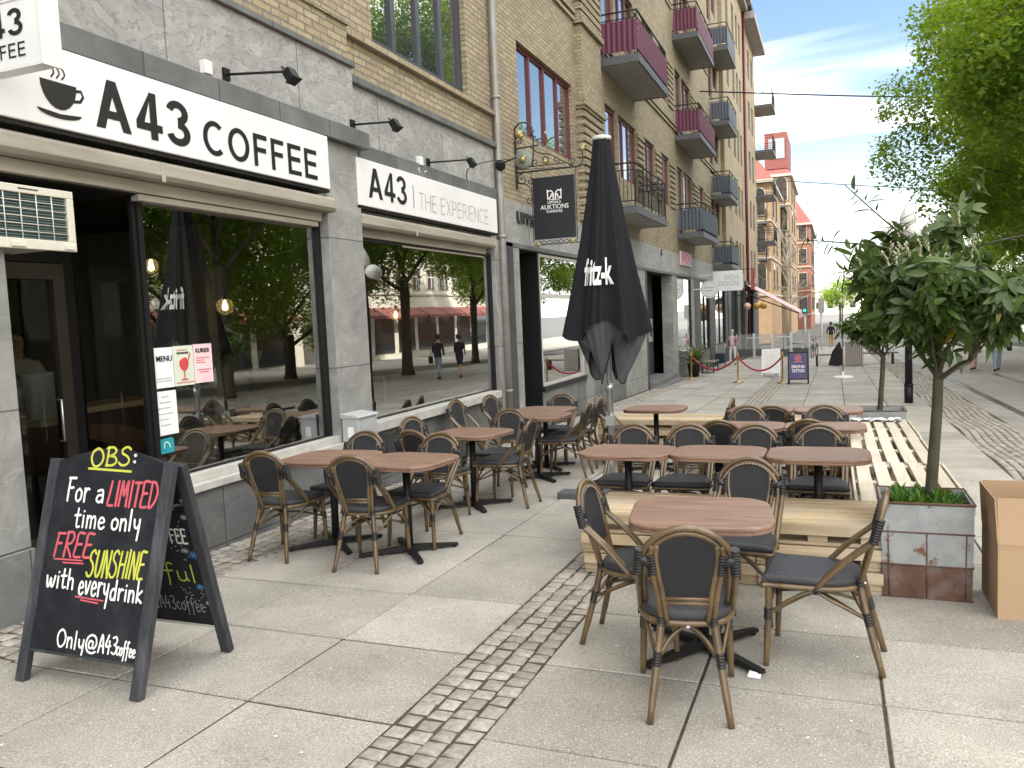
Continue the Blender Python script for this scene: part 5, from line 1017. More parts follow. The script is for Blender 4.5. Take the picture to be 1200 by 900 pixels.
table(-1.55, 6.33, 0, 'left table of the three joined in a row behind the near pallet bench', 1.0, .88); table(-.84, 6.36, 0, 'middle table of the three joined in a row behind the near pallet bench', .97, .88); table(-.12, 6.36, 0, 'right table of the three joined in a row behind the near pallet bench', 1.0, .92)
table(-2.04, 9.84, 0, 'lone table in front of the far pallet bench behind the umbrella'); table(-.81, 8.11, 0, 'left table of the second row of right hand tables, mostly hidden by chairs', 1, .85); table(-.09, 8.11, 0, 'right table of the second row of right hand tables beside the slatted pallets', 1, .85)
table(-.07, 9.72, 0, 'right table of the rearmost row next to the slatted pallets'); table(-.80, 9.72, 0, 'left table of the rearmost row, only its right edge showing between chairs')

T = thing('paper_wedge', 'folded white paper wedged under a foot of the nearest table', 'paper', (-.38, 3.98, gz(4))); m = MB(); m.add([(-.03, -.02, .004), (.03, -.025, .004), (.035, .025, .012), (-.025, .03, .006), (-.03, -.02, .010), (.03, -.025, .012), (.035, .025, .03), (-.025, .03, .018)], [(0, 3, 2, 1), (4, 5, 6, 7), (0, 1, 5, 4), (1, 2, 6, 5), (2, 3, 7, 6), (3, 0, 4, 7)]); m.build('sheet', 'paper', T, False)
# ---------------------------------------------------------------- pallets
def pallet_mb(L, W, along='x', deck=7, h=.144, gap=None, closed_sides=True, rg=rnd):
    m = MB()
    def bx(a0, a1, b0, b1, z0, z1):
        j = rg.uniform(-.004, .004)
        if along == 'x': m.box(a0+j, a1+j, b0, b1, z0, z1)
        else: m.box(b0, b1, a0+j, a1+j, z0, z1)
    bw = W/deck*(.88 if gap is None else 1-gap)
    for i in range(deck): c = W*(i+.5)/deck; bx(0, L, c-bw/2, c+bw/2, h-.022, h-rg.uniform(0, .002))
    for f in (0, .5, 1):                                            # cross boards under the deck, blocks, bottom boards
        a = f*(L-.12); bx(a+.002, a+.118, .004, W-.004, h-.045, h-.0235)
        for g in (0, .5, 1): b = g*(W-.1); bx(a, a+.12, b+.002, b+.098, .0225, h-.0465)
    for g in (0, .5, 1): b = g*(W-.1); bx(0, L, b, b+.1, 0, .0215)
    if closed_sides:
        for b in (-.023, W+.001): bx(0, L, b, b+.0215, h-.075, h-.004)
    return m
def bench(label, x0, y0, lens, W, along, layers, deck, gap=None, mat_='pallet_wood', group='benches of wooden pallets'):
    T = thing('pallet_bench', label, 'bench', (x0, y0, gz(y0)), 0, group); T.rotation_euler = (-SL, 0, 0); p = 0
    for L in lens:
        for k in range(layers):
            m = pallet_mb(L-.012, W, along, deck if k == layers-1 else max(3, deck-2), gap=gap if k == layers-1 else .3)
            o = m.build('pallet', mat_, T, False, bevel=.003, seg=1); j = rnd.uniform(-.012, .012); o.location = (p+j, rnd.uniform(-.012, .012), .1455*k) if along == 'x' else (rnd.uniform(-.012, .012), p+j, .1455*k)
        p += L
    return T
bench('near bench of three stacked layers of bare wooden pallets right behind the nearest table', -1.68, 5.44, (1.2, .76), .78, 'x', 3, 7, .15)
bench('far low bench of wooden pallets across the back behind the lone table', -3.2, 11.3, (1.2, 1.2, .75), .8, 'x', 3, 7, .15)
bench('long run of slatted weathered pallets along the right edge of the terrace', .14, 6.24, (1.78, 1.78, 1.74), .72, 'y', 3, 5, .28, 'pallet_wood_long')

# ---------------------------------------------------------------- closed parasol
def umbrella():
    ux, uy = -2.20, 8.3; T = thing('parasol', 'tall closed black parasol with white lettering standing between the two terrace groups', 'parasol', (ux, uy, gz(uy)))
    m = MB(); m.box(ux-.47, ux+.42, 7.82, 8.03, gz(8)+.004, gz(8)+.07); m.box(ux-.12, ux+.12, 8.031, 8.62, gz(8)-.01, gz(8)+.066); m.build('base_plate', 'balcony_grey', T, bevel=.01)
    m = MB(); m.tube([(ux, uy, gz(uy)+.07), (ux, uy, 3.4)], .031, 14); m.tube([(ux, uy, gz(uy)+.07), (ux, uy, gz(uy)+.55)], .042, 14); m.tube([(ux, uy, .98), (ux, uy, 1.06)], .042, 12); m.box(ux-.045, ux+.045, uy-.045, uy+.045, .62, .72); m.build('pole', 'alu', T)
    zt, zh = 3.58, 1.60
    def R(th, z):
        t = (zt-z)/(zt-zh); r = .09+.315*min(t, 1.12)**1.15; f = .085*(1-2*abs(math.sin(4*th+.3+.25*t)))+.045*math.sin(13*th+2*t)+.03*math.sin(5*th+1)+.018*math.sin(23*th+5*t)
        return r*(1+f*(.45+1.4*t))
    def hem(th): return 1.64+.10*math.sin(4*th+1.2)-.09*max(0, math.cos(2*(th-2.9)))+.015*math.sin(9*th)
    m = MB(); n = 144; k = 44; vs = []
    for i in range(k+1):
        for j in range(n): th = 2*math.pi*j/n; z = zt+(hem(th)-zt)*i/k; r = R(th, z); vs.append((ux+r*math.cos(th), uy+r*math.sin(th), z))
    fs = [(i*n+j, (i+1)*n+j, (i+1)*n+(j+1) % n, i*n+(j+1) % n) for i in range(k) for j in range(n)]; m.add(vs, fs, True); m.build('canopy', 'umbrella_cloth', T)
    m = MB(); vs = []; k2 = 14                                       # folded-in lower cloth: grey lining showing, ending in hanging tips
    def tip(th): return 1.50-.42*abs(math.cos(2*th+.55))**1.4+.02*math.sin(7*th)
    for i in range(k2+1):
        t = i/k2
        for j in range(n): th = 2*math.pi*j/n; a = hem(th)+.10; z = a+(tip(th)-a)*t; r0 = R(th, hem(th))*.93; r = r0*(1-t**1.3)+(.15+.05*math.sin(4*th+1))*t**1.3; vs.append((ux+r*math.cos(th), uy+r*math.sin(th), z))
    m.add(vs, [(i*n+j, (i+1)*n+j, (i+1)*n+(j+1) % n, i*n+(j+1) % n) for i in range(k2) for j in range(n)], True); m.build('lining', 'umbrella_lining', T)
    m = MB()                                                          # dark hems of the hanging corners
    m.tube([(ux+(.15+.05*math.sin(4*th+1)+.006)*math.cos(th), uy+(.15+.05*math.sin(4*th+1)+.006)*math.sin(th), tip(th)) for th in [2*math.pi*j/n for j in range(n)]], .006, 5, True); m.build('hem', 'umbrella_cloth', T)
    m = MB(); m.lathe([(.085, 3.56), (.10, 3.575), (.10, 3.60), (.06, 3.612)], (ux, uy, 0), 24); m.build('cap', 'white_box', T)
    th0 = math.atan2(-uy, -ux)
    def on(p): th = th0+p.x; r = max(R(th+k*.03, p.y) for k in range(-5, 6))+.004+p.z; return Vector((ux+r*math.cos(th), uy+r*math.sin(th), p.y))
    text('fritz-k', None, -.80, .20, 2.08, 2.36, 'white_print', T, bold=.03, fn=on)
umbrella()

# ---------------------------------------------------------------- chalk writing: a stroke alphabet
G = {
 'O': (.62, [[(.3, 1), (.08, .82), (.02, .45), (.15, .08), (.34, 0), (.54, .2), (.6, .55), (.48, .88), (.3, 1), (.2, .95)]]), 'B': (.58, [[(.08, 0), (.1, .5), (.1, 1)], [(.02, .93), (.3, 1), (.48, .82), (.35, .6), (.14, .52), (.42, .5), (.55, .26), (.4, .05), (.06, .01)]]),
 'S': (.55, [[(.5, .88), (.33, 1), (.12, .88), (.12, .66), (.36, .5), (.48, .28), (.36, .04), (.12, .02), (.0, .14)]]), ':': (.22, [[(.1, .62), (.12, .60)], [(.1, .2), (.12, .18)]]),
 'F': (.5, [[(.1, 0), (.1, .5), (.12, 1)], [(.06, .99), (.5, 1.0)], [(.1, .56), (.4, .58)]]), 'L': (.46, [[(.14, 1), (.1, .5), (.05, .04), (.44, .0)]]), 'I': (.2, [[(.1, 1), (.1, 0)]]), 'M': (.62, [[(.04, 0), (.1, 1), (.31, .4), (.5, 1), (.58, 0)]]),
 'T': (.48, [[(.02, .98), (.48, 1)], [(.25, 1), (.24, 0)]]), 'E': (.48, [[(.46, 1), (.1, .98), (.08, .5), (.06, .02), (.46, .0)], [(.08, .52), (.4, .54)]]), 'D': (.58, [[(.08, 1), (.08, 0)], [(.02, .98), (.34, .95), (.56, .6), (.46, .22), (.22, .0), (.06, .0)]]),
 'R': (.54, [[(.08, 0), (.1, 1)], [(.05, .97), (.36, 1), (.5, .8), (.38, .56), (.12, .5), (.3, .28), (.52, 0)]]), 'U': (.52, [[(.04, 1), (.04, .4), (.14, .04), (.34, .04), (.46, .4), (.48, 1)]]), 'N': (.52, [[(.05, 0), (.06, 1)], [(.06, 1), (.46, .02)], [(.46, .0), (.48, 1)]]), 'H': (.52, [[(.05, 1), (.05, 0)], [(.46, 1), (.46, 0)], [(.05, .5), (.46, .52)]]),
 'A': (.54, [[(.02, 0), (.26, 1), (.52, 0)], [(.1, .36), (.44, .38)]]), '4': (.5, [[(.22, 1), (.03, .42), (.48, .44)], [(.36, .7), (.34, 0)]]), '3': (.5, [[(.05, .92), (.3, 1), (.44, .8), (.32, .58), (.18, .54), (.4, .46), (.46, .22), (.28, .0), (.03, .08)]]),
 'o': (.44, [[(.24, .55), (.06, .42), (.06, .12), (.22, .0), (.38, .14), (.38, .42), (.22, .56)]]), 'r': (.36, [[(.06, .55), (.08, .0)], [(.08, .34), (.2, .54), (.34, .52)]]), 'a': (.44, [[(.08, .5), (.3, .55), (.36, .36), (.37, 0)], [(.36, .32), (.12, .3), (.05, .1), (.2, .0), (.36, .14)]]),
 't': (.34, [[(.16, .95), (.14, .3), (.18, .03), (.34, .06)], [(.0, .6), (.34, .63)]]), 'i': (.18, [[(.08, .55), (.09, 0)], [(.08, .76), (.1, .78)]]), 'm': (.62, [[(.05, .55), (.06, 0)], [(.06, .38), (.18, .55), (.29, .44), (.3, 0)], [(.3, .38), (.43, .55), (.54, .44), (.56, 0)]]),
 'e': (.42, [[(.06, .28), (.36, .34), (.3, .52), (.16, .55), (.05, .34), (.1, .06), (.26, .0), (.4, .1)]]), 'n': (.44, [[(.05, .55), (.06, 0)], [(.06, .36), (.2, .55), (.34, .46), (.37, 0)]]), 'l': (.18, [[(.08, 1), (.08, 0)]]), 'y': (.44, [[(.05, .55), (.1, .22), (.24, .14), (.36, .3)], [(.38, .56), (.37, .1), (.33, -.42)]]),
 'w': (.6, [[(.03, .55), (.1, .08), (.2, .05), (.3, .46), (.36, .08), (.48, .08), (.57, .57)]]), 'h': (.44, [[(.06, 1), (.06, 0)], [(.06, .38), (.2, .55), (.34, .46), (.37, 0)]]), 'v': (.42, [[(.03, .55), (.18, .02), (.38, .57)]]), 'd': (.46, [[(.38, 1), (.38, .0)], [(.38, .44), (.2, .56), (.05, .34), (.1, .04), (.26, .02), (.38, .2)]]),
 'k': (.44, [[(.06, 1), (.07, 0)], [(.36, .55), (.09, .26), (.4, .0)]]), 'c': (.38, [[(.34, .48), (.2, .56), (.06, .38), (.07, .1), (.22, 0), (.36, .1)]]), 'f': (.38, [[(.38, .94), (.24, 1), (.16, .8), (.16, .1), (.12, -.3)], [(.02, .52), (.34, .56)]]), 'u': (.44, [[(.05, .55), (.06, .12), (.2, .0), (.34, .14), (.36, .55)], [(.36, .2), (.42, .0)]]),
 '@': (.8, [[(.5, .58), (.3, .62), (.22, .36), (.34, .2), (.5, .32), (.52, .6), (.5, .3), (.62, .22), (.76, .5), (.66, .86), (.36, .96), (.1, .76), (.04, .36), (.2, .02), (.5, -.06), (.74, .04)]]), '*': (.4, [[(.0, .3), (.4, .3)], [(.2, .1), (.2, .5)], [(.06, .16), (.34, .44)], [(.06, .44), (.34, .16)]]), ' ': (.3, [])}
def chalk(s, M, x0, x1, z0, h, w, m_, parent, drop=0.0, name='chalk_writing', skew=0.0):
    tot = sum(G[c][0]+.10 for c in s)-.10; k = (x1-x0)/tot; mb = MB(); x = x0
    for i, c in enumerate(s):
        wd, strokes = G[c]; jz = rnd.uniform(-.02, .02)*h; jr = rnd.uniform(.96, 1.05)
        for sk in strokes:
            pts = [(x+px*k+skew*pz*h, z0+jz+drop*(x-x0)/(x1-x0)+pz*h*jr) for px, pz in sk]
            sm = [(p.x, p.y) for p in spline([(a, b, 0) for a, b in pts], 6)] if len(pts) > 2 else pts
            ribbon(mb, sm, w*rnd.uniform(.92, 1.06), M, .002+rnd.uniform(0, .0004))
        x += (wd+.10)*k
    return mb.build(name, m_, parent, False)
def underline(M, pts, w, m_, parent):
    mb = MB(); ribbon(mb, pts, w, M, .0022); mb.build('underline', m_, parent, False)
def a_board():
    bx, by = -3.99, 2.85; T = thing('chalkboard_sign', 'black wooden A-frame chalkboard reading OBS For a LIMITED time only FREE SUNSHINE with every drink', 'chalkboard', (bx, by, gz(by)))
    def skewM(o, yd): yd = Vector(yd).normalized(); xd = Vector((1, 0, 0)); z = xd.cross(yd).normalized(); return Matrix(((1, yd.x, z.x, o[0]), (0, yd.y, z.y, o[1]), (0, yd.z, z.z, o[2]), (0, 0, 0, 1)))
    F = skewM((0, 0, 0), (.07, .28, 1.17)); Bk = skewM((0, .64, -.015), (.07, -.33, 1.17))
    def leaf(M, s, front):
        W = .85
        for u in (0, W-.062): m = MB(); m.box(u, u+.062, 0, 1.16, -.028, .014, M); m.build('leg', 'board_frame', T, False, bevel=.004)
        m = MB(); out = [(.062, .17), (W-.062, .17)]+[(W-.062-(W-.124)*i/14, 1.145+.075*math.sin(math.pi*i/14)) for i in range(15)]; m.prism(out, -.02, .0, M); p = m.build('board', 'chalkboard', T, False)
        m = MB(); m.box(.062, W-.062, .155, .1695, -.022, .004, M); m.build('rail', 'board_frame' if front else 'white_box', p, False)
        return p
    p = leaf(F, 1, True); q = leaf(Bk, -1, False)
    m = MB(); m.tube([F @ Vector((.80, .93, -.012)), Bk @ Vector((.80, .93, -.01))], .008, 6); m.box(.795, .835, .90, .95, -.03, .02, F); m.build('hinge_stay', 'board_frame', T, False)
    m = MB(); m.box(.835, .85, .06, .10, 0, 0.001, F)
    def sx(u, v): return u-.06*v
    def wr(s, u0, u1, v, h, w, c, drop=0.0, skew=0.0): chalk(s, F, sx(u0, v), sx(u1, v), v, h, w, c, p, drop, skew=skew)
    wr('OBS', .352, .625, 1.125, .092, .013, 'chalk_yellow', .012); wr(':', .63, .68, 1.14, .075, .016, 'chalk_white'); underline(F, [(sx(.344, 1.11), 1.112), (sx(.637, 1.1), 1.104)], .012, 'chalk_yellow', p)
    wr('For', .205, .365, .940, .122, .013, 'chalk_white'); wr('a', .415, .472, .940, .115, .013, 'chalk_white'); wr('LIMITED', .495, .822, .925, .126, .014, 'chalk_red', .004, .05)
    wr('time', .283, .495, .805, .105, .012, 'chalk_white'); wr('only', .54, .735, .806, .104, .012, 'chalk_white')
    wr('FREE', .155, .42, .648, .122, .014, 'chalk_red', .010, .1); underline(F, [(sx(.17, .63), .634), (sx(.368, .63), .637)], .008, 'chalk_red', p); underline(F, [(sx(.234, .62), .619), (sx(.38, .62), .623)], .008, 'chalk_red', p)
    wr('SUNSHINE', .405, .782, .562, .132, .0125, 'chalk_yellow', .014, .08)
    wr('with', .130, .328, .490, .098, .0115, 'chalk_white'); wr('every', .363, .570, .468, .118, .0115, 'chalk_white'); wr('drink', .581, .795, .460, .100, .0115, 'chalk_white')
    underline(F, [(sx(.349, .45), .455), (sx(.541, .45), .449)], .008, 'chalk_red', p); underline(F, [(sx(.389, .44), .441), (sx(.507, .44), .434)], .008, 'chalk_red', p)
    wr('Only@', .255, .53, .200, .088, .0105, 'chalk_white', -.006); wr('A43', .542, .665, .199, .086, .0105, 'chalk_white'); wr('coffee', .664, .786, .198, .070, .0085, 'chalk_white')
    bx_ = lambda v: -.06*v                                            # the inner face of the rear leaf, read from the front
    IN = Matrix(((1, F[0][1], 0, 0), (0, 0, 0, 0), (0, 0, 0, 0), (0, 0, 0, 1)))
    yb = Vector((.07, -.33, 1.17)).normalized(); zin = Vector((1, 0, 0)).cross(yb).normalized(); Q = Matrix(((1, yb.x, zin.x, 0), (0, yb.y, zin.y, .64), (0, yb.z, zin.z, -.015), (0, 0, 0, 1)))
    for s, u0, u1, v, h, w, c in (('COFFEE' if False else 'FFEE', .625, .785, .692, .082, .012, 'chalk_white'), ('ful', .545, .765, .449, .105, .010, 'chalk_yellow'), ('@A43coffee', .38, .757, .255, .09, .005, 'letter_grey'), ('*', .82, .86, .93, .07, .007, 'letter_grey'), ('*', .79, .83, .83, .07, .006, 'letter_grey'), ('*', .72, .77, .62, .08, .006, 'letter_grey'), ('*', .77, .84, .59, .12, .009, 'chalk_blue'), ('*', .75, .80, .39, .09, .007, 'chalk_blue'), ('*', .78, .81, .30, .06, .006, 'letter_grey'), ('*', .84, .88, 1.0, .08, .008, 'chalk_blue')):
        chalk(s, Q, u0-.06*v, u1-.06*v, v, h, w, c, q)
    mb = MB()
    for i in range(60): u = rnd.uniform(.62, .80); v = rnd.choice((rnd.uniform(.28, .42), rnd.uniform(.55, 1.05))); mb.box(u-.06*v, u-.06*v+.006, v, v+.006, .001, .0025, Q)
    mb.build('chalk_dots', 'letter_grey', q, False)
a_board()

# ---------------------------------------------------------------- planters, laurels, cardboard box
def leaf_blade(vs, fs, P, d, up_, L, W, curl=.25, fold=.25):
    """one long leaf: 4 segments with a folded midrib, curling along its length"""
    d = d.normalized(); s = d.cross(up_); s = s.normalized() if s.length > 1e-4 else Vector((1, 0, 0)); n = s.cross(d).normalized(); o = len(vs); k = 5
    for i in range(k):
        t = i/(k-1); c = P+d*(L*t)-n*(curl*L*t*t); w = W*.5*(math.sin(math.pi*min(1, (t*.86+.10)))**.8 if 0 < t < 1 else .06); vs += [tuple(c-s*w+n*w*fold), tuple(c), tuple(c+s*w+n*w*fold)]
    for i in range(k-1):
        a = o+3*i; fs += [(a, a+1, a+4, a+3), (a+1, a+2, a+5, a+4)]
def laurel(label, loc, fork, top, rx, seed, nb, group=None, stray=()):
    T = thing('laurel_tree', label, 'tree', loc, 0, 'potted laurels on the terrace'); rg = random.Random(seed); wood = MB(); wood.tube(spline([(-.02, 0, 0), (.0, .0, fork*.35), (.02, 0, fork*.7), (.03, 0, fork)], 5), [.037-.0005*i for i in range(16)], 9)
    tips = []; cz = (fork+top)/2+.05; hz_ = (top-fork)/2
    def grow(a, dirv, L, r, depth):
        b = a+dirv*L; p = limb(wood, a, b, r, r*.55, rg, .10, 6, 4)
        tips.append((p[2], dirv, .5)); tips.append((b, dirv, 1))
        if depth == 0: return
        for i in range(rg.choice((2, 3, 3))):
            dv = (dirv+Vector((rg.gauss(0, .62), rg.gauss(0, .62), rg.gauss(.10, .42)))).normalized(); e = b+dv*L*.66
            if e.z < fork+.16+.42*math.hypot(e.x, e.y): dv = (dv+Vector((0, 0, .9))).normalized(); e = b+dv*L*.66
            q = Vector((e.x/rx, e.y/rx, (e.z-cz)/hz_)).length
            if q < 1.02: grow(b, dv, L*rg.uniform(.55, .8), r*.62, depth-1)
            else: grow(b, (dv+Vector((-e.x, -e.y, cz-e.z))*.6).normalized(), L*.4, r*.55, 0)
    for i in range(nb):
        a = 2*math.pi*i/nb+rg.uniform(-.3, .3); e = rg.uniform(.15, 1.25) if i else 1.4; grow(Vector((.03, 0, fork-rg.uniform(0, .06))), Vector((math.cos(a)*math.cos(e), math.sin(a)*math.cos(e), math.sin(e))), hz_*rg.uniform(.50, .72), .016, 3 if top < 1.9 else 4)
    for (dx, dy, dz) in stray:
        a = Vector((0, 0, cz+.1)); b = Vector((dx, dy, dz)); p = limb(wood, a, b, .009, .003, rg, .05, 6, 5); [tips.append((p[-k], (b-a).normalized(), .32)) for k in (1, 1, 2, 3, 4, 5, 6)]
    wood.build('trunk', 'bark_laurel', T, False); vs, fs, yv, yf, fl = [], [], [], [], MB()
    for b, dv, wgt in tips:
        if b.z < fork+.13+.40*math.hypot(b.x, b.y): continue
        n = int(rg.randint(7, 11)*wgt)
        for i in range(n):
            a = 2*math.pi*(i*.382)+rg.uniform(-.9, .9); t = dv.orthogonal().normalized(); u = dv.cross(t); out = (t*math.cos(a)+u*math.sin(a)); f = rg.uniform(-.1, 1.0); ld = (out+dv*f+Vector((0, 0, rg.gauss(-.38, .45)))).normalized()
            P = b-dv*rg.uniform(-.01, .20)+Vector((rg.gauss(0, .012), rg.gauss(0, .012), rg.gauss(0, .012))); yl = rg.random() < .006; leaf_blade(yv if yl else vs, yf if yl else fs, P, ld, dv if abs(ld.dot(dv)) < .95 else Vector((0, 0, 1)), rg.uniform(.075, .15), rg.uniform(.030, .050), rg.uniform(.05, .5))
        if wgt == 1 and b.z > cz-.05 and rg.random() < .16:
            c = b+dv*.02; e = (dv+Vector((0, 0, .9))).normalized(); L = rg.uniform(.07, .12)
            [fl.sphere(c+e*L*k/14+Vector((rg.gauss(0, .0045), rg.gauss(0, .0045), 0)), rg.uniform(.0035, .0062), 5, 4) for k in range(15)]
    me = MB(); me.add(vs, [f for f in fs], True); crown = me.build('crown', 'laurel_leaf', T, False)
    for i in range(0, len(yv), 15): me = MB(); me.add(yv[i:i+15], [(f[0]-i, f[1]-i, f[2]-i, f[3]-i) for f in yf[i//15*8:i//15*8+8]], True); me.build('yellowed_leaf', 'laurel_yellow', T, False)
    if fl.v: fl.build('blossom', 'laurel_flower', T, False)
    return T
def planter(label, x0, x1, y0, y1, h, loc_z, rust=True, tilt=.02):
    T = thing('planter', label, 'planter', ((x0+x1)/2, (y0+y1)/2, loc_z)); w, d = (x1-x0)/2, (y1-y0)/2
    def ring(z, k=0.0): f = 1+tilt*2.2*(z/h); return [(-w*f+k, -d*f+k, z), (w*f-k, -d*f+k, z), (w*f-k, d*f-k, z), (-w*f+k, d*f-k, z)]
    zr = h*.36
    m = MB(); a, b = ring(0), ring(zr); m.add(a+b, [(3, 2, 1, 0)]+[(i, (i+1) % 4, 4+(i+1) % 4, 4+i) for i in range(4)]); m.build('rusty_skirt', 'rusty_steel', T, False)
    m = MB(); a, b, c, e = ring(zr), ring(h), ring(h, .012), ring(h-.10, .014); m.add(a+b+c+e, [(i+4*r, (i+1) % 4+4*r, 4*r+4+(i+1) % 4, 4*r+4+i) for r in range(3) for i in range(4)]); m.build('shell', 'galvanised', T, False)
    m = MB()
    for z in (.012, zr, h*.70, h): R4 = ring(z, -.003); m.tube(R4, .005 if z < h else .009, 6, True)
    f0, f1 = ring(0, -.002), ring(h*.70, -.002)
    for t in (.08, .5, .92): m.tube([Vector(f0[0]).lerp(Vector(f0[1]), t), Vector(f1[0]).lerp(Vector(f1[1]), t)], .0045, 5)
    m.build('rib', 'rusty_steel', T, False)
    m = MB(); m.add(ring(h-.07, .013), [(0, 1, 2, 3)]); m.build('soil', 'soil', T, False); return T
pz = gz(5.6); planter('square metal planter, galvanised above and rusted below, holding the near laurel', .265, .755, 5.42, 5.86, .60, pz)
laurel('near potted laurel with big dark leaves and cream flower spikes beside the cardboard box', (.57, 5.66, pz+.52), .86, 1.98, .86, 12, 9, stray=((-.50, .0, 2.06), (.28, .05, 2.06), (-.72, -.1, 1.72), (.74, .0, 1.70), (-.62, .1, 1.50)))
T = thing('potted_plant', 'strappy green leaves filling the rusty planter round the laurel trunk', 'plant', (.51, 5.64, pz+.51)); rg = random.Random(5); vs, fs = [], []
for i in range(300):
    a = rg.uniform(0, 6.28); x, y = rg.uniform(-.18, .18), rg.uniform(-.15, .15); e = rg.uniform(.75, 1.4); leaf_blade(vs, fs, Vector((x, y, .01)), Vector((math.cos(a)*math.cos(e), math.sin(a)*math.cos(e), math.sin(e))), Vector((0, 0, 1)), rg.uniform(.08, .17), rg.uniform(.018, .03), rg.uniform(.0, .3))
m = MB(); m.add(vs, fs, True); m.build('foliage', 'pot_leaf', T, False)
pz2 = gz(12); planter('dark square planter at the far end of the pallets holding the thin stemmed laurel', .30, .86, 11.78, 12.3, .52, pz2)
laurel('far potted laurel on a thin straight stem at the end of the pallet run', (.58, 12.0, pz2+.44), .82, 1.78, .70, 23, 6)
T = thing('foil_sheet', 'crumpled silver foil sheet lying on the far end of the slatted pallets', 'foil', (.48, 11.3, gz(11.3)+.45)); m = MB(); nx, ny = 16, 9; vs = [(-.30+.6*i/nx, -.10+.2*j/ny, rnd.uniform(0, .028)) for j in range(ny+1) for i in range(nx+1)]; m.add(vs, [(j*(nx+1)+i, j*(nx+1)+i+1, (j+1)*(nx+1)+i+1, (j+1)*(nx+1)+i) for j in range(ny) for i in range(nx)]); m.build('sheet', 'alu', T, False)
def carton():
    x0, x1, y0, y1, h = .845, 1.45, 5.16, 5.70, .435; z = gz(5.3); T = thing('cardboard_box', 'tall brown cardboard box with open flaps standing right of the rusty planter', 'box', ((x0+x1)/2, y0, z)); t = .006
    m = MB(); m.box(x0, x1, y0, y0+t, z, z+h); m.box(x0, x1, y1-t, y1, z, z+h+.26); m.box(x0, x0+t, y0+t, y1-t, z, z+h); m.box(x1-t, x1, y0+t, y1-t, z, z+h); m.box(x0+t, x1-t, y0+t, y1-t, z, z+t); m.build('carton_body', 'cardboard', T)
    for q in (([(x0, y0, z+h), (x1, y0, z+h), (x1, y0+.03, z+h+.26), (x0, y0+.03, z+h+.26)]), ([(x0, y0, z+h), (x0, y1, z+h), (x0-.012, y1, z+h+.255), (x0-.012, y0+.02, z+h+.255)]), ([(x1, y0, z+h), (x1, y1, z+h), (x1+.02, y1, z+h+.25), (x1+.02, y0, z+h+.25)])):
        a, b, c, d = [Vector(p) for p in q]; n = (b-a).cross(c-a).normalized()*.003; m = MB(); m.add([a-n, b-n, c-n, d-n, a+n, b+n, c+n, d+n], [(0, 3, 2, 1), (4, 5, 6, 7), (0, 1, 5, 4), (1, 2, 6, 5), (2, 3, 7, 6), (3, 0, 4, 7)]); m.build('flap', 'cardboard', T)
    m = MB(); m.box(x0+.26, x0+.32, y0-.001, y0-.0003, z, z+.1); m.box(x0+.02, x1, y0-.0012, y0-.0005, z+h-.02, z+h-.014); m.build('tape', 'tape', T)
carton()

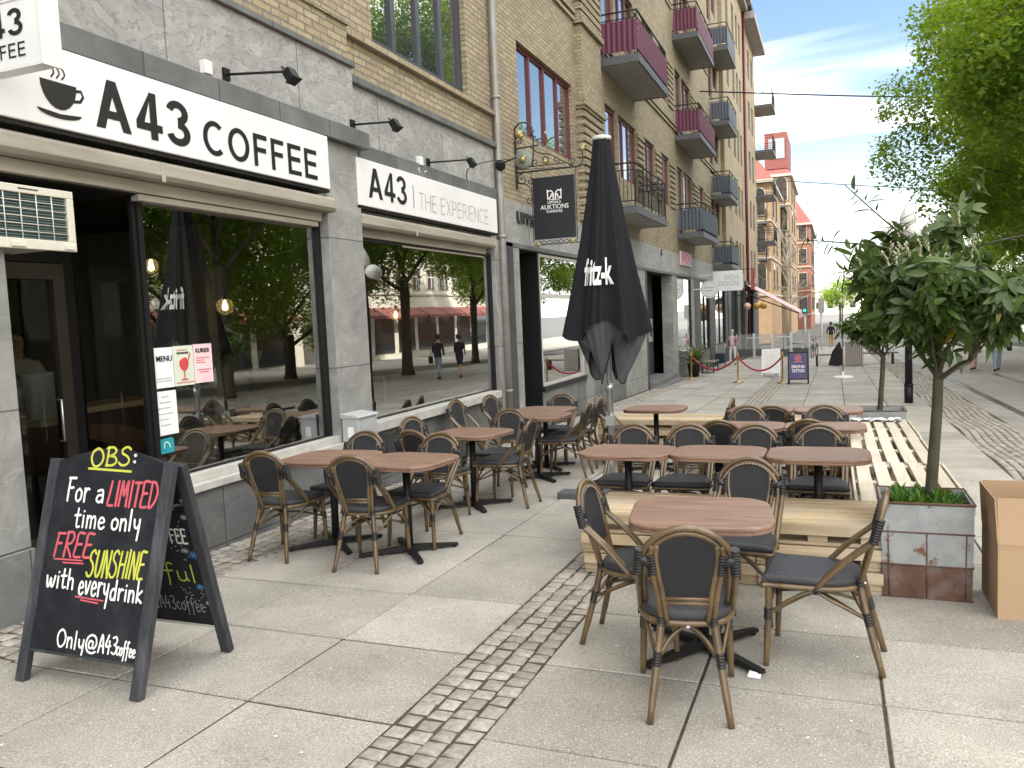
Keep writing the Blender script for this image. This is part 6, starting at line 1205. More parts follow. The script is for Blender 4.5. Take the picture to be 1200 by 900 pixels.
# ---------------------------------------------------------------- auction house sign on its iron bracket
def bracket_sign():
    Y = 13.1; T = thing('hanging_sign', 'black hanging sign with white auction house lettering on an ornate wrought iron bracket', 'sign', (-4.98, Y, 3.0))
    M = frame((0, Y, 0), (1, 0, 0), (0, 0, 1)); P = lambda x, z, d=0: M @ Vector((x, z, d))
    m = MB(); m.box(-4.68, -3.95, 3.08, 4.10, -.025, .025, M); p = m.build('panel', 'sign_black', T, bevel=.008)
    text('AUKTIONS', M, -4.55, -4.06, 3.565, 3.64, 'white_print', p, bold=.006).location -= Vector((0, 0, 0)); text('UPPSALA', M, -4.42, -4.185, 3.655, 3.70, 'white_print', p, bold=.004); text('KAMMARE', M, -4.44, -4.17, 3.505, 3.552, 'white_print', p, bold=.004)
    for o in p.children: pass
    m = MB(); W = M @ Matrix.Translation((0, 0, .0255))                # facing pair of winged figures as a plain emblem
    for sx in (1, -1):
        c = -4.30; ribbon(m, [(c+sx*.115, 3.73), (c+sx*.12, 3.88)], .02, W); ribbon(m, spline([(c+sx*.115, 3.85), (c+sx*.07, 3.87), (c+sx*.03, 3.84), (c+sx*.015, 3.80)], 4), .02, W); ribbon(m, spline([(c+sx*.10, 3.74), (c+sx*.06, 3.77), (c+sx*.05, 3.81), (c+sx*.02, 3.78), (c+sx*.02, 3.73)], 4), .022, W)
    ribbon(m, [(-4.39, 3.72), (-4.21, 3.72)], .012, W); m.build('emblem', 'white_print', p)
    for o in list(p.children):
        if o.name.startswith('lettering'): o.location += Vector((0, -.0245, 0))
    b = MB(); b.box(-4.985, -4.95, 3.95, 4.75, -.02, .02, M); b.tube([P(-4.97, 4.22), P(-3.86, 4.22)], .014, 8); b.tube([P(-4.97, 4.30), P(-4.1, 4.30)], .009, 6); b.tube([P(-4.97, 4.62), P(-4.55, 4.64)], .013, 6)
    def scroll(c, r, t0, turns, sgn=1, rr=.009): return [P(c[0]+r*(1-.8*i/22)*math.cos(t0+sgn*turns*2*math.pi*i/22), c[1]+r*(1-.8*i/22)*math.sin(t0+sgn*turns*2*math.pi*i/22)) for i in range(23)]
    b.tube([P(-4.82+.16*math.cos(a), 4.88+.16*math.sin(a)) for a in [-.6+i*.32 for i in range(15)]], .014, 8)                # big ring on top
    for c, r, t0, tr, sg in (((-4.86, 4.10), .10, 1.5, 1.3, 1), ((-4.72, 4.06), .07, 1.5, 1.2, -1), ((-4.74, 3.75), .07, 0, 1.3, -1), ((-3.98, 4.31), .08, -1.5, 1.4, -1), ((-4.45, 4.38), .08, -1.4, 1.2, 1), ((-4.62, 4.36), .06, -1.5, 1.2, -1), ((-4.25, 4.36), .06, -1.5, 1.2, 1), ((-4.88, 4.72), .05, 0, 1.2, 1)): b.tube(scroll(c, r, t0, tr, sg), .0085, 6)
    b.tube(spline([P(-4.97, 4.05), P(-4.80, 4.02), P(-4.71, 3.90), P(-4.70, 3.75)], 6), .010, 6); b.tube(spline([P(-3.86, 4.22), P(-3.80, 4.30), P(-3.80, 4.42), P(-3.83, 4.48)], 5), .010, 6); b.tube(spline([P(-4.68, 4.62), P(-4.58, 4.52), P(-4.35, 4.46), P(-4.12, 4.32), P(-3.95, 4.24)], 6), .010, 6)
    b.tube(spline([P(-4.68, 4.3), P(-4.64, 4.62), P(-4.66, 4.95)], 5), .013, 6); b.tube(spline([P(-4.5, 4.6), P(-4.40, 4.68), P(-4.42, 4.80)], 5), .008, 6)
    for x in (-4.70, -3.93): b.tube([P(x, 4.22), P(x, 3.04)], .007, 6)
    for i in range(7): b.tube([P(-4.62+.1*i, 3.06), P(-4.52+.1*i, 2.99)], .006, 5); b.tube([P(-4.62+.1*i, 2.99), P(-4.52+.1*i, 3.06)], .006, 5)
    b.tube([P(-4.70, 2.99), P(-3.90, 2.99)], .007, 6); b.build('bracket', 'iron', T)
    m = MB(); m.lathe([(.01, -.022), (.15, -.022), (.165, 0), (.15, .022), (.01, .022)], (0, 0, 0), 28); o = MB(); o.add([M @ Matrix.Translation((-4.83, 4.43, 0)) @ Vector(v) for v in m.v], m.f, True); o.build('shield', 'verdigris', T)
    for x, z, d, r in ((-4.83, 4.43, .03, .06), (-4.80, 4.47, .03, .04), (-4.90, 4.86, .0, .07), (-4.86, 4.82, 0, .05), (-3.80, 4.50, 0, .05), (-3.78, 4.54, 0, .035), (-4.45, 4.36, 0, .045), (-4.38, 4.72, 0, .03), (-4.43, 4.82, 0, .03), (-4.62, 3.00, .01, .045), (-4.02, 3.02, .01, .045)): m = MB(); m.sphere(P(x, z, d), r, 10, 7); m.build('gilt_ornament', 'gilt', T)
    c = MB(); c.tube([P(-4.97, 4.27, .03), P(-4.0, 4.22, .03)], .006, 5); c.build('cable', 'iron', T)
bracket_sign()

# ---------------------------------------------------------------- street lamp, overhead wires
T = thing('street_lamp', 'black street lamp post with a cluster of white globes rising behind the near laurel', 'street lamp', (1.42, 18.56, gz(18.56)))
m = MB(); z0 = gz(18.56); m.tube([(1.42, 18.56, z0-.05), (1.42, 18.56, 1.6), (1.42, 18.56, 3.3)], [.075, .065, .045], 14); m.tube([(1.42, 18.56, z0), (1.42, 18.56, z0+.35)], .085, 14); m.tube([(1.42, 18.56, z0+.36), (1.42, 18.56, z0+.40)], .092, 14)
for a in (0, 90, 180, 270): c, s = math.cos(R_(a+20)), math.sin(R_(a+20)); m.tube(spline([(1.42, 18.56, 2.75), (1.42+.2*c, 18.56+.2*s, 2.78), (1.42+.34*c, 18.56+.34*s, 2.95)], 5), .018, 6)
m.build('post', 'black_paint', T)
for a in (0, 90, 180, 270): c, s = math.cos(R_(a+20)), math.sin(R_(a+20)); m = MB(); m.sphere((1.42+.34*c, 18.56+.34*s, 3.13), .185, 20, 12); m.build('globe', 'frosted_globe', T)
m = MB(); m.lathe([(.06, 3.28), (.16, 3.34), (.15, 3.5), (.05, 3.72), (.02, 3.76)], (1.42, 18.56, 0), 16); m.build('globe', 'frosted_globe', T)
for lab, pts in (('upper overhead wire crossing the sky from the brick building to the lindens', ((-4.98, 34.5, 10.6), (2.5, 34.5, 9.36), (10.5, 34.5, 8.3))), ('lower overhead wire strung over the street between far facade and trees', ((-4.98, 72, 12.22), (5.2, 72, 10.6), (14, 72, 9.5)))):
    T = thing('overhead_wire', lab, 'wire', pts[0]); m = MB(); m.tube(spline(pts, 10), .028 if pts[0][1] < 50 else .035, 5); m.build('cable', 'dark_metal', T)

# ---------------------------------------------------------------- things further along the pavement
def stanchion(x, y, label):
    T = thing('rope_stanchion', label, 'stanchion', (x, y, gz(y)), 0, 'brass rope stanchions outside the tattoo studio'); m = MB(); m.lathe([(.16, 0), (.165, .015), (.12, .03), (.03, .045), (.024, .06), (.024, .78), (.04, .79), (.04, .83), (.02, .84), (.035, .87), (.03, .90), (.005, .915)], (0, 0, 0), 14); m.build('post', 'brass', T, False)
SP = ((-4.38, 27.0), (-2.73, 25.44), (-1.41, 24.86))
stanchion(*SP[0], 'brass rope stanchion nearest the shop windows, beside the palm'); stanchion(*SP[1], 'middle brass rope stanchion with ropes on both sides'); stanchion(*SP[2], 'brass rope stanchion nearest the purple pavement sign')
for (a, b), lab in zip(((SP[0], SP[1]), (SP[1], SP[2])), ('red rope sagging between the wall side and middle stanchions', 'red rope sagging between the middle stanchion and the purple sign')):
    T = thing('barrier_rope', lab, 'rope', (a[0], a[1], gz(a[1])+.75)); P = [(a[0]+(b[0]-a[0])*t, a[1]+(b[1]-a[1])*t, gz(a[1]+(b[1]-a[1])*t)+.78-.42*4*t*(1-t)) for t in [i/16 for i in range(17)]]; m = MB(); m.tube(P, .028, 8); m.build('cord', 'rope_red', T)
def easel(name, label, x, y, w, h, m_face, m_frame, rz=0):
    T = thing(name, label, 'pavement sign', (x, y, gz(y)), R_(rz)); F = frame((0, 0, 0), (1, 0, 0), (0, .22, 1)); B = frame((0, .5, 0), (1, 0, 0), (0, -.22, 1))
    for M in (F, B):
        m = MB()
        for u in (-w/2, w/2-.035): m.box(u, u+.035, 0, h, -.012, .012, M)
        m.box(-w/2+.035, w/2-.035, h-.035, h, -.012, .012, M); m.box(-w/2+.035, w/2-.035, .13, .165, -.012, .012, M); m.build('frame', m_frame, T, False)
        m = MB(); m.box(-w/2+.035, w/2-.035, .165, h-.035, -.006, .006, M); pn = m.build('panel', m_face, T, False)
        if M is F: first_ = pn
    return T, F, first_
T, F, pn = easel('pavement_sign', 'purple A-frame sign with an orange emblem advertising drop-in tattoos', -.96, 24.3, .56, .93, 'sign_purple', 'black_paint')
F2 = F @ Matrix.Translation((0, 0, .0065)); text('DROP-IN', F2, -.17, .17, .46, .55, 'white_print', pn, bold=.02, world=False); text('TATTOO', F2, -.17, .17, .34, .43, 'white_print', pn, bold=.02, world=False)
m = MB(); ribbon(m, [(.075*math.cos(a), .76+.075*math.sin(a)) for a in [i*2*math.pi/14 for i in range(15)]], .022, F2); ribbon(m, [(-.04, .76), (.04, .76)], .02, F2); ribbon(m, [(0, .72), (0, .80)], .02, F2); ribbon(m, [(-.12, .645), (.12, .645)], .02, F2); m.build('emblem', 'sign_orange', pn, False)
T, F, pn = easel('pavement_sign', 'white A-frame sign standing behind the red rope left of the purple one', -1.95, 28.0, .58, .92, 'plastic_white', 'white_panel')
m = MB(); F2 = F @ Matrix.Translation((0, 0, .0065))
for i in range(7): ribbon(m, [(-.2+.03*(i % 3), .75-.075*i), (.12+.03*((i*2) % 4), .75-.075*i)], .012, F2)
m.build('small_print', 'cabinet_grey', pn, False)
T = thing('pink_sign', 'pink neon style sign reading NOPI above the bright shop window', 'sign', (-4.9, 29.6, 3.4)); m = MB(); m.box(-4.96, -4.90, 28.7, 31.0, 3.36, 3.84); m.build('panel', 'paper_pink', T); text('NOPI', WALLX(-4.90, 0, 0), 28.85, 30.85, 3.42, 3.80, 'neon_pink', T, bold=.04)
T = thing('hanging_sign', 'white rectangular hanging sign reading DESH DESIGN sticking out from the facade', 'sign', (-4.9, 33.0, 2.4)); M = frame((0, 33.0, 0), (1, 0, 0), (0, 0, 1)); m = MB(); m.box(-4.42, -3.30, 2.46, 3.24, -.05, .05, M); m.tube([M @ Vector((-4.95, 3.1, 0)), M @ Vector((-4.42, 3.1, 0))], .02); m.build('panel', 'white_panel', T, bevel=.01)
text('DESH', M @ Matrix.Translation((0, 0, .05)), -3.95, -3.45, 2.90, 3.08, 'letter_grey', T, bold=-.01); text('DESIGN', M @ Matrix.Translation((0, 0, .05)), -4.2, -3.45, 2.66, 2.84, 'letter_grey', T, bold=-.01)
T = thing('hanging_sign', 'round white hanging sign in front of the DESH DESIGN one', 'sign', (-4.3, 31.5, 2.2)); M = frame((-4.36, 31.5, 2.52), (1, 0, 0), (0, 0, 1)); m = MB(); m.prism([(.33*math.cos(i*math.pi/14), .33*math.sin(i*math.pi/14)) for i in range(28)], -.03, .03, M); m.box(-.62, -.3, .0, .04, -.02, .02, M); m.build('disc', 'white_panel', T); m = MB(); M2 = M @ Matrix.Translation((0, 0, .03)); ribbon(m, [(.29*math.cos(i*math.pi/14), .29*math.sin(i*math.pi/14)) for i in range(29)], .02, M2); ribbon(m, [(-.18, .06), (.18, .06)], .03, M2); ribbon(m, [(-.14, -.05), (.14, -.05)], .03, M2); m.build('emblem', 'letter_grey', T)
# potted palm, flower stand
T = thing('potted_palm', 'green palm in a dark pot at the shop window beside the wall stanchion', 'plant', (-4.55, 28.6, gz(28.6))); m = MB(); m.lathe([(.16, 0), (.22, .42), (.235, .46), (.20, .46)], (0, 0, 0), 14); m.build('pot', 'dark_metal', T, False); vs, fs = [], []; rg = random.Random(2)
for i in range(70): a = rg.uniform(0, 6.28); e = rg.uniform(.35, 1.4); leaf_blade(vs, fs, Vector((rg.uniform(-.08, .08), rg.uniform(-.08, .08), .45)), Vector((math.cos(a)*math.cos(e), math.sin(a)*math.cos(e), math.sin(e))), Vector((0, 0, 1)), rg.uniform(.5, .95), rg.uniform(.05, .09), rg.uniform(.3, .8))
m = MB(); m.add(vs, fs, True); m.build('foliage', 'palm_leaf', T, False)
T = thing('shop_bench', 'small dark slatted bench outside the shop beside the palm', 'bench', (-4.35, 31.2, gz(31))); m = MB(); [m.box(-.25, .25, -.7+.0, .7, .40+.0, .43) for _ in (0,)]; m.build('seat', 'weathered_plank', T, False)
for sx, sy in ((-.2, -.6), (.2, -.6), (-.2, .6), (.2, .6)): m = MB(); m.box(sx-.02, sx+.02, sy-.02, sy+.02, 0, .398); m.build('leg', 'dark_metal', T, False)
# awning and globe lamps of the corner bar
T = thing('awning', 'red and white striped awning sloping out from the far corner bar', 'awning', (-4.9, 53, 2.2)); ya, yb = 50.5, 58.5; n = 14; m = MB(); L0 = Vector((-4.9, 0, 3.15)); L1 = Vector((-1.9, 0, 1.35))
for i in range(n):
    m.cur = i % 2; a = ya+(yb-ya)*i/n; b = ya+(yb-ya)*(i+1)/n
    m.add([(L0.x, a, L0.z), (L1.x, a, L1.z), (L1.x, b, L1.z), (L0.x, b, L0.z), (L1.x, a, L1.z-.35), (L1.x, b, L1.z-.35), (L0.x, a, L0.z-.02), (L1.x-.02, a, L1.z-.02), (L1.x-.02, b, L1.z-.02), (L0.x, b, L0.z-.02)], [(0, 1, 2, 3), (1, 4, 5, 2), (9, 8, 7, 6)])
m.build('cloth', ['awning_red', 'awning_white'], T); m = MB(); m.box(-5.0, -4.85, ya, yb, 3.1, 3.35); m.tube([(L0.x, ya+.1, L0.z-.6), (L1.x, ya+.1, L1.z-.05)], .03, 6); m.build('frame', 'dark_metal', T)
for lab, x, m_ in (('peach globe lamp at the corner bar, leftmost of three', -4.3, 'globe_peach'), ('amber globe lamp at the corner bar, middle of three', -3.80, 'globe_amber'), ('amber globe lamp at the corner bar, rightmost of three', -3.45, 'globe_amber')):
    T = thing('globe_lamp', lab, 'lamp', (x, 45.2, 1.83), 0, 'globe lamps of the corner bar'); m = MB(); m.sphere((0, 0, 0), .19, 14, 9); m.build('globe', m_, T, False); m = MB(); m.tube([(0, 0, .19), (0, 0, .5), (-.5, 0, .6), (-4.9-x, 0, .6)], .015, 5); m.build('bracket', 'dark_metal', T, False)
T = thing('banner_flag', 'red vertical banner on the far corner above the awning', 'banner', (-4.2, 49, 2.9)); m = MB(); m.box(-4.42, -4.22, 49, 49.04, 2.75, 3.95); m.build('cloth', 'awning_red', T); m = MB(); m.tube([(-4.95, 49.02, 3.98), (-4.2, 49.02, 3.98)], .02, 6); m.build('pole', 'dark_metal', T)
# terrace of the corner bar: glazed railing, tables, chairs
def panel_rail(x0, x1, y, label):
    T = thing('terrace_barrier', label, 'barrier', ((x0+x1)/2, y, gz(y)), 0, 'glass barriers of the far bar terrace'); w = (x1-x0)/2
    for x in (-w, w): m = MB(); m.box(x-.03, x+.03, -.03, .03, 0, 1.3); m.build('post', 'alu', T, False)
    m = MB(); m.box(-w+.04, w-.04, -.008, .008, .5, 1.25); m.build('glass_panel', 'clear_globe', T, False); m = MB(); m.box(-w+.04, w-.04, -.012, .012, .12, .48); m.build('lower_panel', 'balcony_grey', T, False)
for i, lab in enumerate(('leftmost glass barrier of the bar terrace by the wall', 'second glass barrier of the bar terrace from the wall', 'third glass barrier of the bar terrace from the wall', 'outermost glass barrier of the bar terrace beside the bicycle')): panel_rail(-4.7+.9*i, -3.86+.9*i, 43.5, lab)
for lab, x, y in (('slim white terrace table at the corner bar nearest the wall', -4.0, 45.0), ('slim white terrace table at the corner bar nearest the street', -2.5, 45.5)):
    T = thing('bar_table', lab, 'table', (x, y, gz(y))); m = MB(); m.lathe([(.4, 1.03), (.4, 1.06)], (0, 0, 0), 18); m.build('tabletop', 'white_box', T, False); m = MB(); m.lathe([(.22, 0), (.22, .02), (.03, .04), (.03, 1.03)], (0, 0, 0), 10); m.build('post', 'dark_metal', T, False)
for lab, x, y, rz in (('black terrace armchair at the corner bar behind the white sign', -3.4, 44.6, 30), ('black terrace armchair at the corner bar behind the purple sign', -1.9, 44.8, -40)):
    T = thing('terrace_chair', lab, 'chair', (x, y, gz(y)), R_(rz)); m = MB(); m.box(-.22, .22, -.22, .22, .43, .47); m.build('seat', 'cloth_black', T, False); m = MB(); m.tube(spline([(-.24, .2, .66), (-.25, -.1, .68), (-.18, -.25, .72), (.18, -.25, .72), (.25, -.1, .68), (.24, .2, .66)], 5), .03, 7); m.build('backrest', 'cloth_black', T, False)
    for sx, sy in ((-.2, -.2), (.2, -.2), (-.2, .2), (.2, .2)): m = MB(); m.tube([(sx, sy, .43), (sx*1.1, sy*1.1, 0)], .016, 6); m.build('leg', 'dark_metal', T, False)
T = thing('bicycle', 'dark bicycle parked at the outer end of the bar terrace', 'bicycle', (-.92, 43.4, gz(43.4)), R_(80))
for sx in (-.52, .52): m = MB(); m.tube([(sx+.33*math.cos(a), 0, .34+.33*math.sin(a)) for a in [i*2*math.pi/24 for i in range(24)]], .022, 6, True); [m.tube([(sx, 0, .34), (sx+.33*math.cos(a), 0, .34+.33*math.sin(a))], .004, 3) for a in [i*.63 for i in range(10)]]; m.build('wheel', 'tyre', T, False)
m = MB(); [m.tube([a, b], .016, 6) for a, b in (((-.52, 0, .34), (-.12, 0, .32)), ((-.12, 0, .32), (-.22, 0, .86)), ((-.22, 0, .8), (.36, 0, .78)), ((-.12, 0, .32), (.38, 0, .7)), ((-.52, 0, .34), (-.2, 0, .78)), ((.52, 0, .34), (.34, 0, .98)))]; m.tube([(.30, -.28, 1.02), (.36, 0, 1.0), (.30, .28, 1.02)], .014, 6); m.build('frame', 'car_dark', T, False); m = MB(); m.prism([(-.36, -.05), (-.12, -.02), (-.12, .02), (-.36, .05)], .87, .93); m.build('saddle', 'tyre', T, False)
# traffic light, round-based parasol foot, bin, bench, bagged parasol
for lab, x, y in (('white traffic signal post with green lamp at the far crossing', -1.75, 56.0), ('white post beside the green traffic signal at the far crossing', -.75, 56.0)):
    T = thing('traffic_signal', lab, 'traffic light', (x, y, gz(y))); m = MB(); m.tube([(0, 0, 0), (0, 0, 3.0)], .07, 8); m.build('post', 'plastic_white', T, False); m = MB(); m.box(-.18, .18, -.15, .1, 2.35, 3.25); m.build('housing', 'cabinet_grey' if x > -1 else 'balcony_grey', T, False)
    if x < -1: m = MB(); m.sphere((0, -.15, 2.55), .09, 10, 8, 1); m.build('lens', 'traffic_green', T, False)
T = thing('parasol', 'small folded black parasol leaning on a round pale base plate near the bin', 'parasol', (.24, 26.9, gz(26.9))); m = MB(); m.lathe([(.30, 0), (.30, .04), (.27, .06), (.04, .07), (.03, .2)], (0, 0, 0), 24); m.build('base', 'plastic_white', T, False); m = MB(); m.tube([(0, 0, .06), (.0, 0, 2.3)], .02, 8); m.build('pole', 'weathered_plank', T, False)
T = thing('street_bench', 'backless street bench right of the litter bin with a dark bundle on it', 'bench', (1.55, 35.6, gz(35.6))); m = MB(); [m.box(-.8, .8, -.24+.17*i, -.1+.17*i, .42, .46) for i in range(3)]; m.build('seat', 'weathered_plank', T, False)
for sx in (-.6, .6): m = MB(); m.box(sx-.04, sx+.04, -.2, .2, 0, .418); m.build('leg', 'dark_metal', T, False)
T = thing('street_bench', 'backless street bench left of the litter bin', 'bench', (-.25, 34.6, gz(34.6))); m = MB(); [m.box(-.5, .45, -.24+.17*i, -.1+.17*i, .42, .46) for i in range(3)]; m.build('seat', 'weathered_plank', T, False)
for sx in (-.4, .35): m = MB(); m.box(sx-.04, sx+.04, -.2, .2, 0, .418); m.build('leg', 'dark_metal', T, False)
T = thing('folded_parasol', 'folded black parasol cloth propped against the left bench by the bin', 'parasol', (.05, 34.2, gz(34.2))); m = MB(); m.add([v for v in ((-.28, 0, .05), (.05, -.05, .02), (.28, .05, .05), (.10, .1, .03), (.10, 0, .92), (.15, .02, .95), (-.12, .02, .6), (.27, 0, .5))], [(0, 1, 4, 6), (1, 2, 7, 5, 4), (2, 3, 5, 7), (3, 0, 6, 4, 5), (0, 3, 2, 1)]); m.build('cloth', 'cloth_black', T, False)
T = thing('litter_bin', 'square slatted litter bin standing between the two far benches', 'bin', (.72, 34.6, gz(34.6))); m = MB(); [m.box(-.33+.074*i, -.27+.074*i, -.3, .3, .04, .92) for i in range(9)]; m.build('slats', 'bin_steel', T, False); m = MB(); m.box(-.30, .31, -.27, .27, .06, .9); m.build('liner', 'dark_metal', T, False); m = MB(); m.box(-.33, .35, -.31, .31, .921, .96); m.build('rim', 'bin_steel', T, False)

# ---------------------------------------------------------------- people
def person(label, loc, rz, joints, radii, edges, cols, group=None, H=1.66, extra=None, category='person'):
    """skin-modifier figure baked to one continuous body mesh; clothes are colour zones of it"""
    T = thing('person', label, category, loc, R_(rz), group)
    me = bpy.data.meshes.new('body'); me.from_pydata([tuple(j) for j in joints], edges, []); me.update(); o = bpy.data.objects.new('body', me); COL.objects.link(o)
    sk = o.modifiers.new('skin', 'SKIN'); sk.use_smooth_shade = True
    for i, r in enumerate(radii): v = me.skin_vertices[0].data[i]; v.radius = (r, r) if not isinstance(r, tuple) else r
    me.skin_vertices[0].data[0].use_root = True
    sub = o.modifiers.new('sub', 'SUBSURF'); sub.levels = 2; sub.render_levels = 2
    dg = bpy.context.evaluated_depsgraph_get(); dg.update(); bm = bpy.data.meshes.new_from_object(o.evaluated_get(dg)); bpy.data.objects.remove(o); bm.name = 'body'
    names = []
    for c in cols:
        if c[1] not in names: names.append(c[1])
    bm.materials.clear(); [bm.materials.append(MATS[n]) for n in names]
    for p in bm.polygons:
        p.use_smooth = True; c = p.center
        for test, n in cols:
            if test(c): p.material_index = names.index(n); break
    b = bpy.data.objects.new('body', bm); COL.objects.link(b); b.parent = T; return T
def walker(label, loc, rz, cols, s=1.0, stride=.22, lean=.03, hair='hair_dark', skirt=False, arms=None):
    a = arms or ((.26, .08, 1.12), (.27, .22, .92)); J = [(0, 0, .95), (0, lean*.4, 1.12), (0, lean, 1.34), (0, lean, 1.45), (0, lean+.015, 1.53), (0, lean+.02, 1.62),
         (.09, 0, .90), (.10, stride*.5+.03, .50), (.10, stride*.9, .09), (.10, stride*.9+.13, .035), (-.09, 0, .90), (-.10, -stride*.4+.03, .50), (-.10, -stride*1.0, .11), (-.10, -stride*1.0+.12, .035),
         (.17, lean, 1.38), a[0], a[1], (-.17, lean, 1.38), (-a[0][0], a[0][1]-.1, a[0][2]), (-a[1][0], a[1][1]-.2, a[1][2]), (.0, lean+.01, 1.71)]
    Rr = [(.15, .11), (.13, .10), (.16, .105), (.055, .055), (.06, .06), (.095, .105), .088, .062, .042, .035, .088, .062, .042, .035, .062, .045, .032, .062, .045, .032, .07]
    if skirt: Rr[6] = Rr[10] = .12; Rr[7] = Rr[11] = .055
    E = [(0, 1), (1, 2), (2, 3), (3, 4), (4, 5), (0, 6), (6, 7), (7, 8), (8, 9), (0, 10), (10, 11), (11, 12), (12, 13), (2, 14), (14, 15), (15, 16), (2, 17), (17, 18), (18, 19), (5, 20)]
    T = person(label, loc, rz, [(x*s, y*s, z*s) for x, y, z in J], [tuple(k*s for k in r) if isinstance(r, tuple) else r*s for r in Rr], E, cols)
    h = MB(); h.sphere((0, (lean+.0)*s, 1.655*s), .108*s, 14, 10, 1.05); hv = h.v; m = MB(); m.add([(x, y-.018*s, z+.012*s) for x, y, z in hv], [f for f in h.f if sum(hv[i][1] for i in f)/len(f) < (lean+.035)*s or sum(hv[i][2] for i in f)/len(f) > 1.70*s], True); m.build('hair', hair, T, False)
    m = MB(); [m.sphere((sx*.035*s, (lean+.115)*s, 1.635*s), .013*s, 8, 6) for sx in (1, -1)]; m.sphere((0, (lean+.13)*s, 1.605*s), .016*s, 8, 6); m.build('face', 'skin', T, False)
    return T
Z = lambda f: f
T = walker('woman in a pink cardigan and white trousers walking towards the viewer with a wheeled cart', (-4.12, 36.5, gz(36.5)), 172, [(lambda c: c.z > 1.42, 'skin'), (lambda c: c.z < .09, 'shoe_dark'), (lambda c: abs(c.x) < .07 and c.y > 0.05 and c.z > .9, 'cloth_white'), (lambda c: c.z > .86 and not (abs(c.x) > .22 and c.z < .95), 'cloth_pink'), (lambda c: abs(c.x) > .22, 'skin'), (lambda c: True, 'cloth_white')], .88, .14, .06, 'hair_grey')
T = thing('shopping_cart', 'dark wheeled shopping trolley pushed by the woman in pink', 'cart', (-4.62, 36.2, gz(36.2))); m = MB(); m.box(-.2, .2, -.15, .15, .12, .55); m.build('bag', 'cloth_navy', T, False); m = MB(); m.tube([(-.18, .16, .1), (-.18, .2, .92), (.18, .2, .92), (.18, .16, .1)], .014, 6); m.build('handle', 'alu', T, False); m = MB(); [m.tube([(sx, .05, .09), (sx+.03, .05, .09)], .09, 12) for sx in (-.22, .19)]; m.build('wheel', 'tyre', T, False)
walker('pedestrian in navy skirt and dark top walking away beyond the near laurel', (4.17, 29.8, gz(29.8)), 8, [(lambda c: c.z > 1.46, 'skin'), (lambda c: c.z < .10, 'shoe_dark'), (lambda c: c.z > .92 and abs(c.x) < .26, 'cloth_black'), (lambda c: c.z > .55 and abs(c.x) < .22, 'cloth_navy'), (lambda c: True, 'skin')], 1.0, .20, skirt=True)
walker('pedestrian in pale jeans and black jacket walking away at the right edge', (4.70, 29.0, gz(29.0)), 5, [(lambda c: c.z > 1.46, 'skin'), (lambda c: c.z < .11, 'shoe_dark'), (lambda c: c.z > .88, 'cloth_black'), (lambda c: abs(c.x) > .22, 'skin'), (lambda c: True, 'denim')], 1.03, .24)
T = thing('shoulder_bag', 'black shoulder bag at the hip of the pedestrian in jeans', 'bag', (5.02, 29.0, gz(29)+.75)); m = MB(); m.box(-.05, .06, -.14, .14, -.1, .18); m.build('bag_body', 'cloth_black', T, False, bevel=.03); m = MB(); m.tube(spline([(0, -.1, .17), (-.08, 0, .62), (0, .1, .17)], 6), .012, 5); m.build('strap', 'cloth_black', T, False)
walker('barista in a pale shirt standing dim behind the counter inside the cafe door', (-8.3, 6.3, .06), 215, [(lambda c: c.z > 1.52, 'skin'), (lambda c: c.z > .9, 'cloth_white'), (lambda c: True, 'cloth_black')], 1.05, .02)
walker('pedestrian in yellow-brown trousers far off at the end of the street', (-.2, 60, gz(60)), 10, [(lambda c: c.z > 1.46, 'skin'), (lambda c: c.z > .88, 'cloth_black'), (lambda c: True, 'globe_amber')], 1.0, .2)

# ---------------------------------------------------------------- inside the cafe
T = thing('counter', 'wooden topped bar counter inside the second cafe window', 'counter', (-7.3, 10, .06)); m = MB(); m.box(-7.6, -6.9, 8.3, 11.9, .90, .95); m.build('worktop', 'counter_top', T); m = MB(); m.box(-7.5, -7.1, 8.4, 11.9, .06, .898); m.build('front', 'counter_front', T); m = MB(); [m.box(-7.1, -6.95, y, y+.1, .06, .898) for y in (8.6, 10.2, 11.7)]; m.build('support', 'counter_top', T)
T = thing('counter', 'dark serving counter deep inside behind the cafe door', 'counter', (-7.6, 5.4, .06)); m = MB(); m.box(-7.9, -7.2, 4.2, 7.3, 1.0, 1.06); m.build('worktop', 'counter_top', T); m = MB(); m.box(-7.85, -7.25, 4.25, 7.25, .06, .998); m.build('front', 'counter_front', T)
T = thing('white_tub', 'white plastic tub seen through the cafe doorway on the counter', 'tub', (-6.45, 5.12, 1.0)); m = MB(); m.lathe([(.14, 1.10), (.17, 1.48), (.18, 1.5), (.16, 1.5)], (-6.4, 5.05, 0), 18); m.build('tub_body', 'cloth_white', T); m = MB(); m.box(-6.7, -6.2, 4.85, 5.3, 1.05, 1.098); m.build('shelf', 'counter_top', T)
T = thing('side_table', 'pale wooden table inside the first cafe window carrying a cup and canister', 'table', (-6.0, 6.75, .06)); m = MB(); m.box(-6.35, -5.7, 6.3, 7.25, .74, .80); m.build('tabletop', 'counter_top', T)
for y in (6.32, 7.13): m = MB(); m.box(-6.3, -5.75, y, y+.1, .06, .738); m.build('leg', 'counter_top', T)
for lab, x, y, r, h, m_ in (('white canister on the pale table inside the window', -5.95, 6.7, .055, .30, 'plastic_white'), ('short cream cup beside the white canister inside the window', -5.85, 6.52, .05, .14, 'counter_top')):
    T = thing('canister', lab, 'canister', (x, y, .80)); m = MB(); m.lathe([(r*.85, .001), (r, .02), (r, h-.02), (r*1.03, h), (r*.9, h), (r*.88, h-.03)], (0, 0, 0), 16); m.build('vessel', m_, T, False)
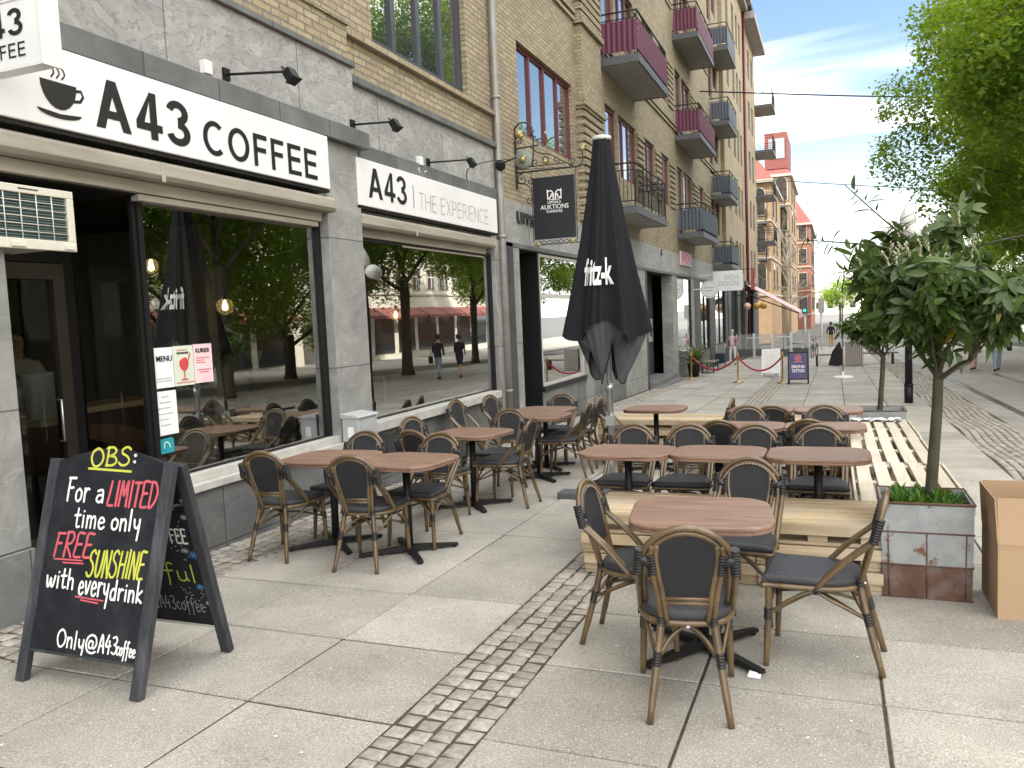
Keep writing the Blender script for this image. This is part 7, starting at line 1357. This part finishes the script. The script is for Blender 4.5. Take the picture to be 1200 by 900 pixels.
for lab, x, y, rz in (('wicker shell chair with wire legs at the right inside the first window', -5.95, 7.95, 115), ('wicker shell chair with wire legs at the left inside the first window', -6.2, 5.6, -70)):
    T = thing('wicker_chair', lab, 'chair', (x, y, .06), R_(rz)); m = MB(); n = 20; vs = []
    for i in range(9):
        t = i/8
        for j in range(n+1): a = math.pi*(-.15+1.3*j/n); r = .16+.22*t; vs.append((r*math.cos(a), -.08-r*.9*math.sin(a)*1.0+.10*t, .42+.40*t**1.4+.10*t*math.sin(a)))
    m.add(vs, [(i*(n+1)+j, i*(n+1)+j+1, (i+1)*(n+1)+j+1, (i+1)*(n+1)+j) for i in range(8) for j in range(n)], True); m.lathe([(.001, .41), (.2, .41), (.24, .43), (.2, .445), (.001, .445)], (0, -.1, 0), 18); m.build('shell', 'wicker', T, False)
    for sx, sy in ((-.2, -.28), (.2, -.28), (-.2, .12), (.2, .12)): m = MB(); m.tube([(sx*.5, sy*.4-.05, .41), (sx*1.2, sy*1.2, 0)], .009, 6); m.build('leg', 'alu', T, False)
def bulb(label, x, y, z, r=.05, ztop=3.1):
    T = thing('pendant_lamp', label, 'lamp', (x, y, z)); m = MB(); m.lathe([(.004, -.07), (.03, -.055), (r*.55, -.02), (.018, .03), (.013, .05)], (0, 0, 0), 14); m.build('bulb', 'bulb_glow', T, False); m = MB(); m.sphere((0, 0, -.02), r*1.6, 16, 10); m.build('glass_bowl', 'clear_globe', T, False); m = MB(); m.tube([(0, 0, .05), (0, 0, ztop-z)], .006, 5); m.lathe([(.02, .05), (.02, .1)], (0, 0, 0), 10); m.build('cord', 'dark_metal', T, False)
bulb('glowing filament bulb at the upper left inside the first window', -6.5, 6.48, 2.5); bulb('glowing filament bulb hanging at the middle of the first window', -6.3, 7.30, 2.08, .06); bulb('glowing filament bulb hanging inside the second window', -6.5, 11.45, 1.93, .06)
T = thing('globe_chandelier', 'cluster of clear glass globes hanging inside the second window', 'lamp', (-6.6, 11.7, 2.4))
for x, y, z in ((-6.6, 11.65, 2.75), (-6.5, 11.25, 2.5), (-6.75, 11.75, 2.45), (-6.5, 12.0, 2.48), (-6.9, 11.5, 2.5)): m = MB(); m.sphere((x, y, z), .15, 18, 12); m.build('globe', 'clear_globe', T)
m = MB(); [m.tube([(-6.65, 11.7, 3.1), p], .006, 5) for p in ((-6.6, 11.65, 2.88), (-6.5, 11.25, 2.64), (-6.75, 11.75, 2.6), (-6.5, 12.0, 2.62), (-6.9, 11.5, 2.64))]; m.build('cord', 'dark_metal', T)
T = thing('coffee_machine', 'dark espresso machine on the counter inside the second window', 'coffee machine', (-7.25, 10.9, .952)); m = MB(); m.box(-.22, .22, -.35, .35, 0, .1); m.box(-.22, .0, -.35, .35, .1, .34); m.box(-.22, .22, -.35, .35, .34, .46); m.build('machine_body', 'navy_frame', T, False, bevel=.015); m = MB(); [m.tube([(.12, y, .34), (.12, y, .24)], .035, 10) for y in (-.18, .18)]; m.build('group_head', 'alu', T, False)
T = thing('coffee_grinder', 'tall coffee grinder on the counter at the left of the second window', 'grinder', (-7.25, 8.9, .952)); m = MB(); m.lathe([(.10, 0), (.10, .3), (.06, .34), (.05, .38)], (0, 0, 0), 14); m.build('machine_body', 'navy_frame', T, False); m = MB(); m.lathe([(.05, .38), (.11, .5), (.11, .55)], (0, 0, 0), 14); m.build('hopper', 'white_box', T, False)

# ---------------------------------------------------------------- cars parked across the street (mirrored in the windows)
def car(label, loc, rz, paint, group='cars parked across the street'):
    T = thing('parked_car', label, 'car', loc, R_(rz), group)
    sect = [(-2.15, .45, .62, .62), (-2.05, .34, .86, .78), (-1.3, .30, .98, .86), (-.2, .28, 1.0, .88), (.9, .28, .96, .88), (1.7, .32, .84, .82), (2.08, .42, .64, .66)]; m = MB(); n = 12; vs = []
    for y, zb, zt, w in sect:
        for j in range(n): a = 2*math.pi*j/n+math.pi/n; c, s = math.cos(a), math.sin(a); vs.append((w*abs(c)**.45*(1 if c > 0 else -1), y, (zb+zt)/2+(zt-zb)/2*abs(s)**.55*(1 if s > 0 else -1)))
    k = len(sect); m.add(vs, [(i*n+j, i*n+(j+1) % n, (i+1)*n+(j+1) % n, (i+1)*n+j) for i in range(k-1) for j in range(n)]+[tuple(range(n-1, -1, -1)), tuple((k-1)*n+j for j in range(n))], True); m.build('body', paint, T, False)
    m = MB(); roof = [(-1.75, .97, .70), (-1.1, 1.36, .58), (-.1, 1.43, .60), (.45, 1.36, .58), (1.15, .97, .72)]; vs = []
    for y, z, w in roof: vs += [(-w, y, z), (w, y, z)]
    base = [(-.74, -1.75, .9), (.74, -1.75, .9), (.76, 1.15, .9), (-.76, 1.15, .9)]; o = len(vs); vs += base
    m.add(vs, [(2, 3, 5, 4), (4, 5, 7, 6)], True); m.build('roof', paint, T, False)
    g = MB(); g.add(vs, [(0, 1, 3, 2), (6, 7, 9, 8), (0, 2, 4, 6, 8, o+3, o), (1, o+1, o+2, 9, 7, 5, 3)]); g.build('window', 'car_glass', T, False)
    for sx in (-.80, .80):
        for y in (-1.3, 1.32): w = MB(); w.tube([(sx-.1, y, .32), (sx+.1, y, .32)], .32, 20); wo = w.build('wheel', 'tyre', T, False); r = MB(); r.tube([(sx+(.101 if sx > 0 else -.101), y, .32), (sx+(.115 if sx > 0 else -.115), y, .32)], .2, 16); r.build('rim', 'rim', wo, False)
    for sx in (-.55, .55): h = MB(); h.sphere((sx, 2.03, .62), .11, 10, 7, .7); h.build('headlight', 'frosted_globe', T, False); h = MB(); h.sphere((sx, -2.1, .7), .10, 10, 7, .7); h.build('taillight', 'rope_red', T, False)
    return T
car('red car parked in the sun across the street', (17.5, 20.5, gz(20.5)), 180, 'car_red'); car('dark car parked behind the red one across the street', (17.6, 27, gz(27)), 180, 'car_dark'); car('dark car parked nearest across the street', (17.4, 13.5, gz(13.5)), 180, 'car_dark')
